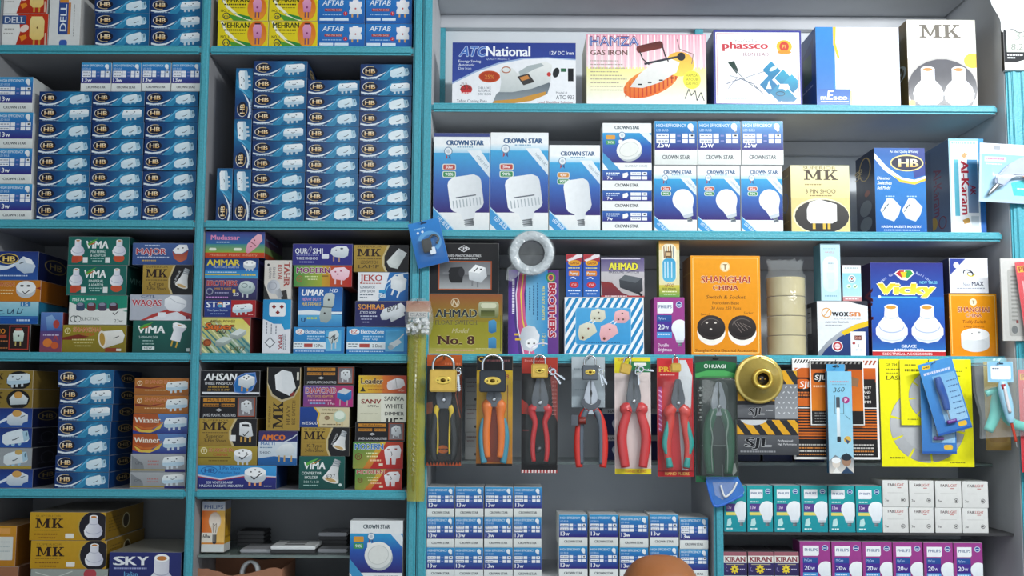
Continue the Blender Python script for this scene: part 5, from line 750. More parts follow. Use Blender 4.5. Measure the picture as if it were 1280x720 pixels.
def phil(w, h, body, body2, band1, band2, small):
    a = Art(w, h, body, body2, '#c9cdd2'); a.R(0, 0, w, h, body, body2); r = h/(71.0)
    a.P([(w*.11, 6*r), (w*.62, 6*r), (w*.62, 18*r), (w*.58, 20*r), (w*.11, 20*r)], '#f2f4f7'); a.T('PHILIPS', w*.16, 13.6*r, 4*r*w/39*1.0, '#3a5f90', w*.42, .04); a.O(w*.82, 9*r, 4*r, 4*r, 1.1, '#c9d6ea'); a.E(w*.82, 9*r, 3*r, 3*r, '#2f4f94'); a.R(w*.82-2.4*r, 8.6*r, w*.82+2.4*r, 9.6*r, '#dfe8f4')
    if small:
        a.D(w*.12, 24*r, w*.45, 2*r, '#cfe9e6'); a.R(w*.09, 28*r, w*.52, 40*r, '#5a3f8c'); a.T('13w', w*.14, 36*r, 5*r, '#e4d4e8', w*.2, .03); a.R(w*.09, 41*r, w*.56, 45.6*r, '#e4d86c'); a.P([(w*.12, 62*r), (w*.16, 52*r), (w*.3, 50*r), (w*.34, 58*r), (w*.28, 62*r)], '#bfe6e4'); a.D(w*.1, 65*r, w*.4, 2.4*r, '#d9f0ee')
    else:
        a.R(w*.09, 22*r, w*.58, 30*r, '#2a5aa0', '#2a4a94'); a.T('MyCare', w*.14, 27.6*r, 3.4*r, '#b9d0ee', w*.24, .02); a.R(w*.09, 30*r, w*.58, 43*r, '#4a2f94', '#3c2a84'); a.T('20', w*.14, 39.6*r, 6*r, '#e6ecf6', w*.2, .03); a.T('W', w*.36, 39.6*r, 4*r, '#e6ecf6', w*.12, .03); a.R(w*.09, 43*r, w*.58, 50*r, '#4a9ad8'); a.D(w*.13, 45*r, w*.5, 1.6*r, '#dfeefa'); a.T('Durable', w*.13, 61*r, 4*r, '#f0e0f0', w*.34, .03); a.T('Brightness', w*.13, 66.6*r, 4*r, '#f0e0f0', w*.44, .03)
    bulb(a, w*(.84 if not small else .78), (38*r if not small else 36*r), w*(.27 if not small else .31), 0); return a
PHP = phil(39, 71, '#a2408f', '#963a84', 0, 0, False); PHT = phil(33, 60, '#25a4a6', '#1c93a0', 0, 0, True)
a = SHC = Art(89, 124, '#e8960e', '#a8691c', '#c98a2c'); a.R(0, 0, 89, 124, '#ee9d12', '#e58e0a'); a.O(44, 14, 6.4, 6.4, 1, '#f4d99a'); a.E(44, 14, 5.2, 5.2, '#f6e9c6'); a.T('T', 41.6, 17.4, 6.6, '#7c5420', 5, .04)
for pts in ([(3, 3), (86, 3)], [(86, 3), (86, 121)], [(86, 121), (3, 121)], [(3, 121), (3, 3)]): a.L(pts, .8, '#f8dd8a')
a.T('SHANGHAI', 44.5, 34, 8, '#b23a2c', 62, .05, sf=1, al='c', ol='#f6dfb4', olw=.035); a.T('CHINA', 44.5, 43.4, 6.2, '#a33628', 32, .06, al='c', ol='#f6dfb4', olw=.035); a.T('Switch & Socket', 44.5, 54, 4.4, '#7a4410', 50, .03, it=.2, al='c'); a.T('Porcelain Base', 44.5, 61, 3.6, '#7a4410', 34, .03, al='c'); a.T('30 Amp 250 Volts', 44.5, 67.6, 3.6, '#7a4410', 38, .02, it=.2, al='c'); a.T('Switch', 12, 75, 3, '#7a4410', 12, it=.2); a.T('Socket', 67, 73, 3, '#7a4410', 12, it=.2)
for cx in (25.5, 65): a.E(cx, 96, 18, 16, '#f5f0e6'); a.E(cx, 90, 18, 15.4, '#2c2422'); a.E(cx, 88.6, 16, 13, '#3a3230', '#1d1716'); a.O(cx, 88.6, 13, 10, .8, '#6a5f5a', 190, 320)
for px, py in ((20, 84), (31, 84), (25, 92)): a.E(px, py, 1.6, 1.2, '#d8cfc6')
for k in range(4): a.L([(54+k*4, 82+k), (64+k*4, 96-k*2)], .7, '#7a6e68')
a.T('Shanghai China Electrical Accessories', 5, 120, 3.4, '#7a4410', 78, .01)
a.sa = Art(30, 124, '#a86e22').D(4, 20, 26, 2, '#c99a4a')
a = LBT = Art(26, 71, '#bfe0ea', '#5f9ab0', '#a9d3e0'); a.RR(3, 16, 23, 60, 9, '#eaf5f8', '#d3ebf2'); a.T('HAVELL', 6, 12, 2.4, '#c98a8c', 12); a.D(4, 6, 20, 1.1, '#9fc4d2'); a.R(9.6, 22, 17, 33, '#d9e6ea'); a.D(10, 24, 17, 1.4, '#9fb6c0'); a.R(8, 36, 18, 44, '#d3e2e8'); a.R(9.6, 44, 17, 56, '#cfe0e6'); a.D(5, 64, 21, 1.6, '#7fb0c2'); a.ops = [o for o in a.ops]
a = SWB = Art(24, 44, '#e6eef0', '#8c4a4c', '#dfe6e8'); a.R(0, 10, 24, 38, '#8fd0e0', '#b4dfe6'); a.D(3, 3, 20, 1.5, '#a8b4b8'); a.E(12, 17, 5, 5, '#e4ece8'); a.O(12, 17, 3.4, 3.4, 1, '#3a6a8c'); a.E(12, 17, 1.2, 1.2, '#b83c3c'); a.E(8, 26, 3, 2.6, '#dff0d8'); a.E(16, 26, 3, 2.6, '#dff0d8'); a.L([(6.6, 26), (8, 27.4), (10, 24.6)], .8, '#2f8c4a'); a.L([(14.6, 26), (16, 27.4), (18, 24.6)], .8, '#2f8c4a'); a.R(0, 39, 24, 44, '#c98a8c'); a.D(3, 40.6, 20, 1.4, '#f0e4e4')
a = WOX = Art(65, 70, '#e2e6ea', '#2a2c38', '#c6cad0'); a.R(0, 0, 65, 36, '#eef0f2', '#dfe4ea'); a.P([(2, 70), (10, 58), (28, 42), (48, 33), (65, 30), (65, 70)], '#26407c', '#1f3468'); a.P([(0, 66), (12, 52), (30, 38), (50, 29), (65, 26), (65, 32), (48, 36), (28, 46), (10, 62), (4, 70), (0, 70)], '#b8bcc4', '#8a9098'); a.P([(30, 40), (48, 30), (65, 25), (65, 32), (50, 36), (34, 44)], '#e6c01e'); a.P([(40, 0), (65, 0), (65, 6), (50, 3)], '#2a2c38')
a.T('wox', 19, 19.4, 8.4, '#23252c', 21, .05); a.T('sn', 41, 19.4, 8.4, '#d0803a', 14, .04); a.O(12, 15, 6.6, 6.6, 1.4, '#d9a04c'); a.L([(8, 20), (16, 10)], 1.2, '#d9a04c'); a.T('ELECTRICAL ACCESSORIES', 22, 23.6, 2, '#7a8088', 34); a.T('Automatic Electronic', 10, 28, 2.8, '#3a4450', 30, .01); a.D(10, 30.4, 32, 1, '#8a9098')
a.E(25, 58, 7, 7, '#e9edf2'); a.E(25, 58, 5.8, 5.8, '#b8323c'); a.E(25, 58, 3.6, 3.6, '#f2dfe0'); a.D(22, 57, 28, 1.6, '#b8323c'); a.R(42, 39, 61, 70, '#eef1f4'); a.R(47, 44, 56, 50, '#6a2a24'); a.T('220', 47.8, 49, 3.6, '#f0b4a0', 7, .02); a.E(46, 54, 2, 1.6, '#a83a3c'); a.R(51, 55, 52.2, 59, '#444'); a.R(48, 62, 50.4, 63.2, '#444'); a.R(53.4, 62, 55.8, 63.2, '#444')
a.sa = Art(40, 70, '#22242c').R(8, 6, 22, 40, '#d8dade').D(10, 12, 20, 1.6, '#444').D(10, 18, 20, 1.6, '#444').D(10, 24, 20, 1.6, '#444').R(8, 46, 24, 62, '#4a4c54')
a = VIC = Art(92, 119, '#23409c', '#3c2f64', '#3a4890'); a.R(0, 0, 92, 44, '#2b2f84', '#2456b0'); a.R(0, 44, 92, 90, '#1f6cc4', '#2a4aa8'); a.R(0, 90, 92, 112, '#2a3f9c', '#2c6cb8'); a.R(0, 113, 92, 119, '#c22c30'); a.R(0, 112, 92, 113.4, '#f0f2f6')
for i, ch in enumerate('Not Quality In Reliable'): 
    t = -52+i*104/22; a.T(ch, 45+38*math.sin(math.radians(t)), 40-33*math.cos(math.radians(t))+6, 3.4, '#b8c2e6', None, .02, rot=t) if ch != ' ' else None
a.P([(30, 14), (36, 9), (52, 9), (56, 14), (46, 23), (38, 22)], '#f2f2ea'); a.P([(32, 14), (37, 10), (43, 10), (40, 20)], '#c23038'); a.P([(44, 10), (51, 10), (54, 14), (47, 20), (43, 18)], '#3a9c4a'); a.P([(38, 12), (46, 12), (44, 19), (40, 19)], '#e6c82c')
a.T('Vicky', 9, 40, 13, '#e9c61a', 70, .10, sf=0, it=.1, ol='#fdf6d0', olw=.05, c2='#f6e24c'); a.T('NEW TRUSS', 62, 27, 3.4, '#7cd0ea', 22, .06); a.R(12, 43.6, 58, 44.8, '#6fd0ee'); a.E(10.6, 44, 2, 2, '#e0f0fa')
for cx in (25, 70): a.P([(cx-8, 57), (cx+8, 57), (cx+9, 69), (cx+15, 76), (cx+20, 84), (cx+20, 92), (cx+13, 100), (cx, 103), (cx-13, 100), (cx-20, 92), (cx-20, 84), (cx-15, 76), (cx-9, 69)], '#fbfcff', '#dfe4f2'); a.E(cx, 57, 8.6, 3.6, '#fff'); a.E(cx, 57.4, 6.4, 2.4, '#d89a3c'); a.O(cx, 81, 16, 9, 1.2, '#a9b6d8', 5, 175); a.O(cx, 68, 9, 4, 1, '#b4c0de', 10, 170); a.O(cx, 90, 19, 10, .9, '#c3cde6', 20, 160)
a.T('GRACE', 46, 108.4, 3.6, '#eef2fa', 19, .04, al='c'); a.T('JUMBO HOLDER', 46, 113, 3.2, '#eef2fa', 38, .04, al='c'); a.T('ELECTRICAL ACCESSORIES', 44, 117.8, 3, '#fbe9e9', 62, .03, al='c')
a.sa = Art(40, 119, '#382c60').T('Vicky', 26, 34, 18, '#8c3a4c', 60, .04, rot=90).D(6, 90, 34, 2, '#5a4c80')
a = NOO = Art(49, 43, '#eceef3', '#4a4f74', '#c9ccd6'); a.P([(1, 1), (21, 1), (1, 21)], '#31459c'); a.E(9, 9, 3.6, 3.6, '#f0f2f8'); a.O(24, 19, 7, 4.6, 1.4, '#2c3042', 150, 380, rot=20); a.O(27, 18, 6, 5, 1.4, '#d8c82c', 10, 150, rot=10); a.O(26, 20, 4, 3, 1, '#2c3042', 200, 400); a.T('Noor', 17, 34, 4, '#5a6078', 9); a.T('MAX', 28, 34, 5, '#2c3450', 15, .04); a.D(9, 36.4, 44, 1.2, '#9a9fb0')
a = SHT = Art(61, 80, '#e8930e', '#8c5a24', '#c98a2c'); a.R(0, 0, 61, 80, '#ec9a10', '#e38a0a'); a.E(31, 11, 4.6, 4.6, '#f6e9c6'); a.T('T', 29.4, 13.4, 4.4, '#7c5420', 3.6, .04); a.T('SHANGHAI', 31, 23.6, 6, '#a83a26', 40, .05, sf=1, al='c', ol='#f8e6c4', olw=.04); a.T('CHINA', 31, 30, 4.2, '#a83a26', 20, .06, al='c', ol='#f8e6c4', olw=.04); a.T('Teddy Switch', 31, 38, 4, '#8a3c10', 30, .03, it=.2, al='c'); a.T('6 Amp 250 Volts', 31, 43.6, 2.8, '#8a3c10', 26, .01, al='c')
for pts in ([(2.4, 2.4), (58.6, 2.4)], [(58.6, 2.4), (58.6, 77.6)], [(2.4, 77.6), (2.4, 2.4)]): a.L(pts, .7, '#f8dd8a')
a.R(14, 52, 50, 66, '#eceef0', '#d8dce0'); a.E(32, 66, 18, 8.6, '#d8dce0'); a.E(32, 52, 18, 7.6, '#fafbfc'); a.E(28, 51, 1.4, 1, '#999'); a.E(37, 49.6, 1.8, 1, '#999')
a.sa = Art(30, 80, '#7c5a2a').D(4, 16, 26, 2, '#9c7a4a')
# --- lowest right
a = FAI = Art(33, 33, '#dfdfdc', '#c2c4c0', '#cfd2d0'); a.R(0, 0, 33, 33, '#e6e6e3', '#d9d9d6'); a.T('FAIR', 7, 7.4, 3.4, '#4a3436', 9.4, .05); a.T('LIGHT', 16.8, 7.4, 3.4, '#b4403c', 10.6, .05); a.R(19, 9, 24, 9.8, '#b4403c'); a.R(6, 15.4, 27, 15.9, '#c0c0bc'); a.T('7w', 3, 26.6, 3.2, '#4a4646', 4.6, .03); a.O(26, 24.6, 2.8, 2.8, .7, '#5a5656'); a.E(26, 24.6, 1.2, 1.2, '#5a5656')
a = KIR = Art(32, 51, '#3a2c5c', '#3a3038', '#4a464c'); a.R(0, 0, 32, 5, '#a0606c'); a.R(0, 5, 32, 14, '#ece9e2'); a.T('KIRAN', 16, 12.4, 6, '#8a3040', 27, .06, sf=1, al='c'); a.R(0, 14, 32, 30, '#3a3068', '#2f2858'); a.R(4, 15.4, 28, 16.4, '#b0a888'); a.qs([[(15+5.6*math.cos(t*.7854+q), 22+5.6*math.sin(t*.7854+q)) for q in (-.22, 0, .22)]+[(15, 22)] for t in range(8)], '#e4c832'); a.E(15, 22, 4, 4, '#e9d23c'); a.E(15, 22, 1.4, 1.6, '#6a5a1c'); a.O(5, 22, 2.4, 3, .7, '#8c84b4', 60, 250); a.D(22, 21.4, 29, 1.3, '#c9c2e0'); a.R(0, 30, 32, 34, '#d4d2d0'); a.R(0, 36, 32, 51, '#3a3068')
a = P60 = Art(31, 55, '#e08a2c', '#c99a1e', '#d9c9b4'); a.R(0, 0, 31, 10, '#a9b4c8', '#c2c2c0'); a.T('PHILIPS', 3, 8, 4, '#2c4a84', 25, .04); a.R(0, 10, 31, 36, '#dc6a28', '#e6a04c', 'h'); a.R(0, 34, 31, 48, '#e8e2d4'); a.R(20, 10, 31, 46, '#e6b04a', '#f0c26c'); a.R(0, 44.6, 31, 46.4, '#d98a2c'); a.R(0, 47, 31, 55, '#d9dcd8'); a.T('60w', 2, 40, 4.6, '#2a2a30', 10, .04)
a.E(17.6, 21, 8.4, 9.6, '#c9a48c', '#e9dcc8'); a.E(17.6, 21, 7.4, 8.6, '#d8c2b0', '#f2eadc'); a.P([(12, 26), (23, 26), (20, 37), (15, 37)], '#e0d0bc', '#e9e2d6'); a.L([(16, 34), (15, 24), (17.6, 26), (20, 24), (19, 34)], .6, '#6a5a4c'); a.R(14.8, 36, 20.4, 45, '#8a8680', '#4a4844', 'h'); a.E(17.6, 45, 2.4, 1.2, '#333')
a.sa = Art(50, 55, '#c9961e').R(0, 0, 50, 9, '#8c8fa0').R(0, 46, 50, 55, '#d9d9d3').E(14, 22, 7, 9, '#a8781c').E(32, 26, 9, 12, '#b8861c').D(6, 38, 44, 2, '#8c6414')
# ================================================================== cartons on the left shelving
ORD = ['topmost', 'second from top', 'third from top', 'fourth from top', 'fifth from top', 'sixth from top', 'seventh from top', 'eighth from top', 'ninth from top', 'tenth from top']
rnd = random.Random(3)
def hbcol(bz, xs_top, xs_bot, rows, which, where, bay, kinds=None, **kw):
    """rows: photo heights of the box tops from the highest down; which art per box"""
    n = len(rows); yb = rows[-1]+20
    for i in range(n-1, -1, -1):
        t = (rows[i]-rows[0])/(yb-rows[0]); x0 = xs_top[0]*(1-t)+xs_bot[0]*t+rnd.uniform(-.4, .25); x1 = xs_top[1]*(1-t)+xs_bot[1]*t+rnd.uniform(-.25, .4)
        k = (kinds or '0'*n)[i]
        bz = put(HB[int(k)], x0, x1, rows[i], bz, 'blue plug carton, %s in %s, %s' % (ORD[i] if n > 1 else 'single', where, bay), 'box', 'blue plug cartons with a gold oval logo', name='plug_carton', yf=.008+rnd.uniform(0, .006), d=.13, **kw)
    return bz
G = 'blue plug cartons with a gold oval logo'
# top left corner bay
B1 = 'top-left corner bay'
column(S1, [(DELL, 2.4, 60, 17, 'red and white two-pin plug carton at far left, lower of two, '+B1), (DELL, 4.6, 59.5, -20, 'red and white two-pin plug carton at far left, upper of two, '+B1)], name='plug_carton', d=.12, group='red and white plug cartons')
put(DELLV, 61, 101, -8, S1, 'silver-white carton standing on end beside the red plug cartons, '+B1, rot=-90, name='plug_carton', d=.16)
hbcol(S1, (118.5, 187), (119, 186), [-3, 16.5, 36], '', 'left stack', B1); hbcol(S1, (188.3, 253), (188.3, 252), [-2, 17, 36.5], '', 'right stack', B1, '111')
# tall far left bay
B2 = 'tall far-left bay'
bz = S2
for i, yt in ((3, 229.5), (2, 185), (1, 140), (0, 96)):
    bz = put(CS13b, -3 if i < 2 else -3.5, 41-i*0 - (0 if i < 2 else 1), yt, bz, 'larger white and blue bulb carton, %s at far left, %s' % (ORD[i], B2), 'box', 'large bulb cartons at the far left', name='bulb_carton', yf=.006, d=.13)
rows = [114, 133, 152.6, 173.2, 193.6, 213.6, 233.4, 253.2]
t1 = hbcol(S2, (49, 115), (44.5, 110), rows, '', 'left stack', B2, '01000000'); t2 = hbcol(S2, (115.6, 181), (110.6, 176), rows, '', 'middle stack', B2, '01000000'); t3 = hbcol(S2, (182, 248), (177, 243), rows, '', 'right stack', B2)
for i, (x0, x1) in enumerate(((101, 139), (139.6, 176.4), (177, 213.6), (214.3, 251))):
    put(CS13, x0, x1, 78, max(t1 if i == 0 else 0, t2, t3 if i > 1 else 0)+.0004, 'small 13w bulb carton, %s of four on blue stacks, %s' % (('leftmost', 'second from left', 'third from left', 'rightmost')[i], B2), 'box', 'four 13w cartons on top of the blue stacks', name='bulb_carton', d=.065, yf=.012)
# second column, top bay
B3 = 'top bay beside the divider'
for art, xs, nm, yb, yt, side in ((MEHR, ((272, 335.5), (336, 397)), 'yellow and orange two-pin plug carton', 26, -5, ('left', 'right')), (AFT, ((397.6, 456), (456.6, 515)), 'light blue two-pin plug carton', 29.5, -3, ('left', 'right'))):
    for j, (x0, x1) in enumerate(xs):
        t = put(art, x0-.3, x1, yb, S1, '%s, lower %s of four, %s' % (nm, side[j], B3), 'box', nm+'s', name='plug_carton', d=.14)
        put(art, x0, x1, yt, t, '%s, upper %s of four, %s' % (nm, side[j], B3), 'box', nm+'s', name='plug_carton', d=.14)
# second column, tall bay
B4 = 'tall second-column bay'
t = put(HB[1], 291.5, 313.4, 211, S2, 'blue plug carton standing on end, lowest of three beside stacks, '+B4, 'box', G, rot=-90, name='plug_carton', d=.13)
t = put(HB[1], 292, 314, 148.5, t, 'blue plug carton standing on end, middle of three beside stacks, '+B4, 'box', G, rot=-90, name='plug_carton', d=.13)
put(HB[1], 294, 316, 85, t, 'blue plug carton standing on end, topmost of three beside stacks, '+B4, 'box', G, rot=-90, name='plug_carton', d=.13)
put(HB[1], 270.3, 290.2, 210, S2, 'blue plug carton standing on end, alone at far left, '+B4, 'box', G, rot=-90, name='plug_carton', d=.13)
hbcol(S2, (317, 384), (313.5, 380), [76, 96, 116, 137, 156.4, 176, 195.6, 215, 235, 255.3], '', 'left stack', B4, '1111111000')
hbcol(S2, (384.6, 450), (381, 446), [100, 119, 138, 158, 178, 198, 217.4, 237.3, 256.6], '', 'middle stack', B4, '100000002')
hbcol(S2, (450.6, 515), (447.5, 512.5), [80, 100, 120, 139.6, 158.6, 178, 197.6, 217.2, 236.6, 256.2], '', 'right stack', B4, '0122222222')
# far left, third bay
B5 = 'third far-left bay'
z = column(S3, [(BLKP, -8, 38, 405, 'dark carton with red-framed plug picture at far left, bottom of its stack, '+B5, dict(d=.14)), (CYW, -8, 48, 377, 'cyan carton with handwriting and dark blue lower band, '+B5, dict(d=.17)), (ORW, -7, 51, 350, 'orange carton with round white switch picture, '+B5, dict(d=.16)), (HBW, -6, 48, 314, 'wide dark blue carton with gold logo, topmost at far left, '+B5, dict(d=.2))])
put(BLRD, 50, 78, 390, S3, 'small upright blue and red carton between the stacks, '+B5, d=.1)
column(S3, [(OLIV, 78, 158, 406, 'olive carton with cream bulb holder picture, bottom of middle stack, '+B5), (METAL, 86, 159, 369, 'white and green carton with dark bulb caps picture, '+B5), (VH, 83, 158.5, 331.5, 'green carton with two bulb holders, second from top, middle stack, '+B5, dict(group='green bulb holder cartons')), (VH, 85, 162, 295.5, 'green carton with two bulb holders, topmost of middle stack, '+B5, dict(group='green bulb holder cartons'))], name='holder_carton', d=.15)
column(S3, [(VP, 165.5, 239.5, 400.5, 'green carton with two-pin holder picture, bottom of right stack, '+B5), (WAQ, 162, 240, 368, 'grey carton with white plug and red swoosh, right stack, '+B5), (MKC, 178, 240.5, 331, 'gold and black carton with cone-shaped converter, right stack, '+B5), (MAJ, 165.5, 241.5, 303.5, 'blue carton with red lettering and red-sided plug, topmost right, '+B5)], name='plug_carton', d=.15)
# far left, fourth bay
B6 = 'fourth far-left bay'
column(S4, [(HBO, -24, 41, 586, 'dark blue multi-plug carton, bottom of far-left stack, '+B6), (SILV, -24, 40, 559.5, 'silver multi-plug carton in the far-left stack, '+B6), (HBO2, -23.8, 40, 534.5, 'dark blue carton with white chunky plug, middle of far-left stack, '+B6), (HBO, -22.5, 40.5, 510, 'dark blue multi-plug carton, third from top of far-left stack, '+B6), (MKO2, -21.2, 41, 486, 'gold carton with orange-topped plug in black oval, '+B6), (MKO, -20, 41.5, 462.5, 'gold carton with white plug in black oval, topmost far left, '+B6)], name='plug_carton', d=.17)
xs = [(72.5, 142.5), (74.5, 142.5), (73, 140.5), (72, 138.5), (71.5, 137.5), (69, 136.8), (68, 136)]; ys = [462, 484, 505, 526.5, 547.5, 569, 590]
bz = S4
for i in range(6, -1, -1): bz = put(HB[int('0110000'[i])], xs[i][0], xs[i][1], ys[i], bz, 'blue plug carton, %s in middle stack, %s' % (ORD[i], B6), 'box', G, name='plug_carton', d=.19, yf=.006)
column(S4, [(SLV2, 162, 231.5, 590, 'silver multi-plug carton, bottom of right stack, '+B6), (SLV2, 163, 232, 567, 'silver multi-plug carton, second from bottom, right stack, '+B6), (WIN, 165.5, 233.5, 542, 'orange and blue multi-plug carton, lower of the pair, '+B6), (WIN, 166, 235, 517, 'orange and blue multi-plug carton, upper of the pair, '+B6), (SHG, 167.5, 235.5, 494, 'brown-orange multi-plug carton, second from top right, '+B6), (SHG, 168, 236, 472.5, 'brown-orange multi-plug carton, topmost of right stack, '+B6)], name='plug_carton', d=.15)
# far left, lowest bay
B7 = 'lowest far-left bay'
column(S5, [(GRYB, 37, 134, 711, 'grey-green carton with red spot under the gold cartons, '+B7), (MKY, 38, 133, 675.5, 'gold and black bulb holder carton, lower of two, '+B7), (MKY, 37, 132, 640, 'gold and black bulb holder carton, upper of two, '+B7)], name='holder_carton', d=.26, yf=.0)
column(S5, [(SKN, -20, 22, 708, 'tan carton under the orange one at far left, '+B7), (ORL, -20, 20, 657, 'orange carton with large pale sticker at far left, '+B7)], d=.16)
put(SKY, 135.5, 226, 690, S5, 'dark blue carton with white holder picture beside the divider, '+B7, d=.24, name='holder_carton', yf=0)
# second column, third bay
B8 = 'crowded middle bay'
column(S3, [(SUP, 252, 313, 396.5, 'striped green and yellow carton with grey plugs, bottom left, '+B8), (STEP, 255, 319.5, 374.8, 'blue and red carton with white multi-plug, left stack, '+B8), (BRO, 256, 321.5, 348, 'purple-blue carton with pale grey plug, left stack, '+B8), (AMM, 256, 323, 322.5, 'blue carton with bold yellow lettering, left stack, '+B8), (MUD, 256.5, 331, 289.3, 'rainbow carton with pink plugs, topmost of left stack, '+B8, dict(d=.2))], name='plug_carton', d=.11)
column(S3, [(BMA, 328, 363.5, 374, 'white and sky-blue carton standing on end with red socket picture, '+B8, dict(rot=90)), (TAH, 330, 364.5, 325, 'cream adaptor carton standing on end above the sky-blue one, '+B8, dict(rot=90))], name='adaptor_carton', d=.13)
column(S3, [(EZ1, 366.5, 430.5, 408.5, 'sky-blue filter clip carton, left one of a pair, '+B8), (UMA, 372.5, 428, 358.5, 'blue carton with grey male and female plugs, '+B8), (MOD, 367, 440, 331.5, 'green to red carton with pink three-pin plug, '+B8), (QUR, 365.5, 441, 304.5, 'dark blue carton with white lettering and plug, topmost middle, '+B8)], name='plug_carton', d=.15)
column(S3, [(EZ2, 433, 509.5, 408.5, 'sky-blue filter clip carton, right one of a pair, '+B8), (SOH, 443.5, 510, 376.3, 'navy carton with orange lettering and handwritten price, '+B8), (JEK, 447, 510.5, 340, 'white and blue generator plug carton, right stack, '+B8), (MKLED, 442, 510.8, 306, 'gold carton with white switch in black oval, topmost right, '+B8)], name='plug_carton', d=.15)
# second column, fourth bay
B9 = 'bay beside yellow sleeve'
z = put(HBL, 246.8, 345.5, 581.5, S4, 'wide sky-blue carton with three-pin plug, at bottom left, '+B9, name='plug_carton', d=.13)
column(z, [(SHO, 247.6, 321.5, 557.5, 'olive-gold carton with round plug, left stack, '+B9), (MKP, 248.5, 321, 523, 'gold and black carton with handled plug, left stack, '+B9), (JP1, 249.5, 320.5, 495.3, 'black and orange multi plug carton, left stack, '+B9), (AHS, 250.5, 325, 463, 'black carton with bold white lettering, topmost of left stack, '+B9)], name='plug_carton', d=.12)
column(z, [(AMC, 322.8, 371.5, 538.5, 'white and blue carton with orange lettering in the middle, '+B9, dict(d=.12, name='plug_carton')), (MKH, 333, 375.5, 459, 'gold bed switch carton standing on end in the middle, '+B9, dict(rot=-90, yaw=0, name='switch_carton', d=.12))])
column(S4, [(VC, 373.6, 431, 570, 'green carton with screw bulb converter, bottom of third stack, '+B9, dict(d=.13)), (MKK, 376, 437, 534, 'gold and black carton with cone converter, third stack, '+B9), (HES, 374.5, 437, 508.6, 'cream and blue carton with pale green plug, third stack, '+B9), (HAM, 379, 441.5, 481.5, 'purple-red carton with blue adaptor, third stack, '+B9), (JP2, 380, 443, 457.5, 'black and orange adaptor carton, topmost of third stack, '+B9)], name='adaptor_carton', d=.14)
column(S4, [(MO3, 443.5, 502.5, 586, 'green to red carton, bottom of right stack, '+B9), (MO2, 441, 504, 552, 'green to red carton, second from bottom, right stack, '+B9), (JP3, 444, 506, 527.3, 'black carton with orange bars, middle of right stack, '+B9), (SAN, 446.5, 508, 491.5, 'cream dimmer carton with dark lettering, right stack, '+B9), (LEA, 448, 508.5, 469, 'yellow to red carton, topmost of right stack, '+B9)], name='plug_carton', d=.14)
# ================================================================== lowest bay of the second column
B10 = 'lowest bay left of centre'
zg = SG+.0005
z = put(P60, 252, 281, 626.5, zg+.0035, 'orange 60w clear bulb carton on the glass half shelf', name='bulb_carton', d=.055, yf=.045)
def plate(name, x0, x1, y0, y1, z0, parent=None, slots=3, h=.008, label=None, tone='whitep', group=None):
    """a wall switch plate lying flat; x0..x1 y0..y1 in metres"""
    o = empty(name, ((x0+x1)/2, (y0+y1)/2, z0), label, 'switch plate', group)
    w, dd = (x1-x0)/2, (y1-y0)/2
    box('plate', o, -w, w, -dd, dd, 0, h, M[tone], .002)
    for k in range(slots):
        q = -dd*.5+dd*1.0*k/max(1, slots-1); box('slot', o, -w*.45, w*.45, q-dd*.07, q+dd*.07, h-.001, h+.0006, M['dark'], .0003)
    return z0+h+.0007
def wx(px, py, y): return W(px, py, y).x
def platestack(xa, xb, ya, yb, z, n, desc, last='whitep', slots=3):
    for k in range(n):
        nm = 'boxed switch plate, %s in the pile %s' % (ORD[n-1-k], desc)
        z = plate('switch_plate', xa, xb, ya, yb, z, None, slots if k == n-1 else 0, .0085, nm, last if k == n-1 else 'dark', 'switch plates piled on the glass shelf')
    return z
platestack(wx(300, 680, .06), wx(343, 680, .06), .06, .16, zg, 1, 'beside the orange bulb carton', 'lam', 0)
platestack(wx(296, 680, .17), wx(330, 680, .17), .17, .25, zg, 4, 'behind the orange bulb carton', 'dark', 0)
platestack(wx(338, 680, .05), wx(394, 680, .05), .05, .15, zg, 2, 'at the middle of the glass shelf', 'whitep', 3)
platestack(wx(397, 680, .07), wx(434, 680, .07), .07, .13, zg, 1, 'against the white downlight carton', 'lam', 0)
platestack(wx(398, 670, .15), wx(434, 670, .15), .15, .24, zg, 4, 'behind the white downlight carton', 'lam', 1)
z_ = put(Art(66, 40, '#3a3a3e', '#2c2c30', '#45454a').D(6, 14, 50, 2, '#6a6a70').D(6, 22, 40, 2, '#6a6a70'), 437, 503.5, 727.5, S5, 'dark grey carton under the white and blue downlight carton', d=.1, yf=.001)
put(CSD2, 437, 503.5, 650.5, z_, 'white and blue downlight carton with round white panel light, '+B10, name='downlight_carton', d=.05, yf=.001)
# open cardboard box with a white ring
xa, xb = wx(244, 716, .04), wx(352, 716, .04); za = S5+.0005; zb = zat(300, 713, .04)
o = empty('cardboard_box', ((xa+xb)/2, .12, za), 'open brown cardboard box under the glass shelf holding a white ring', 'box')
w = (xb-xa)/2; h = zb-za
def torn(n, p, L, y0, y1, hz, seed, axis):
    r = random.Random(seed); N = 14; pts = [(-L, 0), (L, 0)]+[(L-2*L*k/N, h*hz+math.sin(k*.5+seed)*.008+r.uniform(-.002, .002)) for k in range(N+1)]
    return extrude(n, p, pts, y0, y1, M['card_b'])
torn('front_wall', o, w, -.08, -.077, .97, 1, 0); torn('back_wall', o, w, .077, .08, 1.1, 2, 0)
for s in (-1, 1):
    sd = box('side_wall', o, s*w-.0015, s*w+.0015, -.077, .077, 0, h*1.04, M['card_b'], .0005)
box('bottom', o, -w, w, -.077, .077, 0, .003, M['card_b'], .0005)
r = lathe('plastic_ring', None, [(.022, -.006), (.028, -.006), (.029, 0), (.028, .006), (.022, .006)], M['whitep'], closed=True); r.location = (wx(311, 708, .07), .085, za+h*.86); r.rotation_euler = (math.radians(-12), math.radians(10), math.radians(-35))
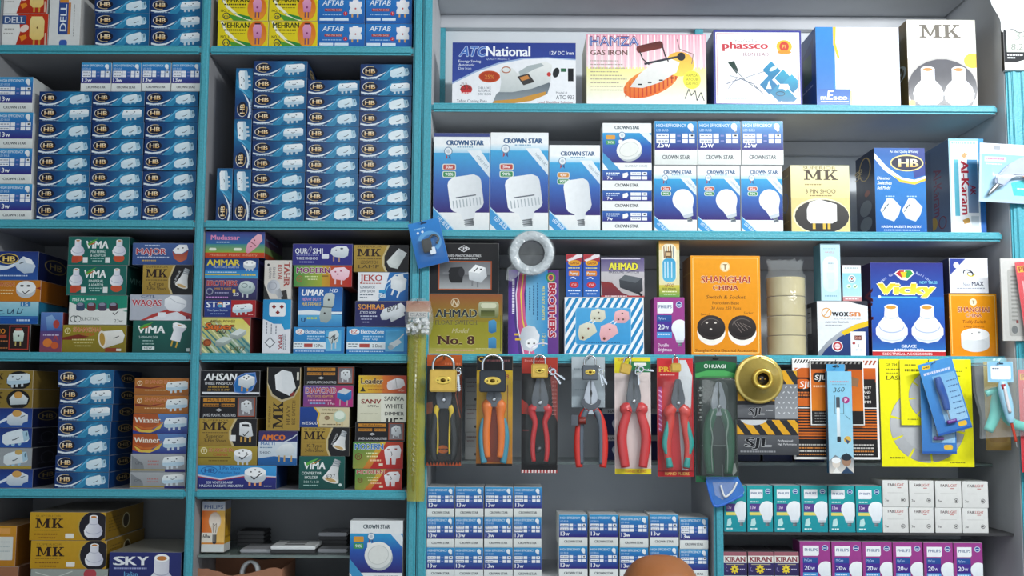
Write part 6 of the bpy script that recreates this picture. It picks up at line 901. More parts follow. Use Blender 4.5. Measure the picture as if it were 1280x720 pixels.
tag(r, 'white plastic ring poking out of the brown cardboard box', 'ring')
bl = box('filling', o, -w*.9, w*.9, -.07, .07, .004, h*.86-.03, M['card_b'], .004)
# white socket plate low at right
plate('socket_plate', wx(362, 716, .02), wx(432, 716, .02), .03, .12, S5+.0005+.045, None, 3, .009, 'white plate with dark slots lying flat beside the downlight carton')
box('plate_stack_box', None, wx(362, 716, .02), wx(432, 716, .02), .03, .12, S5+.0005, S5+.045, M['dark'], .001)
tag(bpy.data.objects['plate_stack_box'], 'dark flat carton under the white slotted plate', 'box'); bpy.data.objects['plate_stack_box'].name = 'flat_carton'
# ================================================================== cartons on the right shelving
T1 = 'top right shelf'
put(IRON, 565, 720, 53, R1, 'blue and white electric iron carton at left end, '+T1, name='iron_carton', d=.14, yf=.03)
put(HAMZ, 733, 883, 42.5, R1, 'pink and yellow gas iron carton, '+T1, name='iron_carton', d=.16, yf=.02)
put(PHAS, 892, 1002.5, 37.5, R1, 'white iron lead carton with violet border, '+T1, name='lead_carton', d=.15, yf=.012)
put(MESC, 1020, 1125, 33.5, R1, 'large glaring white carton with blue left edge, '+T1, name='carton', d=.15)
put(MKBIG, 1134.5, 1221, 24.5, R1, 'white and black carton with two bulb holders at right end, '+T1, name='holder_carton', d=.13)
T2 = 'second right shelf'
put(CST1, 541.5, 612, 166, R2, 'tall blue bulb carton with dark blue top rim, leftmost on '+T2, name='bulb_carton', d=.13, yf=.006)
put(CST2, 612.6, 685.6, 165.3, R2, 'tall blue bulb carton with cylindrical bulb, second from left on '+T2, name='bulb_carton', d=.13, yf=.006)
put(CSU, 686.2, 750.4, 181, R2, 'shorter blue bulb carton with plain rounded bulb, third on '+T2, name='bulb_carton', d=.12, yf=.006)
bz = R2
for i, yt in enumerate((263.5, 238, 212.5)): bz = put(CS7, 752.8, 815, yt, bz, 'flat 7w downlight carton, %s of three under the upright downlight carton' % ('lowest', 'middle', 'topmost')[i], 'box', 'flat 7w cartons', name='downlight_carton', d=.11)
put(CSD, 753, 814.6, 153.5, bz, 'upright downlight carton standing on three flat 7w cartons', name='downlight_carton', d=.06)
for i, (x0, x1) in enumerate(((817.5, 871), (871.7, 925.4), (926.2, 978.6))):
    n = ('left', 'middle', 'right')[i]
    t = put(CSA, x0, x1, 206.5, R2, 'upright blue carton with round white bulb, %s of three on %s' % (n, T2), 'box', 'upright round bulb cartons', name='bulb_carton', d=.1, yf=.012+i*.001)
    put(CS25, x0+.6, x1+.8, 151, t, '25w bulb carton laid on the upright bulb cartons, %s of three' % n, 'box', '25w bulb cartons', name='bulb_carton', d=.11, yf=.008+i*.001)
put(MK3, 988.5, 1062.5, 206.3, R2, 'cream and black three-pin plug carton, '+T2, name='plug_carton', d=.11)
put(HBD, 1093.6, 1157.6, 184.6, R2, 'blue dimmer carton with gold oval logo, '+T2, name='dimmer_carton', d=.14)
put(ALK, 1187, 1231.6, 173, R2, 'tall white and blue carton with red sideways lettering, '+T2, name='carton', d=.16)
T3 = 'third right shelf'
t = put(AHM, 536.4, 628.4, 367.4, R3, 'olive and brown float switch carton, '+T3, name='switch_carton', d=.12)
put(JPB, 537, 623.6, 303.6, t, 'black carton with orange-framed adaptor picture, '+T3, name='adaptor_carton', d=.12)
put(BRB, 635, 698.6, 337, R3, 'purple and blue adaptor carton standing on end, '+T3, rot=90, name='adaptor_carton', d=.1)
t = put(STR, 705.4, 805, 371.3, R3, 'blue and white diagonal striped carton with plug pictures, '+T3, name='plug_carton', d=.12)
put(GAT, 707.4, 728.4, 317.6, t, 'small blue and red carton, left of two on the striped carton', name='small_carton', group='small blue and red cartons', d=.04)
put(GAT, 729, 750, 317.8, t, 'small blue and red carton, right of two on the striped carton', name='small_carton', group='small blue and red cartons', d=.04)
put(AHP, 751, 805.6, 321.5, t, 'grey pressure switch carton with yellow lettering on the striped carton', name='switch_carton', d=.09)
t = put(PHP, 817.4, 856, 371.4, R3, 'purple bulb carton standing alone, '+T3, name='bulb_carton', d=.065)
put(AFC, 823.6, 849.6, 300.6, t, 'narrow cream test pencil carton on the purple bulb carton', name='tester_carton', d=.045)
put(SHC, 863.5, 951, 319.3, R3, 'large orange carton with two round black switches, '+T3, name='switch_carton', d=.12)
t = put(WOX, 1021.6, 1085.6, 376.3, R3, 'white and navy carton with yellow swoosh, '+T3, name='regulator_carton', d=.11)
put(LBT, 1025.6, 1051, 304, t, 'tall narrow pale blue carton on the navy and white carton', name='bulb_carton', d=.06)
put(SWB, 1053, 1076.8, 331, t, 'small cyan and white carton on the navy and white carton', name='small_carton', d=.05)
put(VIC, 1089, 1180.6, 328, R3, 'large blue carton with yellow lettering and two bulb holders, '+T3, name='holder_carton', d=.13)
t = put(SHT, 1187, 1247, 366.6, R3, 'orange carton with round white switch at right end, '+T3, name='switch_carton', d=.12)
put(NOO, 1186.6, 1235.4, 322, t, 'white carton with dark blue corner on the right orange carton', name='small_carton', d=.1)
# ---- lowest rows
for r, (ya, yb) in enumerate(((684, 0), (646, 0), (608.5, 0))):
    for c, (x0, x1) in enumerate(((533.4, 567.8), (568.4, 604), (605, 640.8), (641.6, 677))):
        z0 = R7 if r == 0 else zz[c]
        if r == 0 and c == 0: zz = [0]*4
        zz[c] = put(CS13, x0+(r == 2)*.6-(r == 0)*.6+.2*c*(r == 0), x1+(r == 2)*.5-(r == 0)*.2+.5*(r == 0), ya, z0, '13w bulb carton, %s row, %s column, block right of yellow sleeve' % (('bottom', 'middle', 'top')[r], ('first', 'second', 'third', 'fourth')[c]), 'box', '13w bulb cartons under the pliers', name='bulb_carton', d=.1, yf=.008)
zz = [0]*5
for r, ya in enumerate((682.5, 643)):
    for c, (x0, x1) in enumerate(((698.6, 734.6), (736.6, 773), (774.6, 810.6), (812, 848.4), (849.6, 885.4))):
        zz[c] = put(CS13, x0, x1, ya+(c > 1)*1.5+(-1.5 if (c == 3) else 0)+(2 if c == 4 else 0), R7 if r == 0 else zz[c], '13w bulb carton, %s row, %s of five, block nearest the bald man' % (('lower', 'upper')[r], ('first', 'second', 'third', 'fourth', 'fifth')[c]), 'box', '13w bulb cartons behind the man', name='bulb_carton', d=.11, yf=.02, yaw=(1.5 if r and c == 0 else 0))
for c, (x0, x1) in enumerate(((904.6, 932.8), (933.8, 966), (967.6, 1000.4), (1001.6, 1034.6), (1035.8, 1068.8), (1069.8, 1102.4))):
    if c == 0: x0 = 904.8
    put(PHT, x0, x1, 606.5+(c > 3)*.8, R5, 'turquoise bulb carton, %s of six in the row on the dark shelf' % ('leftmost', 'second', 'third', 'fourth', 'fifth', 'rightmost')[c], 'box', 'turquoise bulb cartons', name='bulb_carton', d=.06, yf=.008)
zz = [0]*4
for r, ya in enumerate((633.4, 600)):
    for c, (x0, x1) in enumerate(((1103.2, 1135.6), (1136.4, 1167.4), (1169, 1202), (1203, 1235.4))):
        zz[c] = put(FAI, x0, x1, ya+c*.5, R5 if r == 0 else zz[c], 'plain white 7w carton, %s row, %s of four beside turquoise cartons' % (('lower', 'upper')[r], ('first', 'second', 'third', 'last')[c]), 'box', 'plain white 7w cartons', name='bulb_carton', d=.09, yf=.008)
for c, (x0, x1) in enumerate(((904.6, 934), (935, 967.4), (968.2, 999))):
    put(KIR, x0, x1, 689.5, R6, 'dark purple carton with yellow flower mark, %s of three' % ('left', 'middle', 'right')[c], 'box', 'dark cartons with a yellow flower mark', name='bulb_carton', d=.11, yf=.012)
for c, (x0, x1) in enumerate(((1000, 1038.8), (1039.8, 1077.4), (1078.4, 1115.6), (1116.4, 1154), (1155, 1191.8), (1192.6, 1229))):
    put(PHP, x0, x1, 676.4+c*.4, R6, 'purple bulb carton, %s of six on the lowest right shelf' % ('leftmost', 'second', 'third', 'fourth', 'fifth', 'rightmost')[c], 'box', 'purple bulb cartons in a row', name='bulb_carton', d=.065, yf=.008)
# ---- cartons standing in the shade on the glass shelf behind the pliers
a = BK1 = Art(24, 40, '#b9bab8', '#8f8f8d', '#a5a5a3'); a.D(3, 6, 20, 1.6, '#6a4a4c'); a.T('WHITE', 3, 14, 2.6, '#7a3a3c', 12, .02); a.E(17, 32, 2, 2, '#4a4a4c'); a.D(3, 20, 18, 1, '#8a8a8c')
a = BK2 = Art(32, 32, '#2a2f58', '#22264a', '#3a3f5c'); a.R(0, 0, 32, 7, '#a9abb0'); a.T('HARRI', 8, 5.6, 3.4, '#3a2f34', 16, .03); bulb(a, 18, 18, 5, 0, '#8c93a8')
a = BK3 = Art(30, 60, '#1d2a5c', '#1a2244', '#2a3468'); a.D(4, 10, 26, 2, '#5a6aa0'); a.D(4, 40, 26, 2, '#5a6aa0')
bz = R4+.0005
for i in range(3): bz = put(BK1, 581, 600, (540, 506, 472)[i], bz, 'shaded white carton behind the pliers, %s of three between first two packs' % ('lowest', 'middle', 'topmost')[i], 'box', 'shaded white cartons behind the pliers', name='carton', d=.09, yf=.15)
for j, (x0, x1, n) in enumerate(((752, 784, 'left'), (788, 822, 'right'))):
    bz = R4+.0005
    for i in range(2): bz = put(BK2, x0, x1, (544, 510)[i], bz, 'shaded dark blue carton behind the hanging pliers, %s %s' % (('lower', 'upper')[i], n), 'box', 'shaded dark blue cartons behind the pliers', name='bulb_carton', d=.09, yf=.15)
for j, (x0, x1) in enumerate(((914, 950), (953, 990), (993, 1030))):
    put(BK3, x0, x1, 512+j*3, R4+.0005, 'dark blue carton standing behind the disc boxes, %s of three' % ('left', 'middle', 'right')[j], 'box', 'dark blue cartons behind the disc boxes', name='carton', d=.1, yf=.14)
# ================================================================== rolls of packing tape in a clear bag
cx = wx(983.2, 400, .05); rr = 24.1*PX; zb = R3+.0006; ht = (zat(984, 347, .035)-R3)/4
for k in range(4):
    t = lathe('tape_roll', None, [(.022, .0006), (rr-.001, .0006), (rr, .002), (rr, ht-.002), (rr-.001, ht-.0006), (.022, ht-.0006)], [M['tape']], 'Z', 56, True, smooth=False)
    t.location = (cx, .052, zb+k*ht); t.rotation_euler = (0, 0, k*1.3)
    lathe('cardboard_core', t, [(.0185, .001), (.0218, .001), (.0218, ht-.001), (.0185, ht-.001)], M['taped'], 'Z', 40, True)
    tag(t, 'wide roll of clear packing tape, %s of four in the clear bag' % ('lowest', 'second from bottom', 'third from bottom', 'topmost')[k], 'tape roll', 'rolls of packing tape stacked on the shelf')
bm = bmesh.new(); N = 40; rings = []; r_ = random.Random(5)
H4 = 4*ht
for z_, rad, sq in ((.001, rr+.003, 1), (H4*.5, rr+.0035, 1), (H4+.002, rr+.003, 1), (H4+.012, rr-.004, .7), (H4+.026, rr-.004, .35), (H4+.042, rr+.001, .10)):
    rings.append([bm.verts.new((rad*math.cos(2*math.pi*k/N)*(1+r_.uniform(-.01, .02)), rad*sq*math.sin(2*math.pi*k/N)*(1+r_.uniform(-.01, .02)), z_+(r_.uniform(-.004, .006) if z_ > H4+.03 else 0))) for k in range(N)])
for i in range(len(rings)-1):
    for k in range(N): bm.faces.new((rings[i][k], rings[i][(k+1) % N], rings[i+1][(k+1) % N], rings[i+1][k]))
bag = link('plastic_bag', bm_mesh(bm, 'plastic_bag', M['film'], True), None, (cx, .052, zb)); tag(bag, 'clear crinkled plastic bag around the four tape rolls', 'bag')
# ================================================================== things hanging from the shelf edges
PK = PX*0.985
class Hang:
    """a hanging thing: an Empty at photo point (cx, y0) on depth yy; local metres from photo pixels"""
    def __init__(s, name, cx, y0, yy, label, cat, group=None, tilt=0):
        p = W(cx, y0, yy); s.cx, s.y0 = cx, y0; s.k = PX*(DIST+yy)/DIST
        s.o = empty(name, p, label, cat, group, (0, math.radians(tilt), 0))
    def c(s, px, py, y=0.0): return ((px-s.cx)*s.k, y, -(py-s.y0)*s.k)
    def xz(s, px, py): return ((px-s.cx)*s.k, -(py-s.y0)*s.k)
    def card(s, art, x0, x1, y0, y1, d=.0016, name='backing_card', y=0.0, rot=0, m=None):
        a = s.c((x0+x1)/2, y1); me = art.mesh(name, (x1-x0)*s.k, (y1-y0)*s.k, d, m)
        return link(name, me, s.o, (a[0], y, a[2]), (0, math.radians(rot), 0))
    def tube(s, name, pts, r, m, y=0.0, flat=.7, par=None, k=4, n=12):
        return tube(name, par or s.o, [s.c(p[0], p[1], p[2] if len(p) > 2 else y) for p in pts], [q*s.k for q in r] if isinstance(r, (list, tuple)) else r*s.k, m, flat, k, n)
    def ext(s, name, pts, y0, y1, m, bev=0.0, par=None): return extrude(name, par or s.o, [s.xz(*p) for p in pts], y0, y1, m, bev)
    def blister(s, x0, x1, y0, y1, depth=.018, r=6, m='blister', name='blister'):
        bm = bmesh.new(); rings = []
        for ins, yy in ((0, -.0006), (.6, -.001), (1.0, -depth*.6), (2.2, -depth*.92), (4.2, -depth)):
            pts = []; R_ = max(r-ins, 1.2)
            for cx, cy, a0 in ((x1-ins-R_, y0+ins+R_, -90), (x1-ins-R_, y1-ins-R_, 0), (x0+ins+R_, y1-ins-R_, 90), (x0+ins+R_, y0+ins+R_, 180)):
                for k in range(6): a = math.radians(a0+k*18); pts.append(s.c(cx+R_*math.cos(a), cy+R_*math.sin(a), yy))
            rings.append([bm.verts.new(p) for p in pts])
        n = len(rings[0])
        for i in range(len(rings)-1):
            for k in range(n): bm.faces.new((rings[i][k], rings[i][(k+1) % n], rings[i+1][(k+1) % n], rings[i+1][k]))
        bm.faces.new(rings[-1]); return link(name, bm_mesh(bm, name, M[m], True), s.o)
def hook(px, py, y1=-.05, y0=-.006):
    p = W(px, py, y1); q = W(px, py, y0); q.z = p.z-.0012; q.x = p.x
    tube('hook', RS, [q+Vector((0, 0, -.001)), (p.x, (y0+y1)/2, p.z-.002), (p.x, y1, p.z-.001), (p.x, y1-.004, p.z+.005)], .0011, M['steel'], 1, 3, 8)
def head(h, cx, yt, yp, w, m, y=-.008, dep=.010, slit=True, tipw=.2):
    H = yp-yt; pts = [(cx-w*tipw, yt+1), (cx-w*tipw*.6, yt), (cx+w*tipw*.6, yt), (cx+w*tipw, yt+1), (cx+w*.36, yt+H*.35), (cx+w*.5, yt+H*.66), (cx+w*.42, yp-2), (cx+w*.3, yp+3), (cx-w*.3, yp+3), (cx-w*.42, yp-2), (cx-w*.5, yt+H*.66), (cx-w*.36, yt+H*.35)]
    o = h.ext('pliers_head', pts, y-dep, y, M[m], .0012)
    if slit:
        h.ext('jaw_gap', [(cx-.5, yt+.6), (cx+.5, yt+.6), (cx+.5, yt+H*.3), (cx+1.6, yt+H*.42), (cx+.5, yt+H*.55), (cx+.4, yp-2), (cx-.4, yp-2), (cx-.5, yt+H*.55), (cx-1.6, yt+H*.42), (cx-.5, yt+H*.3)], y-dep-.0005, y-dep+.001, M['dark'], 0, None)
    p = lathe('pivot', h.o, [(w*.14*h.k, 0), (w*.14*h.k, -.002), (w*.09*h.k, -.003)], M['steel'], 'Y', 20); p.location = h.c(cx, yt+H*.8, y-dep)
def padlock(cx, y0, y1, w, ytop, m, label, yy=-.058, tilt=0, oval=True, em='gold', sw=.62, sr=1.6):
    h = Hang('padlock', cx, ytop, yy, label, 'padlock', 'padlocks hanging along the shelf edge', tilt)
    bm = bmesh.new(); a = h.c(cx-w/2, y1); b = h.c(cx+w/2, y0); bbox(bm, a[0], b[0], -.008, .008, a[2], b[2], .0022, 3)
    link('body', bm_mesh(bm, 'body', M[m]), h.o)
    r = w*sw/2; yc = ytop+r+sr*.6; pts = [(cx-r, y0+2)]+[(cx-r*math.cos(math.radians(t)), yc-r*math.sin(math.radians(t))) for t in range(0, 181, 20)]+[(cx+r, y0+2)]
    h.tube('shackle', pts, sr, M['chrome'], 0, 1, k=2)
    if oval:
        e = lathe('name_plate', h.o, [(1, 0), (1, -.0012), (.86, -.0016)], M[em], 'Y', 32, smooth=False); e.location = h.c(cx, (y0+y1)/2-.5, -.008); e.scale = (w*.31*h.k, 1, (y1-y0)*.19*h.k)
        e2 = lathe('keyway_boss', e, [(.32, 0), (.32, -.0006)], M['brass'], 'Y', 20); e2.location = (0, -.0016, 0); e2.scale = (1, 1, 1.4)
        for sx in (-.62, .62):
            e3 = lathe('rivet', e, [(.10, 0), (.10, -.0005)], M['dark'], 'Y', 10); e3.location = (sx, -.0016, 0); e3.scale = (1, 1, 1.6)
    return h
def keys(cx, cy, yy, label, n=2, ln=20, ang=(8, 20)):
    h = Hang('key_pair', cx, cy, yy, label, 'keys', 'keys hanging with the padlocks')
    for i in range(n):
        a = ang[i]; k = empty_part('key', h.o, (0, -.0025*i, 0), a)
        bm = bmesh.new(); sweep_bm(bm, [(math.cos(t*.5236)*3.2*h.k, 0, -4*h.k+math.sin(t*.5236)*3.2*h.k) for t in range(13)], .9*h.k, 1, 6, False); 
        bbox(bm, -.9*h.k, .9*h.k, -.0008, .0008, -ln*h.k, -6.5*h.k, .0003, 1)
        for q in range(3): bbox(bm, .8*h.k, 1.9*h.k, -.0006, .0006, (-ln+1.4+q*2.4)*h.k, (-ln+2.6+q*2.4)*h.k)
        link('key', bm_mesh(bm, 'key', M['chrome'], False), h.o, (0, -.0025*i, 0), (0, math.radians(a), 0))
    tube('key_ring', h.o, [(math.cos(t*.5236)*2.6*h.k, 0, math.sin(t*.5236)*2.6*h.k) for t in range(13)], .5*h.k, M['chrome'], 1, 2, 6)
def empty_part(*a): return None
G7 = 'pliers packs hanging from the third right shelf'
# --- pack one: black and yellow pliers
a = Art(44, 137, '#1b1a1a'); a.R(0, 0, 44, 14, '#c25a1e', '#b04a18'); a.D(22, 10, 42, 2.4, '#e07a4a'); a.R(0, 14, 44, 131, '#201c1a', '#2a2220'); a.P([(0, 60), (7, 58), (9, 72), (0, 74)], '#8a4a2a'); a.P([(38, 20), (44, 20), (44, 74), (40, 60)], '#6a2a18'); a.L([(42, 24), (36, 50), (42, 78)], 1, '#a8562c')
for k in range(11): a.P([(k*4, 137), (k*4+2, 132), (k*4+4, 137)], '#b3502a')
a.E(21, 117, 7, 5, '#c9641e'); a.D(14, 116, 28, 2, '#3a1a10')
h = Hang('pliers_pack', 556, 443.5, -.014, 'black and yellow pliers on an orange-topped black card, leftmost pack', 'pliers', G7); h.card(a, 534, 578, 443.5, 580.5)
head(h, 556, 470, 507, 20, 'dsteel')
for s in (-1, 1):
    g = h.tube('handle', [(556+s*4, 504), (556+s*9, 510), (556+s*11, 528), (556+s*13, 548), (556+s*12, 566), (556+s*10, 574)], [3, 4.6, 4.8, 5, 4.6, 3], grip('#1c1c1e', 'black_grip'), -.010)
    h.tube('grip_inlay', [(556+s*7, 507), (556+s*9.5, 513), (556+s*8, 524), (556+s*7, 545), (556+s*7.4, 566)], [3.4, 3.4, 1.3, 1.1, 1.1], grip('#e3c224', 'yellow_grip'), -.0135, .6, g)
h.blister(536, 576, 468, 578, .02)
# --- pack two: orange and teal pliers
a = Art(45, 136, '#b8862a'); a.R(0, 0, 45, 18, '#1a191b'); a.O(6, 4, 3.6, 3, 1, '#d0a02c', 40, 320); a.D(9, 4.6, 42, 2.2, '#7a4a4c'); a.R(0, 18, 45, 133, '#d8b426', '#b8702a'); a.R(10, 60, 34, 131, '#9c3a14', '#8a3410'); a.R(38, 36, 39.4, 100, '#8a5a1c'); a.T('8', 36, 28, 5, '#a8342a', 4, .04); a.R(0, 133, 45, 136, '#1a1a1a')
h = Hang('pliers_pack', 618, 445, -.014, 'orange and teal pliers on a yellow-brown card, second pack', 'pliers', G7); h.card(a, 596, 641, 445, 581)
head(h, 618, 476, 505, 19, 'dsteel')
for s in (-1, 1):
    g = h.tube('handle', [(618+s*5, 503), (618+s*8.4, 507), (618+s*8, 520), (618+s*9.4, 538), (618+s*9, 556), (618+s*7.4, 570)], [5.6, 7.2, 4.6, 4.6, 4.4, 3.6], grip('#ee7a1c', 'orange_grip'), -.012)
    h.tube('grip_inlay', [(618+s*13, 522), (618+s*15, 534), (618+s*15.6, 548), (618+s*14, 564), (618+s*11.6, 577)], [1.6, 3, 3.4, 3.6, 4], grip('#3a93ad', 'teal_grip'), -.010, .7, g)
h.blister(598, 639, 468, 578, .022)
# --- pack three: red pliers on black card
a = Art(45, 143, '#191718'); a.R(0, 0, 45, 20, '#b03a2c', '#a83226'); a.T('Professional', 4, 6, 3, '#e0a09a', 26, .02); a.R(0, 20, 45, 138, '#1f1b1c', '#181617'); a.P([(0, 52), (8, 58), (12, 72), (0, 70)], '#a83226'); a.P([(36, 24), (45, 20), (45, 80), (40, 70)], '#8c3a34'); a.D(2, 90, 10, 1.4, '#8a3a3a'); 
for k in range(9): a.D(38, 30+k*5, 44, 1.4, '#c98a84', k)
a.R(0, 139, 45, 143, '#a03a3a')
for k in range(11): a.R(k*4+1, 139, k*4+3, 143, '#e2d2d0')
h = Hang('pliers_pack', 675, 446.5, -.014, 'slim red-handled pliers on a red-topped black card, third pack', 'pliers', G7); h.card(a, 652, 697, 446.5, 589.5)
head(h, 675, 472, 511, 21, 'dsteel')
for s in (-1, 1):
    g = h.tube('handle', [(675+s*4, 508), (675+s*9, 511), (675+s*9.6, 517), (675+s*6, 527), (675+s*8.4, 545), (675+s*9, 562), (675+s*7.4, 575)], [4.6, 6.4, 4.4, 3.2, 3.2, 3, 2.6], grip('#c4242a', 'red_grip'), -.012)
p = lathe('round_sticker', h.o, [(4.2*h.k, 0), (4.2*h.k, -.001)], M['dsteel'], 'Y', 24); p.location = h.c(674, 560, -.003)
h.blister(654, 695, 468, 580, .022)
# --- loose pliers four with grey card
a = Art(42, 63, '#a9b4ba'); a.R(0, 0, 42, 63, '#b8c2c8', '#98a4aa'); a.D(3, 14, 28, 3, '#8c989e'); a.D(4, 40, 30, 2, '#8c989e')
h = Hang('pliers', 736, 446, -.016, 'silver-jawed pliers with red and grey grips on a short grey card', 'pliers', G7); h.card(a, 714.5, 756, 446, 509)
head(h, 738, 475, 514, 19, 'steel', tipw=.16)
h.ext('cutter_guard', [(738+12*math.cos(t*.2618), 500+12*math.sin(t*.2618)) for t in range(0, 13)]+[(738-8*math.cos(t*.2618), 498+7*math.sin(t*.2618)) for t in range(0, 13)], -.022, -.018, M['dsteel'], 0)
for s in (-1, 1):
    g = h.tube('handle', [(738+s*3, 510), (738+s*9, 517), (738+s*14, 530), (738+s*16, 546), (738+s*16, 564), (738+s*14.4, 582)], [4, 5, 4.6, 4.8, 4.8, 4.2], grip('#d4342c', 'scarlet_grip'), -.014)
    h.tube('grip_inlay', [(738+s*5, 512), (738+s*9, 519), (738+s*11.6, 532), (738+s*12, 548), (738+s*12, 564), (738+s*11.6, 578)], [3.6, 3.8, 2.8, 2.8, 2.6, 2.2], grip('#5a6470', 'grey_grip'), -.0175, .6, g)
box('tag_block', h.o, *[v for v in (h.c(713, 0)[0], h.c(722, 0)[0])], -.03, -.016, h.c(0, 531)[2], h.c(0, 518)[2], M['dsteel'], .001)
h.tube('rubber_knob', [(722, 525), (731, 525)], [4.6, 4.6], grip('#7c2a20', 'maroon_rubber'), -.024, 1)
# --- pack five: red pliers on cream card
a = Art(45, 146, '#e8e0dc'); a.R(0, 0, 45, 8, '#e8dc2a'); a.P([(0, 0), (20, 0), (16, 26), (0, 26)], '#e6d82c'); a.P([(18, 5), (45, 5), (45, 19), (16, 19)], '#2c7a4c'); a.T('SUPER', 4, 5, 3, '#b03a2c', 11, .04); a.RR(24, 7, 40, 10.6, 1.6, '#eef0ea'); a.R(0, 20, 45, 139, '#e6d6d2', '#dac9c4'); a.R(0, 139, 45, 146, '#e8d42a'); a.T('HAND PLIERS', 13, 144, 3, '#b8502c', 26, .04)
h = Hang('pliers_pack', 790.5, 446.5, -.014, 'fat red-handled pliers on a pale card with yellow bottom edge', 'pliers', G7); h.card(a, 768, 813, 446.5, 591)
head(h, 791, 463, 511, 18, 'dsteel')
for s in (-1, 1): h.tube('handle', [(791+s*4, 508), (791+s*9.5, 511), (791+s*9, 518), (791+s*13, 532), (791+s*15, 548), (791+s*13, 566), (791+s*10.6, 582)], [6, 8.6, 5.4, 6, 6.2, 6, 5.4], grip('#cf2a2e', 'glossy_red_grip'), -.014)
h.blister(770, 811, 470, 584, .024)
# --- pack six: red and teal pliers on red card
a = Art(45, 148, '#c4262c'); a.R(0, 0, 45, 148, '#cf3036', '#b82228'); a.T('PRIME', 3, 17, 6.4, '#e8b83c', 30, .05, sf=1); a.D(4, 20, 22, 1.6, '#e8b0a8'); a.P([(28, 2), (36, 2), (44, 22), (42, 60), (34, 90), (38, 140), (30, 140), (26, 60)], '#d9dde0', '#c4cace'); a.R(2, 36, 6, 92, '#b84a84')
for k in range(9): a.L([(2, 40+k*6), (6, 43+k*6)], 1.4, '#e0a8d0')
a.T('HAND PLIERS', 9, 146, 3.6, '#e6c86a', 30, .04); a.R(0, 140, 45, 142, '#8c1c20')
h = Hang('pliers_pack', 843.5, 448, -.014, 'red and teal pliers on a red card with white stripe', 'pliers', G7); h.card(a, 821, 866, 448, 594)
head(h, 846, 474, 511, 17, 'dsteel')
for s in (-1, 1):
    g = h.tube('handle', [(845+s*4, 508), (845+s*10, 515), (845+s*8.6, 522), (845+s*11, 540), (845+s*13, 556), (845+s*12, 570), (845+s*10, 584)], [5.6, 7.6, 5.4, 5, 5, 4.6, 4], grip('#cf3a30', 'warm_red_grip'), -.014)
    h.tube('grip_inlay', [(845+s*11, 524), (845+s*14, 540), (845+s*16, 554), (845+s*13, 568)], [2, 3.6, 3.8, 2.2], grip('#2c9c94', 'sea_green_grip'), -.016, .8, g)
    h.tube('grip_tip', [(845+s*12, 570), (845+s*10, 582)], [3.4, 4.4], grip('#2c9c94', 'sea_green_grip'), -.0165, .8, g)
h.blister(823, 864, 470, 588, .024)
# --- pack seven: green pliers under smoky plastic
a = Art(54, 156, '#2c3130'); a.R(0, 0, 54, 156, '#3a403e', '#242a28'); a.P([(1, 9), (16, 6), (38, 6), (53, 9), (53, 26), (38, 22), (16, 22), (1, 26)], '#1c6a3c', '#1a5a34'); a.P([(1, 22), (16, 18), (38, 18), (53, 22), (53, 27), (1, 27)], '#4aa458'); a.O(14.6, 12.6, 2.6, 2.6, .8, '#e9f2ea'); a.T('HUAGI', 18.6, 15, 4.4, '#e9f2ea', 21, .04); a.E(27, 3.6, 4, 1.6, '#101414')
for k in range(5): a.E(7, 40+k*9, 1.5, 1.5, '#c9ceca'); a.D(4, 43+k*9, 10, 1, '#9aa09c')
a.R(0, 148, 54, 156, '#2c7a4c', '#226a40'); a.D(8, 110, 40, 1.3, '#8a928c'); a.P([(44, 138), (50, 132), (52, 142), (47, 148)], '#b8beb8')
h = Hang('pliers_pack', 894.5, 445, -.014, 'green-handled pliers in a smoky black and green blister pack', 'pliers', G7); h.card(a, 868, 921, 445, 601)
head(h, 896, 477, 516, 19, 'steel', tipw=.16)
for s in (-1, 1):
    g = h.tube('handle', [(896+s*3, 510), (896+s*9, 520), (896+s*13, 534), (896+s*14, 552), (896+s*13, 570), (896+s*11, 590)], [5, 6.4, 6.2, 5.8, 5.8, 5], grip('#1f6b48', 'dark_green_grip'), -.012)
    h.tube('grip_edge', [(896+s*7, 513), (896+s*11, 528), (896+s*8.4, 545), (896+s*10, 562), (896+s*9, 588)], [1, 1, .8, .8, .7], grip('#a9bdb0', 'pale_green_edge'), -.0185, 1, g)
h.blister(870, 920, 470, 598, .024, 9, 'smoke'); h.blister(882, 909, 475, 560, .027, 11, 'blister', 'inner_blister')
for px in (556, 618, 675, 736, 790, 843, 894): hook(px, 446, -.03)
padlock(554.5, 462, 489.5, 33.5, 442.5, 'brass', 'large brass padlock with chrome shackle over the leftmost pliers', sw=.78, sr=1.7)
padlock(616, 463, 490, 33, 442.5, 'blacklock', 'large black padlock with gold oval plate over orange pliers', sw=.76, sr=1.8)
padlock(674.5, 455, 472.5, 20.5, 443, 'brass', 'small brass padlock over the slim red pliers', sw=.7, sr=1.1)
padlock(737.5, 456.5, 475, 20.5, 444, 'greylock', 'small grey padlock with gold oval plate over silver-jawed pliers', sw=.7, sr=1.1)
padlock(785.5, 455, 468, 13.5, 446, 'brass', 'tiny tilted brass padlock on the pale pliers card', tilt=14, oval=False, sr=.9)
padlock(844.5, 454, 465, 12.5, 446, 'brass', 'tiny upright brass padlock on the red pliers card', oval=False, sr=.9)
for px in (554.5, 616, 674.5, 737.5, 785.5, 844.5): hook(px, 446.5, -.062)
keys(573, 462, -.045, 'two steel keys beside the large brass padlock', ang=(-3, 6), ln=27)
keys(688, 462, -.045, 'two steel keys beside the small brass padlock over red pliers', ang=(-35, -55), ln=22)
keys(749, 461, -.05, 'two dark keys beside the small grey padlock', ang=(-25, -10), ln=22)
keys(797, 461, -.045, 'two steel keys fanned on the pale pliers card', ang=(-4, -82), ln=20)
for px, py in ((573, 460), (688, 460), (749, 459), (797, 459)): hook(px, py, -.052)
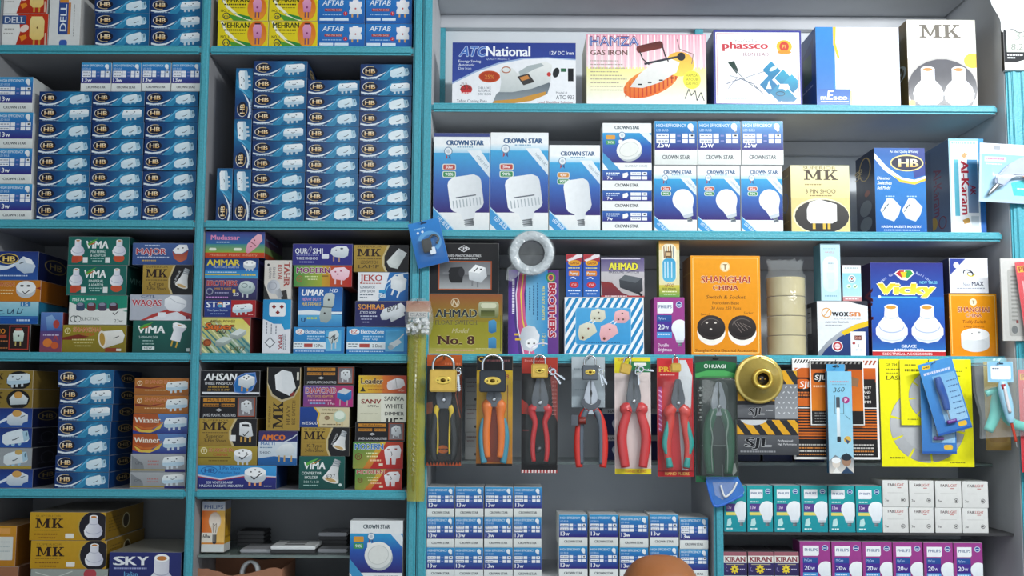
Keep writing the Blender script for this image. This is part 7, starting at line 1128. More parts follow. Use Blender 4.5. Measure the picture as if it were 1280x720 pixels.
# --- boxed discs, lamp holder, cards
def sjl(w, h, big):
    a = Art(w, h, '#26262a', '#1a1a1e', '#2c2c30'); a.R(0, 0, w, h, '#2b2b2f', '#222226')
    y0, y1 = (0, h*.62) if not big else (0, h*.42)
    stripes(a, .5, y0, w-.5, y1, 8, '#dca322', -24 if not big else -14)
    if not big:
        a.P([(w*.62, h*.28), (w, h*.28), (w, h*.98), (w*.62, h*.98)], '#7c7f84', '#96999d')
        for r in range(6):
            for c in range(5): a.E(w*.65+c*6+(r % 2)*3, h*.34+r*6.4, 1.7, .7, '#c9ccd0', rot=45 if (r+c) % 2 else -45, n=8)
        a.R(0, h*.70, w*.62, h*.96, '#6a6c70', '#55575b'); a.T('SJL', w*.18, h*.90, h*.14, '#16161a', w*.26, .03, it=.15, ol='#c9cacc', olw=.02); a.D(w*.48, h*.8, w*.6, 1.4, '#b8babc')
    else:
        a.E(w*.28, -2, w*.22, h*.2, '#c9ccce'); a.R(0, h*.44, w, h, '#5a5c60', '#3a3c40'); a.T('SJL', w*.13, h*.76, h*.24, '#101014', w*.42, .04, it=.15, ol='#c4c6c8', olw=.02); a.T('Professional', w*.66, h*.62, 2.4, '#dcdcde', w*.24); a.T('High Performance', w*.66, h*.72, 2.4, '#dcdcde', w*.3); a.D(w*.06, h*.88, w*.62, 2, '#8a8c90')
    return a
for nm, x0, x1, y0, y1, art, yy, lab in (('disc_box', 921, 996.5, 463, 524, sjl(76, 61, 0), -.026, 'black cutting disc box with yellow stripes and tread plate corner, upper'), ('disc_box', 920.5, 998, 524.8, 568, sjl(78, 43, 1), -.03, 'black cutting disc box with yellow stripes and big lettering, lower')):
    h = Hang(nm, (x0+x1)/2, y0, yy, lab, 'box', 'cutting disc boxes'); h.card(art, x0, x1, y0, y1, .014, 'box_front')
    h.tube('hanging_wire', [((x0+x1)/2, y0+1, .004), ((x0+x1)/2, (449 if y0 < 500 else 520), .006)], .5, M['steel'], 0, 1)
hook(958, 449, -.024)
h = Hang('lamp_holder', 950.5, 474, -.05, 'round gold-plated ceiling lamp holder with central socket hole', 'lamp holder')
R_ = 30.6*h.k
lathe('canopy', h.o, [(.012, .018), (R_*.9, .022), (R_, .020), (R_, .014), (R_*.955, .010), (R_*.90, .0115), (R_*.82, .008), (R_*.66, -.002), (R_*.50, -.008), (R_*.44, -.014), (R_*.36, -.016)], M['goldp'], 'Y', 64)
lathe('socket_ring', h.o, [(R_*.25, -.010), (R_*.25, -.030), (R_*.40, -.032), (R_*.43, -.026), (R_*.43, -.014), (R_*.36, -.012)], M['gold'], 'Y', 48, True)
lathe('socket_hole', h.o, [(R_*.26, -.0165), (R_*.26, -.019)], M['leather'], 'Y', 32)
for s in (-1, 1):
    q = lathe('contact_pin', h.o, [(.0016, -.019), (.0016, -.024)], M['brass'], 'Y', 12); q.location = (s*.005, 0, 0)
h.tube('hanging_wire', [(950, 446, .02), (950, 452, .012), (950, 462, .014)], .5, M['steel'], 0, 1); hook(950, 447, -.04)
# orange blade cards
a = Art(108, 126, '#f0efec'); a.R(3, 3, 105, 123, '#1c1a1a'); a.R(0, 0, 108, 12, '#f0efec')
stripes(a, 2, 1.5, 34, 6, 18, '#2a2624', 2.5); stripes(a, 34, 3, 70, 5, 26, '#8a8884', 1); stripes(a, 76, 2.5, 106, 8, 12, '#b0502c', 3)
a.R(3, 12, 34, 24, '#c9601c'); a.O(18, 22, 18, 12, 1.2, '#f0efec', 200, 340); a.RR(4, 26, 22, 38, 5, '#d9661e'); a.T('SJL', 9, 36, 7, '#f4f0ea', 15, .03, it=.15)
for k in range(5): a.D(4, 42+k*3.6, 22, 1.8, '#d07030', k)
a.R(3, 50, 34, 60, '#d0641c'); a.R(74, 12, 105, 30, '#d0641c', '#b8501c'); a.R(77, 26, 104, 62, '#1c1a1a')
for i, t in enumerate(('QUALITY', 'BRAND', 'TOOLS', '100MM')): a.T(t, 82+(i % 2)*2, 38+i*6, 3.2, '#e9e4de', (17, 14, 14, 14)[i], .03)
a.L([(3, 62), (105, 62)], 1.2, '#f0efec')
for k in range(11): a.R(3, 64+k*3.5, 105, 65.7+k*3.5, '#d56a1e')
a.R(3, 104, 105, 123, '#1c1a1a')
for k in range(4): a.D(6, 107+k*4, 40, 1.6, '#c9803a' if k % 2 else '#c9c4be', k); a.D(70, 107+k*4, 100, 1.6, '#c9803a' if k == 2 else '#c9c4be', k+9)
h = Hang('blade_card', 1044, 448, -.014, 'large black and orange blade card with white border', 'blade card', 'orange blade cards'); h.card(a, 990, 1097, 448, 573, .004); h.tube('staple', [(1030, 452, -.001), (1058, 452, -.001)], .4, M['steel'], 0, 1)
a = Art(68, 82, '#efeeea'); a.R(1.4, 1.4, 66.6, 80.6, '#1c1a1a'); a.R(1.4, 1.4, 66.6, 10, '#1c1a1a'); stripes(a, 2, 2, 66, 5, 24, '#8f8c88', 1.5); a.R(1.4, 12, 22, 64, '#c9601c', '#e0801c'); a.R(48, 12, 66.6, 64, '#c25a1a', '#d9761c'); a.RR(4, 16, 24, 28, 4, '#26221f'); a.T('SJL', 6, 25, 6, '#f2eee8', 14, .03, it=.15); a.RR(30, 6, 46, 12, 2, '#7a7876'); a.D(4, 32, 20, 2.4, '#f0c8a0'); a.P([(50, 20), (62, 24), (60, 34), (50, 32)], '#8f6a4c'); a.R(1.4, 64, 66.6, 80.6, '#1f1c1b')
for k in range(4): a.D(5, 66+k*3.5, 22, 1.3, '#8c8884', k)
h = Hang('blade_card', 1045, 450, -.022, 'smaller black and orange blade card in front of the large one', 'blade card', 'orange blade cards'); h.card(a, 1012, 1079, 450, 531, .004)
for px in (1044, ): hook(px, 452, -.032)
a = Art(31, 134, '#6db6da', '#3a6a8c', '#8cc8e0'); a.R(0, 0, 31, 134, '#86c6e2', '#a4cfe0'); a.D(4, 13, 27, 1.8, '#c28a94'); a.D(6, 17, 24, 1.2, '#7aa4b8'); a.T('360', 7, 28, 6, '#23323c', 14, 0, it=.3, rot=-4); a.E(23, 38, 4.6, 4.6, '#a8347c'); a.T('P', 21.4, 41, 5, '#f0dcea', 3.4, .03)
for q in ([(9, 32), (9, 56)], [(9, 56), (20, 56)], [(20, 56), (20, 34)]): a.L(q, .7, '#4a5f6c')
a.RR(10.6, 34, 15.4, 50, 1, '#4a5058'); a.R(11, 48, 15, 88, '#f0f4f6', '#c9d6dc'); a.RR(10.8, 86, 15.6, 93, 1, '#2c3036'); a.L([(22, 58), (28, 64)], .7, '#4a6a78'); a.E(24, 90, 4.6, 4.6, '#d9b04a'); a.P([(20, 88), (27, 92), (24, 96)], '#3a4a6a')
a.P([(0, 134), (0, 118), (8, 110), (14, 114), (22, 107), (31, 114), (31, 134)], '#4a6478', '#d8d4cc'); a.E(9, 121, 5, 6, '#d8cfc4'); a.E(9, 117, 5.6, 4, '#eef0f0'); a.E(22, 118, 6, 6.6, '#a07c64'); a.E(22, 113, 6.6, 4.4, '#26303a'); a.P([(4, 134), (9, 126), (15, 134)], '#e6e6e2'); a.P([(15, 134), (22, 125), (31, 134)], '#2c4460')
h = Hang('tester_box', 1048.5, 455, -.048, 'tall narrow pale blue tester box hanging in front of the orange cards', 'box'); h.card(a, 1033.5, 1064, 464, 590, .018, 'box_body')
b_ = Art(24, 12, '#4a9ccc'); b_.RR(8, 3, 17, 5, 1, '#1a2c3a'); b_.RR(10, 1.6, 15, 4, 1, '#1a2c3a'); h.card(b_, 1034, 1057, 455, 465, .0012, 'hang_tab', .008); hook(1046, 458, -.05)
# yellow diamond disc cards
def disc(a, cx, cy, r, n=9, c='#b4b6b8'):
    a.E(cx, cy, r, r, '#8c8e90', n=48); a.E(cx, cy, r-.6, r-.6, '#d2d3d4', '#9fa1a4', n=48); a.E(cx, cy, r*.70, r*.70, '#c4c6c8', '#b4b6b8', n=40)
    qs = []
    for k in range(n):
        t = 2*math.pi*(k+.35)/n; w = .035
        qs.append([(cx+r*1.02*math.cos(t-w), cy+r*1.02*math.sin(t-w)), (cx+r*1.02*math.cos(t+w), cy+r*1.02*math.sin(t+w)), (cx+r*.72*math.cos(t+w*.7), cy+r*.72*math.sin(t+w*.7)), (cx+r*.72*math.cos(t-w*.7), cy+r*.72*math.sin(t-w*.7))])
    a.qs(qs, '#e6e01e'); a.E(cx, cy, r*.16, r*.16, '#e8e43c')
a = Art(115, 134, '#f2ee10'); a.R(0, 0, 115, 134, '#f4ef18', '#eee80c'); a.T('GR 784', 8, 8.6, 3.2, '#6a6414', 14, .04); a.D(8, 12, 26, 1.6, '#8c861c'); a.D(8, 17, 24, 1.2, '#8c861c'); a.T('LASER', 8, 26, 5, '#5a5414', 26, .04, it=.15); disc(a, 58, 82, 47, 10); a.D(10, 122, 28, 1.8, '#6a6414'); a.D(84, 128, 104, 1.3, '#8c861c'); a.D(92, 10, 110, 1.4, '#8c861c'); a.D(92, 14, 108, 1.2, '#8c861c')
h = Hang('disc_card', 1156.5, 449, -.014, 'large bright yellow card showing a toothed steel cutting disc', 'disc card', 'yellow cutting disc cards'); h.card(a, 1099, 1213.5, 449, 582, .004)
a = Art(82, 82, '#f4ef18'); a.R(0, 0, 82, 82, '#f6f122', '#eee80e'); a.D(6, 6, 20, 1.6, '#7c7618'); a.D(6, 12, 26, 3, '#6a6414'); disc(a, 42, 46, 32, 9); a.D(58, 14, 78, 1.2, '#8c861c'); a.D(56, 20, 76, 1.2, '#8c861c'); a.D(8, 74, 20, 1.4, '#8c861c')
h = Hang('disc_card', 1165, 449.5, -.021, 'smaller yellow disc card overlapping the large yellow card', 'disc card', 'yellow cutting disc cards'); h.card(a, 1124.5, 1206, 449.5, 531, .003); hook(1160, 452, -.03)
def bluepack(i, x0, x1, y0, y1, yy, tilt, lab):
    w, hh = x1-x0, y1-y0
    a = Art(w, hh, '#3f86c8'); a.R(0, 0, w, hh, '#4a92d0', '#3b74ba'); a.RR(4, 3, 15, 8, 2.4, '#e6c23c'); a.D(6, 5, 13, 1.3, '#7c4a1c'); a.D(4, 12, w-6, 3, '#c9cfe8'); a.R(w*.3, hh*.2, w*.96, hh*.86, '#74b0dc', '#9cc6e4')
    for k in range(7): a.D(w*.66, hh*.3+k*7, w*.94, 1.3, '#3a5f94', k)
    a.RR(w-16, hh-11, w-5, hh-5, 2.4, '#e6b83c'); a.R(0, hh-3, w, hh, '#2a5aa8')
    h = Hang('tester_pack', (x0+x1)/2, y0, yy, lab, 'tester pack', 'blue tester packs', tilt); h.card(a, x0, x1, y0, y1, .0016)
    cx = (x0+x1)/2-4; h.tube('tool_body', [(cx, y0+20), (cx, y0+32), (cx+1, y0+48), (cx, y0+62)], [3.6, 5.4, 4.8, 4], grip('#1f4fa0', 'blue_tool'), -.008); h.tube('tool_blade', [(cx, y0+60), (cx, y0+74)], [1.2, 1], M['steel'], -.008)
    h.tube('tool_foot', [(cx-4, y0+77), (cx+8, y0+77)], [2.4, 2.4], grip('#6a3a94', 'violet_tool'), -.006); h.blister(x0+w*.2, x1-4, y0+16, y1-14, .014)
bluepack(0, 1150, 1193, 470, 566, -.034, 0, 'blue tester pack hanging lower, mostly behind the tilted one')
bluepack(1, 1146, 1190, 451, 542, -.052, -15, 'tilted blue tester pack in front of the yellow cards'); hook(1168, 453, -.066)
# --- bag with sea green cover, brown card and phase tester at right
h = Hang('brown_card', 1247, 452, -.014, 'brown blister card behind the clear bag at right', 'card'); a = Art(36, 110, '#8c7430'); a.R(0, 0, 36, 110, '#a89a4a', '#9c7c3c'); a.RR(4, 4, 32, 100, 6, '#b8a23c', '#8a6a34'); h.card(a, 1229, 1260, 452, 562, .0016); h.blister(1231, 1258, 456, 558, .012)
h = Hang('cutter', 1247, 456, -.078, 'sea-green pipe cutter inside a clear plastic bag', 'cutter')
h.tube('upper_arm', [(1230, 492), (1244, 488), (1258, 494)], [4, 4.6, 3.6], grip('#5fcabc', 'sea_green_plastic'), -.004)
h.tube('handle', [(1246, 486), (1243, 505), (1240, 520), (1231, 538)], [7, 8, 7.4, 6], grip('#5fcabc', 'sea_green_plastic'), -.004)
h.tube('handle', [(1246, 500), (1254, 520), (1266, 530), (1288, 534)], [6, 6.4, 6, 6], grip('#5fcabc', 'sea_green_plastic'), -.004)
bm = bmesh.new(); N = 16; r_ = random.Random(8); ol = [(1216, 449), (1240, 447), (1262, 447), (1290, 449), (1292, 480), (1291, 510), (1292, 542), (1262, 545), (1240, 546), (1222, 548), (1224, 520), (1217, 490)]
for q in (-.024, .010):
    vs = [bm.verts.new(h.c(x+r_.uniform(-1, 1), y, q*.35)) for x, y in ol]; c = bm.verts.new(h.c(1250, 500, q))
    mid = [bm.verts.new(h.c((x+1250)/2, (y+500)/2, q*r_.uniform(.7, 1.05))) for x, y in ol]
    for k in range(len(ol)): bm.faces.new((vs[k], vs[(k+1) % len(ol)], mid[(k+1) % len(ol)], mid[k])); bm.faces.new((mid[k], mid[(k+1) % len(ol)], c))
bgl = link('plastic_bag', bm_mesh(bm, 'plastic_bag', M['film'], True), None, h.o.location); tag(bgl, 'clear plastic bag around the sea-green cutter', 'bag')
h = Hang('phase_tester', 1250, 452, -.108, 'screwdriver phase tester with red shaft on a pale blue card', 'tester'); a = Art(32, 26, '#9fcbe4'); a.RR(1, 0, 31, 25, 4, '#8cc0e0'); a.RR(4, 5, 29, 22, 2, '#e9ecf0'); a.D(6, 8, 14, 1.3, '#4a5a74'); a.RR(12, 1.5, 20, 3.5, 1, '#2a4054'); h.card(a, 1234, 1266, 452, 478, .0012)
h.tube('handle', [(1252, 476), (1252, 486), (1256, 505), (1259, 522), (1260, 528)], [4, 7.6, 7.4, 5.4, 3], M['bluefilm'] if False else grip('#9fd0e6', 'clear_blue_handle'), -.004)
h.tube('neon_tube', [(1251, 483), (1254, 500), (1257, 515)], [2, 2.4, 2], grip('#d8d4d8', 'neon_core'), -.0125); h.tube('cap', [(1250, 480), (1251, 486)], [2.6, 2.6], grip('#a82c34', 'red_cap'), -.0115)
h.tube('shaft', [(1260, 526), (1263, 540), (1265, 551)], [1.8, 1.8, 1.7], grip('#b8341c', 'red_shaft'), -.004); h.tube('tip', [(1265, 550), (1266.4, 559)], [1.1, .8], M['steel'], -.004)
hook(1248, 454, -.112)
# ================================================================== things on the middle uprights
a = Art(40, 58, '#2a78c4'); a.R(0, 0, 40, 58, '#2f86d2', '#1f66b4'); a.D(6, 8, 20, 1.6, '#8cc4ee'); a.E(10, 14, 1.6, 1.6, '#dfeefa'); a.E(16, 13.6, 1.6, 1.6, '#dfeefa'); a.O(22, 28, 15, 14, 5, '#5fa8e0', 200, 420); a.RR(16, 1.6, 24, 4, 1.2, '#15355c')
h = Hang('adapter_pack', 529, 277, -.03, 'blue blister pack with small black adapter, tilted on the centre upright', 'blister pack', None, -14); h.card(a, 509, 549, 276, 334)
box('adapter_body', h.o, h.c(521, 0)[0], h.c(533, 0)[0], -.011, -.002, h.c(0, 317)[2], h.c(0, 300)[2], M['leather'], .002)
box('metal_plug', h.o, h.c(529, 0)[0], h.c(536, 0)[0], -.010, -.003, h.c(0, 321)[2], h.c(0, 312)[2], M['chrome'], .0008)
h.tube('cable_loop', [(530, 302), (537, 297), (543, 302), (539, 309)], [1.4]*4, M['dsteel'], -.007, 1); h.blister(513, 546, 293, 330, .013)
hook(527, 278.5, -.034)
# yellow sleeve with a long masonry drill
h = Hang('drill_sleeve', 521.5, 404, -.024, 'long yellow plastic sleeve holding a steel masonry drill bit', 'drill bit')
bm = bmesh.new(); r_ = random.Random(2); L_, R2_ = [], []
for k in range(23):
    t = k/22; py = 402+t*222
    L_.append((509.5+2*t+r_.uniform(-.5, .5), py)); R2_.append((533.5-2.5*math.sin(t*3)*.4+r_.uniform(-.5, .5), py))
rows_ = []
for (lx, py), (rx, _) in zip(L_, R2_):
    rows_.append([bm.verts.new(h.c(lx+(rx-lx)*q/8, py, (-.0085*math.sin(math.pi*q/8) if True else 0)+r_.uniform(-.0006, .0006)-.001)) for q in range(9)]+[bm.verts.new(h.c(rx+(lx-rx)*q/4, py, .004)) for q in range(0, 5)])
for i in range(22):
    n = len(rows_[0])
    for k in range(n): bm.faces.new((rows_[i][k], rows_[i][(k+1) % n], rows_[i+1][(k+1) % n], rows_[i+1][k]))
link('sleeve', bm_mesh(bm, 'sleeve', M['yellowp'], True), h.o)
bm = bmesh.new(); sweep_bm(bm, [h.c(520.5, 400, -.002), h.c(519.5, 606, -.002)], [2.4*h.k, 2.4*h.k], 1, 12)
N = 150; tw = []
for s in (0, math.pi):
    sweep_bm(bm, [(h.c(520.5-(k/N), 404+k*190/N)[0]+2.8*h.k*math.cos(k*.62+s), -.002+2.8*h.k*math.sin(k*.62+s), h.c(0, 404+k*190/N)[2]) for k in range(N)], 1.0*h.k, 1, 5)
link('drill_bit', bm_mesh(bm, 'drill_bit', M['steel'], True), h.o); h.tube('carbide_tip', [(519.6, 604), (519.5, 612)], [2.6, .8], M['dsteel'], -.002, .5)
h.tube('hanging_cord', [(521, 372, .010), (521, 388, .004), (521, 404, 0)], .5, M['steel'], 0, 1)
# bag of cable clips
h = Hang('clip_bag', 522, 375, -.045, 'clear bag with printed brown header full of white cable clips', 'bag of clips')
a = Art(30, 14, '#b8785c'); a.P([(0, 8), (10, 1), (20, 1), (30, 8), (30, 14), (0, 14)], '#a8623c', '#c49a7c'); h.card(a, 508, 538, 376, 390, .001, 'header_card', .003)
b_ = Art(24, 7, '#c9c6c0'); b_.T('CLASIC', 12, 5.6, 4.2, '#6a6c74', 20, .03, al='c', sf=1); h.card(b_, 511, 535, 390, 397, .0006, 'print', -.004)
r_ = random.Random(11)
bm = bmesh.new()
for k in range(46):
    px, py = r_.uniform(510, 537), r_.uniform(399, 416); m_ = Matrix.Translation(h.c(px, py, r_.uniform(-.008, .006))) @ Matrix.Rotation(r_.uniform(0, 6.3), 4, (r_.random(), r_.random(), r_.random())) @ Matrix.Diagonal((.009, .004, .006, 1))
    r1 = bmesh.ops.create_cube(bm, size=1.0, matrix=m_)
cl = link('clips', bm_mesh(bm, 'clips', M['whitep']), h.o); cl['kind'] = 'stuff'
bm = bmesh.new(); rr_ = []
for py, x0, x1, d in ((373, 515, 531, .002), (378, 508, 538, .004), (388, 506.5, 541, .009), (398, 506, 542, .013), (408, 507, 541, .014), (416, 508, 539.5, .010), (419, 509, 539, .002)):
    n = 20; rr_.append([bm.verts.new(h.c((x0+x1)/2+(x1-x0)/2*math.cos(2*math.pi*k/n)+r_.uniform(-.5, .5), py+r_.uniform(-.5, .5), d*math.sin(2*math.pi*k/n)*r_.uniform(.85, 1.1))) for k in range(n)])
for i in range(len(rr_)-1):
    for k in range(20): bm.faces.new((rr_[i][k], rr_[i][(k+1) % 20], rr_[i+1][(k+1) % 20], rr_[i+1][k]))
link('plastic_film', bm_mesh(bm, 'plastic_film', M['film'], True), h.o); hook(522, 376, -.05)
# ring of white tape wrapped in plastic
h = Hang('tape_ring', 664.5, 316.5, -.03, 'roll of white thread tape in crinkled film hanging at the shelf', 'tape roll')
k_ = h.k; lathe('roll', h.o, [(16.5*k_, -.006), (27*k_, -.006), (28*k_, -.004), (28*k_, .010), (27*k_, .012), (16.5*k_, .012)], M['ringp'], 'Y', 48, True)
bm = bmesh.new(); r_ = random.Random(4); rg = []; nn = 60
for rad, yy in ((29.4, .013), (30, .004), (29.6, -.005), (27.5, -.0085), (22, -.0095), (16.5, -.0085), (14.5, -.002), (6, .001)):
    rg.append([bm.verts.new((rad*k_*math.cos(2*math.pi*k/nn)*(1+r_.uniform(-.012, .012)), yy+r_.uniform(-.0012, .0012), rad*k_*math.sin(2*math.pi*k/nn)*(1+r_.uniform(-.012, .012)))) for k in range(nn)])
for i in range(len(rg)-1):
    for k in range(nn): bm.faces.new((rg[i][k], rg[i][(k+1) % nn], rg[i+1][(k+1) % nn], rg[i+1][k]))
bm.faces.new(rg[-1]); link('crinkled_film', bm_mesh(bm, 'crinkled_film', M['film'], False), h.o)
h.ext('film_tail', [(640, 330), (634, 336), (632, 350), (640, 352), (648, 344), (652, 340)], .002, .004, M['film'])
h.tube('hanging_cord', [(664, 290, .022), (664, 296, .004), (664, 301, 0)], .5, M['steel'], 0, 1)
# blue plastic wrap under the green pliers pack
h = Hang('blue_pack', 904, 601, -.02, 'crumpled bright blue plastic pack below the green pliers', 'blister pack')
h.ext('blue_film', [(882, 596), (889, 626), (896, 633), (926, 620), (930, 612), (922, 596)], -.004, .0, M['bluefilm'], .0008)
h.tube('film_edge', [(883, 600), (889, 624), (897, 632), (928, 618)], [1.4]*4, grip('#2f6fd0', 'blue_edge'), -.004, .6)
h.ext('clear_window', [(890, 602), (893, 618), (902, 624), (914, 616), (918, 602)], -.007, -.0055, M['film']); h.tube('white_loop', [(900, 606), (905, 620), (915, 612), (920, 602)], [1.2]*4, M['whitep'], -.009, .6)
h.tube('hanging_wire', [(904, 600, -.002), (904, 560, .012), (904, 470, .012), (904, 452, .012)], .4, M['steel'], 0, 1)
# ================================================================== things on the right panel
YP = -.055
h = Hang('thermometer', 1284, 34, YP, 'black-framed digital thermometer clock on the right panel', 'thermometer')
a = Art(62, 57, '#24262a', '#1c1c20', '#e9e9e6', 'cardm'); a.RR(.4, .4, 61.6, 44, 3, '#26282c'); a.R(3.6, 4, 58, 33, '#dfe3dc', '#d2d8d0'); a.T('HYGROMETER', 4, 3.2, 1.9, '#c9ccd0', 22, .02); a.T('34.2', 14, 17, 11, '#a9b0a8', 34, .01, it=.1); a.T('8:26', 9, 30, 8, '#8f968e', 22, .02, it=.1); a.T('38%', 40, 30, 8, '#8f968e', 15, .01, it=.1); a.D(4, 36, 24, 1.8, '#dcdee0'); a.D(4, 39.6, 14, 1.8, '#dcdee0'); a.P([(0, 57), (0, 47), (12, 47), (30, 42), (62, 42), (62, 57)], '#f0f0ec')
h.card(a, 1253, 1315, 34, 91, .014, 'case')
h = Hang('glue_gun_pack', 1275, 181, YP-.008, 'clear pack with grey-blue glue gun in front of the right panel', 'glue gun', None, 3)
a = Art(104, 76, '#b8cfe4'); a.R(0, 0, 104, 14, '#dfe4ea'); a.RR(18, 3, 26, 8, 1, '#9aa0a8'); a.R(3, 14, 104, 72, '#8fc0e6', '#b0d8ee'); a.RR(6, 17, 34, 24, 1, '#c9d4e8'); a.D(8, 19, 32, 1.8, '#c2809a'); a.D(8, 26, 28, 1.4, '#e6eef6'); a.P([(40, 50), (60, 44), (104, 44), (104, 66), (44, 66)], '#46c4cc'); a.D(48, 56, 80, 1.8, '#d9f2f2')
h.card(a, 1224, 1328, 181, 257, .0016)
g = h.ext('gun_body', [(1241, 236), (1240, 228), (1256, 210), (1272, 200), (1300, 190), (1318, 188), (1318, 204), (1300, 214), (1316, 250), (1300, 252), (1282, 222), (1264, 224), (1250, 238)], -.02, -.003, grip('#a9b4cc', 'pale_blue_plastic'), .003)
h.tube('nozzle', [(1246, 234, -.011), (1238, 243, -.011), (1233, 249, -.011)], [4, 3, 1.2], M['steel'], -.011, 1); h.tube('trigger', [(1276, 222, -.012), (1284, 226, -.012), (1292, 232, -.012)], [2, 2.4, 2], grip('#b0603a', 'copper_trigger'), -.012, 1); h.blister(1230, 1324, 190, 254, .028)
h = Hang('adapter_blister', 1268, 322, YP, 'grey-white slim blister pack beside the red pack at right', 'blister pack', None, 0)
a = Art(38, 104, '#c9c8c4'); a.R(0, 0, 38, 104, '#d3d2ce', '#c2c1bc'); a.RR(8, 14, 34, 98, 3, '#b4b3ae', '#a3a29d'); 
for k in range(12): a.R(12, 22+k*5, 20, 24+k*5, '#8c8b87')
a.E(15, 90, 4, 5, '#6a6c6c'); a.R(17, 78, 20, 82, '#7a3030'); h.card(a, 1250, 1288, 323, 427, .006, 'tray'); h.blister(1252, 1286, 326, 424, .014)
def redpack(x0, x1, y0, y1, tilt, lab, yy):
    w, hh = x1-x0, y1-y0; a = Art(w, hh, '#d8444c'); a.R(0, 0, w, hh, '#e0525a', '#c8303a'); a.R(2, 5, w-2, 13, '#e6b83c'); a.T('PRIME', 4, 12, 6, '#a8302c', 26, .05); a.D(6, 24, 12, 40, '#ecb8bc'); 
    for k in range(10): a.L([(8, 30+k*7), (11, 34+k*7)], 1.8, '#f2d0d4')
    h = Hang('pliers_pack', (x0+x1)/2, y0, yy, lab, 'tool pack', 'red tool packs at the right edge', tilt); h.card(a, x0, x1, y0, y1); head(h, (x0+x1)/2+4, y0+22, y0+52, 18, 'dsteel')
    for s in (-1, 1): h.tube('handle', [((x0+x1)/2+4+s*4, y0+50), ((x0+x1)/2+4+s*9, y0+62), ((x0+x1)/2+4+s*12, y0+85), ((x0+x1)/2+4+s*9, y0+104)], [5, 6, 5, 4], grip('#c4242a', 'red_grip'), -.014)
    h.blister(x0+3, x1-2, y0+16, y1-4, .024)
redpack(1268, 1312, 326, 448, -6, 'red tool card, upper one at the far right edge', YP-.012)
redpack(1272.5, 1316, 462, 589, 0, 'red tool card, lower one at the far right edge', YP-.012)
bm = bmesh.new(); r_ = random.Random(21); h = Hang('plastic_bag', 1262, -30, YP+.002, 'glossy white plastic bag hanging at the top of the right panel', 'bag'); gr = []
for i in range(9):
    t = i/8; py = -32+t*80; x0 = 1250-15*math.sin(math.pi*min(1, t*1.3))*.9-3; x1 = 1300; gr.append([bm.verts.new(h.c(x0+(x1-x0)*k/10+r_.uniform(-1, 1), py+r_.uniform(-1, 1)-(6*abs(math.sin(k*.7)) if i == 8 else 0), -.012*math.sin(math.pi*k/10)*math.sin(math.pi*(.15+t*.8))+.004*math.sin(k*1.9+i*.8)-.003)) for k in range(11)])
for i in range(8):
    for k in range(10): bm.faces.new((gr[i][k], gr[i][k+1], gr[i+1][k+1], gr[i+1][k]))
o_ = link('film', bm_mesh(bm, 'film', mat('white_glossy_film', '#e9ecee', .15, spec=.8, bump=.5, bscale=30, noise=.03, coat=.5), True), h.o); sm_ = o_.modifiers.new('th', 'SOLIDIFY'); sm_.thickness = .0006; o_.modifiers.new('u', 'SUBSURF').render_levels = 1
# ================================================================== tube lamp over the shop front
o = empty('tube_lamp', (1.28, -1.32, 2.66), 'white tube lamp fitting hanging from the ceiling at right', 'lamp')
box('housing', o, -.5, .5, -.03, .03, -.005, .03, M['whitep'], .004)
for s in (-.35, .35): tube('hanger_rod', o, [(s, 0, .03), (s, 0, .39)], .004, M['steel'])
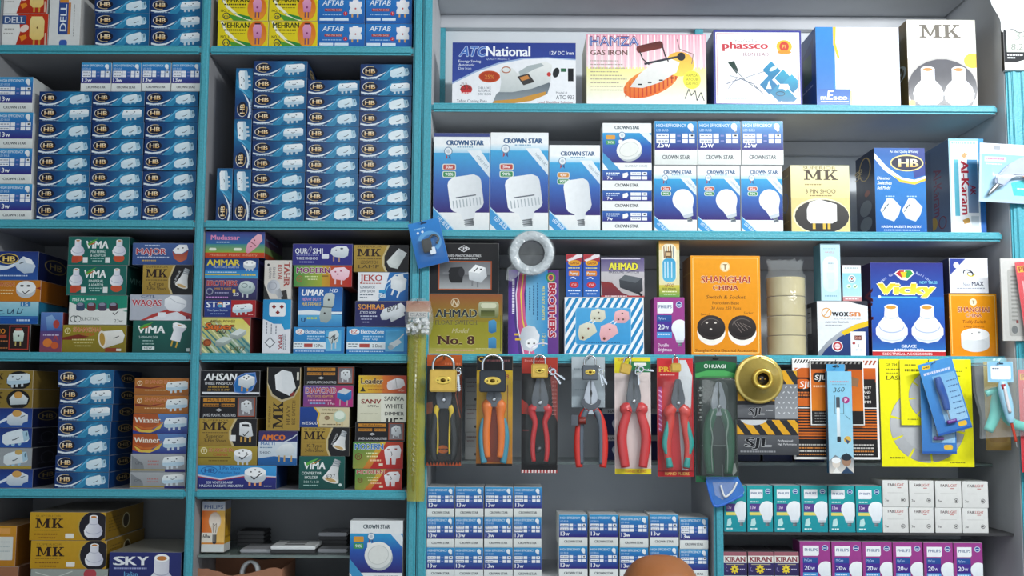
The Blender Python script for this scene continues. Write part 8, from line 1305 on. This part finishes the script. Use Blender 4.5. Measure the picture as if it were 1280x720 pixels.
# ================================================================== the shopkeeper: seated, bald, mostly below the picture
PY = -.46; HX = W(825, 700, PY-.015).x; HT = zat(825, 693.8, PY-.015)
def person():
    st_ = empty('stool', (HX, PY, 0), 'round wooden stool under the seated bald man', 'stool')
    lathe('seat', st_, [(.005, .43), (.17, .43), (.175, .44), (.175, .46), (.165, .468), (.005, .47)], M['wood'], 'Z', 32)
    for k in range(4):
        a = math.pi/4+k*math.pi/2; tube('leg', st_, [(.12*math.cos(a), .12*math.sin(a), .435), (.17*math.cos(a), .17*math.sin(a), 0.0)], .014, M['wood'])
    bm = bmesh.new(); sk = bm.verts.layers.skin.verify()
    S = HT-1.30   # shift so the crown meets the photographed height
    J = dict(pel=((0, 0, .60), .125), ab=((0, .0, .70), .115), ch=((0, .0, .86), .13), ut=((0, 0, .97), .10), nk=((0, -.005, 1.05), .055), nk2=((0, -.012, 1.10), .052),
             sl=((-.17, .0, .955), .058), el=((-.24, -.06, .72), .042), wl=((-.20, -.27, .60), .027), hl=((-.18, -.33, .585), .030),
             sr=((.17, .0, .955), .058), er=((.24, -.06, .72), .042), wr=((.20, -.27, .60), .027), hr=((.18, -.33, .585), .030),
             hpl=((-.10, -.03, .565), .09), kl=((-.15, -.44, .54), .06), al=((-.15, -.40, .09), .036), fl=((-.16, -.50, .035), .034), tl=((-.17, -.58, .028), .026),
             hpr=((.10, -.03, .565), .09), kr=((.15, -.44, .54), .06), ar=((.15, -.40, .09), .036), fr=((.16, -.50, .035), .034), tr=((.17, -.58, .028), .026))
    V = {}; POS = {}
    for n, (p, r) in J.items():
        v = bm.verts.new((p[0], p[1], p[2]+(S if p[2] > .54 and n[0] not in 'kaft' or n in ('ab', ) else 0))); v[sk].radius = (r, r); V[n] = v; POS[n] = tuple(v.co)
    V['pel'][sk].use_root = True
    for a, b in (('pel', 'ab'), ('ab', 'ch'), ('ch', 'ut'), ('ut', 'nk'), ('nk', 'nk2'), ('ut', 'sl'), ('sl', 'el'), ('el', 'wl'), ('wl', 'hl'), ('ut', 'sr'), ('sr', 'er'), ('er', 'wr'), ('wr', 'hr'), ('pel', 'hpl'), ('hpl', 'kl'), ('kl', 'al'), ('al', 'fl'), ('fl', 'tl'), ('pel', 'hpr'), ('hpr', 'kr'), ('kr', 'ar'), ('ar', 'fr'), ('fr', 'tr')): bm.edges.new((V[a], V[b]))
    for s, hn in ((-1, 'hl'), (1, 'hr')):      # four fingers and a thumb on each hand
        b = J[hn][0]
        for i, (dx, ln) in enumerate(((-.027, .062), (-.009, .072), (.009, .068), (.026, .054))):
            prev = V[hn]
            for q, (fy, fz) in enumerate(((.35, .004), (.7, -.006), (1.0, -.024))):
                v = bm.verts.new((b[0]+dx*(1+.15*q), b[1]-.025-ln*fy, b[2]+S+fz)); r = (.0100, .0090, .0078)[q]; v[sk].radius = (r, r); bm.edges.new((prev, v)); prev = v
        prev = V[hn]
        for q, (ax, ay, az) in enumerate(((-.035, .0, -.004), (-.052, -.022, -.012), (-.056, -.042, -.02))):
            v = bm.verts.new((b[0]+s*ax, b[1]+ay, b[2]+S+az)); r = (.012, .010, .009)[q]; v[sk].radius = (r, r); bm.edges.new((prev, v)); prev = v
    me = bpy.data.meshes.new('body'); bm.to_mesh(me); bm.free()
    tmp = bpy.data.objects.new('tmp_body', me); COL.objects.link(tmp); tmp.modifiers.new('s', 'SKIN').use_smooth_shade = True; sb = tmp.modifiers.new('u', 'SUBSURF'); sb.levels = 2; sb.render_levels = 2
    dg = bpy.context.evaluated_depsgraph_get(); me2 = bpy.data.meshes.new_from_object(tmp.evaluated_get(dg)); bpy.data.objects.remove(tmp, do_unlink=True)
    # head, sculpted from rings and joined to the same mesh
    bm = bmesh.new(); bm.from_mesh(me2)
    zc = HT-.118; n, mrg = 48, 30; rows = []
    for i in range(1, mrg):
        th = math.pi*i/mrg; row = []
        for k in range(n):
            ph = 2*math.pi*k/n; x, y, z = math.sin(th)*math.cos(ph), -math.sin(th)*math.sin(ph), math.cos(th)
            front = max(0, -y); jaw = max(0, -z)
            X = x*(max(1e-6, math.sin(th))**(-.28) if z > 0 else 1)*.083*(1-.30*jaw**1.4); Y = y*.098*(1-.12*jaw)-.012*jaw*front; Z = z*.118
            g = lambda cx, cz, sx, sz: math.exp(-((X-cx)/sx)**2-((Z-cz)/sz)**2)*(1 if y < -.2 else 0)
            Y -= .024*g(0, -.022, .011, .020)+.012*g(0, -.002, .008, .022)      # nose
            Y += .010*g(-.031, .006, .015, .012)+.010*g(.031, .006, .015, .012)  # eye sockets
            Y -= .006*g(0, .024, .045, .009)                                      # brow
            Y -= .007*g(0, -.062, .024, .006)+.006*g(0, -.073, .020, .006); Y += .004*g(0, -.067, .026, .003)   # lips
            Y -= .009*g(0, -.098, .022, .014)                                     # chin
            row.append(bm.verts.new((X, Y-.015, zc+Z)))
        rows.append(row)
    t, b = bm.verts.new((0, -.015, zc+.118)), bm.verts.new((0, -.02, zc-.118))
    for k in range(n):
        bm.faces.new((t, rows[0][k], rows[0][(k+1) % n])); bm.faces.new((b, rows[-1][(k+1) % n], rows[-1][k]))
        for i in range(len(rows)-1): bm.faces.new((rows[i][k], rows[i+1][k], rows[i+1][(k+1) % n], rows[i][(k+1) % n]))
    for s in (-1, 1):    # ears
        m_ = Matrix.Translation((s*.079, -.006, zc-.008)) @ Matrix.Rotation(s*.35, 4, 'Z') @ Matrix.Diagonal((.008, .018, .032, 1)); bmesh.ops.create_uvsphere(bm, u_segments=16, v_segments=10, radius=1, matrix=m_)
        m_ = Matrix.Translation((s*.085, -.012, zc-.006)) @ Matrix.Rotation(s*.35, 4, 'Z') @ Matrix.Diagonal((.004, .010, .020, 1)); bmesh.ops.create_uvsphere(bm, u_segments=12, v_segments=8, radius=1, matrix=m_)
    body = bm_mesh(bm, 'body', [M['skin'], M['trouser'], M['leather']], True)
    root = empty('person', (HX, PY, 0), 'bald person seated in front of the bulb cartons, only the crown showing', 'person')
    bo = link('body', body, root)
    Q = lambda n: Vector(POS[n])
    SEG = [('pel', 'ab', 's'), ('ab', 'ch', 's'), ('ch', 'ut', 's'), ('ut', 'nk', 'n'), ('nk', 'nk2', 'n'), ('pel', 'hpl', 't'), ('pel', 'hpr', 't')]
    for q in 'lr': SEG += [('ut', 's'+q, 's'), ('s'+q, 'e'+q, 's'), ('e'+q, 'w'+q, 'a'), ('w'+q, 'h'+q, 'a'), ('hp'+q, 'k'+q, 't'), ('k'+q, 'a'+q, 't'), ('a'+q, 'f'+q, 'f'), ('f'+q, 't'+q, 'f')]
    def near(p):
        best = (9, '')
        for a, b, g in SEG:
            A, B = Q(a), Q(b); t = max(0, min(1, (p-A).dot(B-A)/(B-A).length_squared)); d = (p-A-(B-A)*t).length-(J[a][1]*(1-t)+J[b][1]*t)*.8
            if d < best[0]: best = (d, g)
        if best[1] != 'a' and min((p-Q('hl')-Vector((0, -.05, 0))).length, (p-Q('hr')-Vector((0, -.05, 0))).length) < .062 and p.z > Q('hl').z-.012: return 'a'
        return best[1]
    zh = Q('pel').z+.03
    bm = bmesh.new(); bm.from_mesh(body)
    for co, no in ((Vector((0, 0, zh)), (0, 0, 1)), (Vector((0, 0, Q('nk').z-.03)), (0, 0, 1)), (Q('el'), (Q('wl')-Q('el'))), (Q('er'), (Q('wr')-Q('er'))), (Vector((0, 0, .085)), (0, 0, 1))):
        bmesh.ops.bisect_plane(bm, geom=list(bm.verts)+list(bm.edges)+list(bm.faces), plane_co=co, plane_no=no)
    cls = {}
    bm.faces.ensure_lookup_table()
    for f in bm.faces:
        c = f.calc_center_median(); g = near(c); cls[f.index] = g
        f.material_index = 2 if (g == 'f' or (g == 't' and c.z < .085)) else 1 if (g == 't' or (g == 's' and c.z < zh+.03)) else 0
    bm.to_mesh(body)
    # shirt: the torso and upper arms grown outward
    kill = []
    for f in bm.faces:
        c = f.calc_center_median(); g = cls[f.index]; ok = g in 'sn' and zh < c.z < Q('nk').z-.03
        if g in 'sa' and abs(c.x) > .15:
            e = Q('el') if c.x < 0 else Q('er'); w_ = Q('wl') if c.x < 0 else Q('wr'); ok = (c-e).dot(w_-e) < 0
        if g == 't' and c.z > zh and c.y > -.12: ok = True
        if not ok: kill.append(f)
    bm.normal_update()
    bmesh.ops.delete(bm, geom=kill, context='FACES')
    for v in bm.verts: v.co += v.normal*.007
    sh = bm_mesh(bm, 'shirt', M['shirt'], True); so = link('shirt', sh, root); sm = so.modifiers.new('th', 'SOLIDIFY'); sm.thickness = .003
    for s in (-1, 1):
        e = lathe('eye', root, [(.0115, 0)], M['eye'], 'Y', 4) if False else None
        bm = bmesh.new(); bmesh.ops.create_uvsphere(bm, u_segments=16, v_segments=12, radius=.0115, matrix=Matrix.Translation((s*.031, -.0885, zc+.004))); ey = link('eye', bm_mesh(bm, 'eye', M['eye'], True), root)
        bm = bmesh.new(); bmesh.ops.create_uvsphere(bm, u_segments=12, v_segments=8, radius=.0052, matrix=Matrix.Translation((s*.031, -.0955, zc+.003))); link('iris', bm_mesh(bm, 'iris', M['iris'], True), ey)
        tube('eyebrow', root, [(s*.014, -.110, zc+.021), (s*.03, -.108, zc+.026), (s*.046, -.098, zc+.021)], .0022, M['iris'])
person()
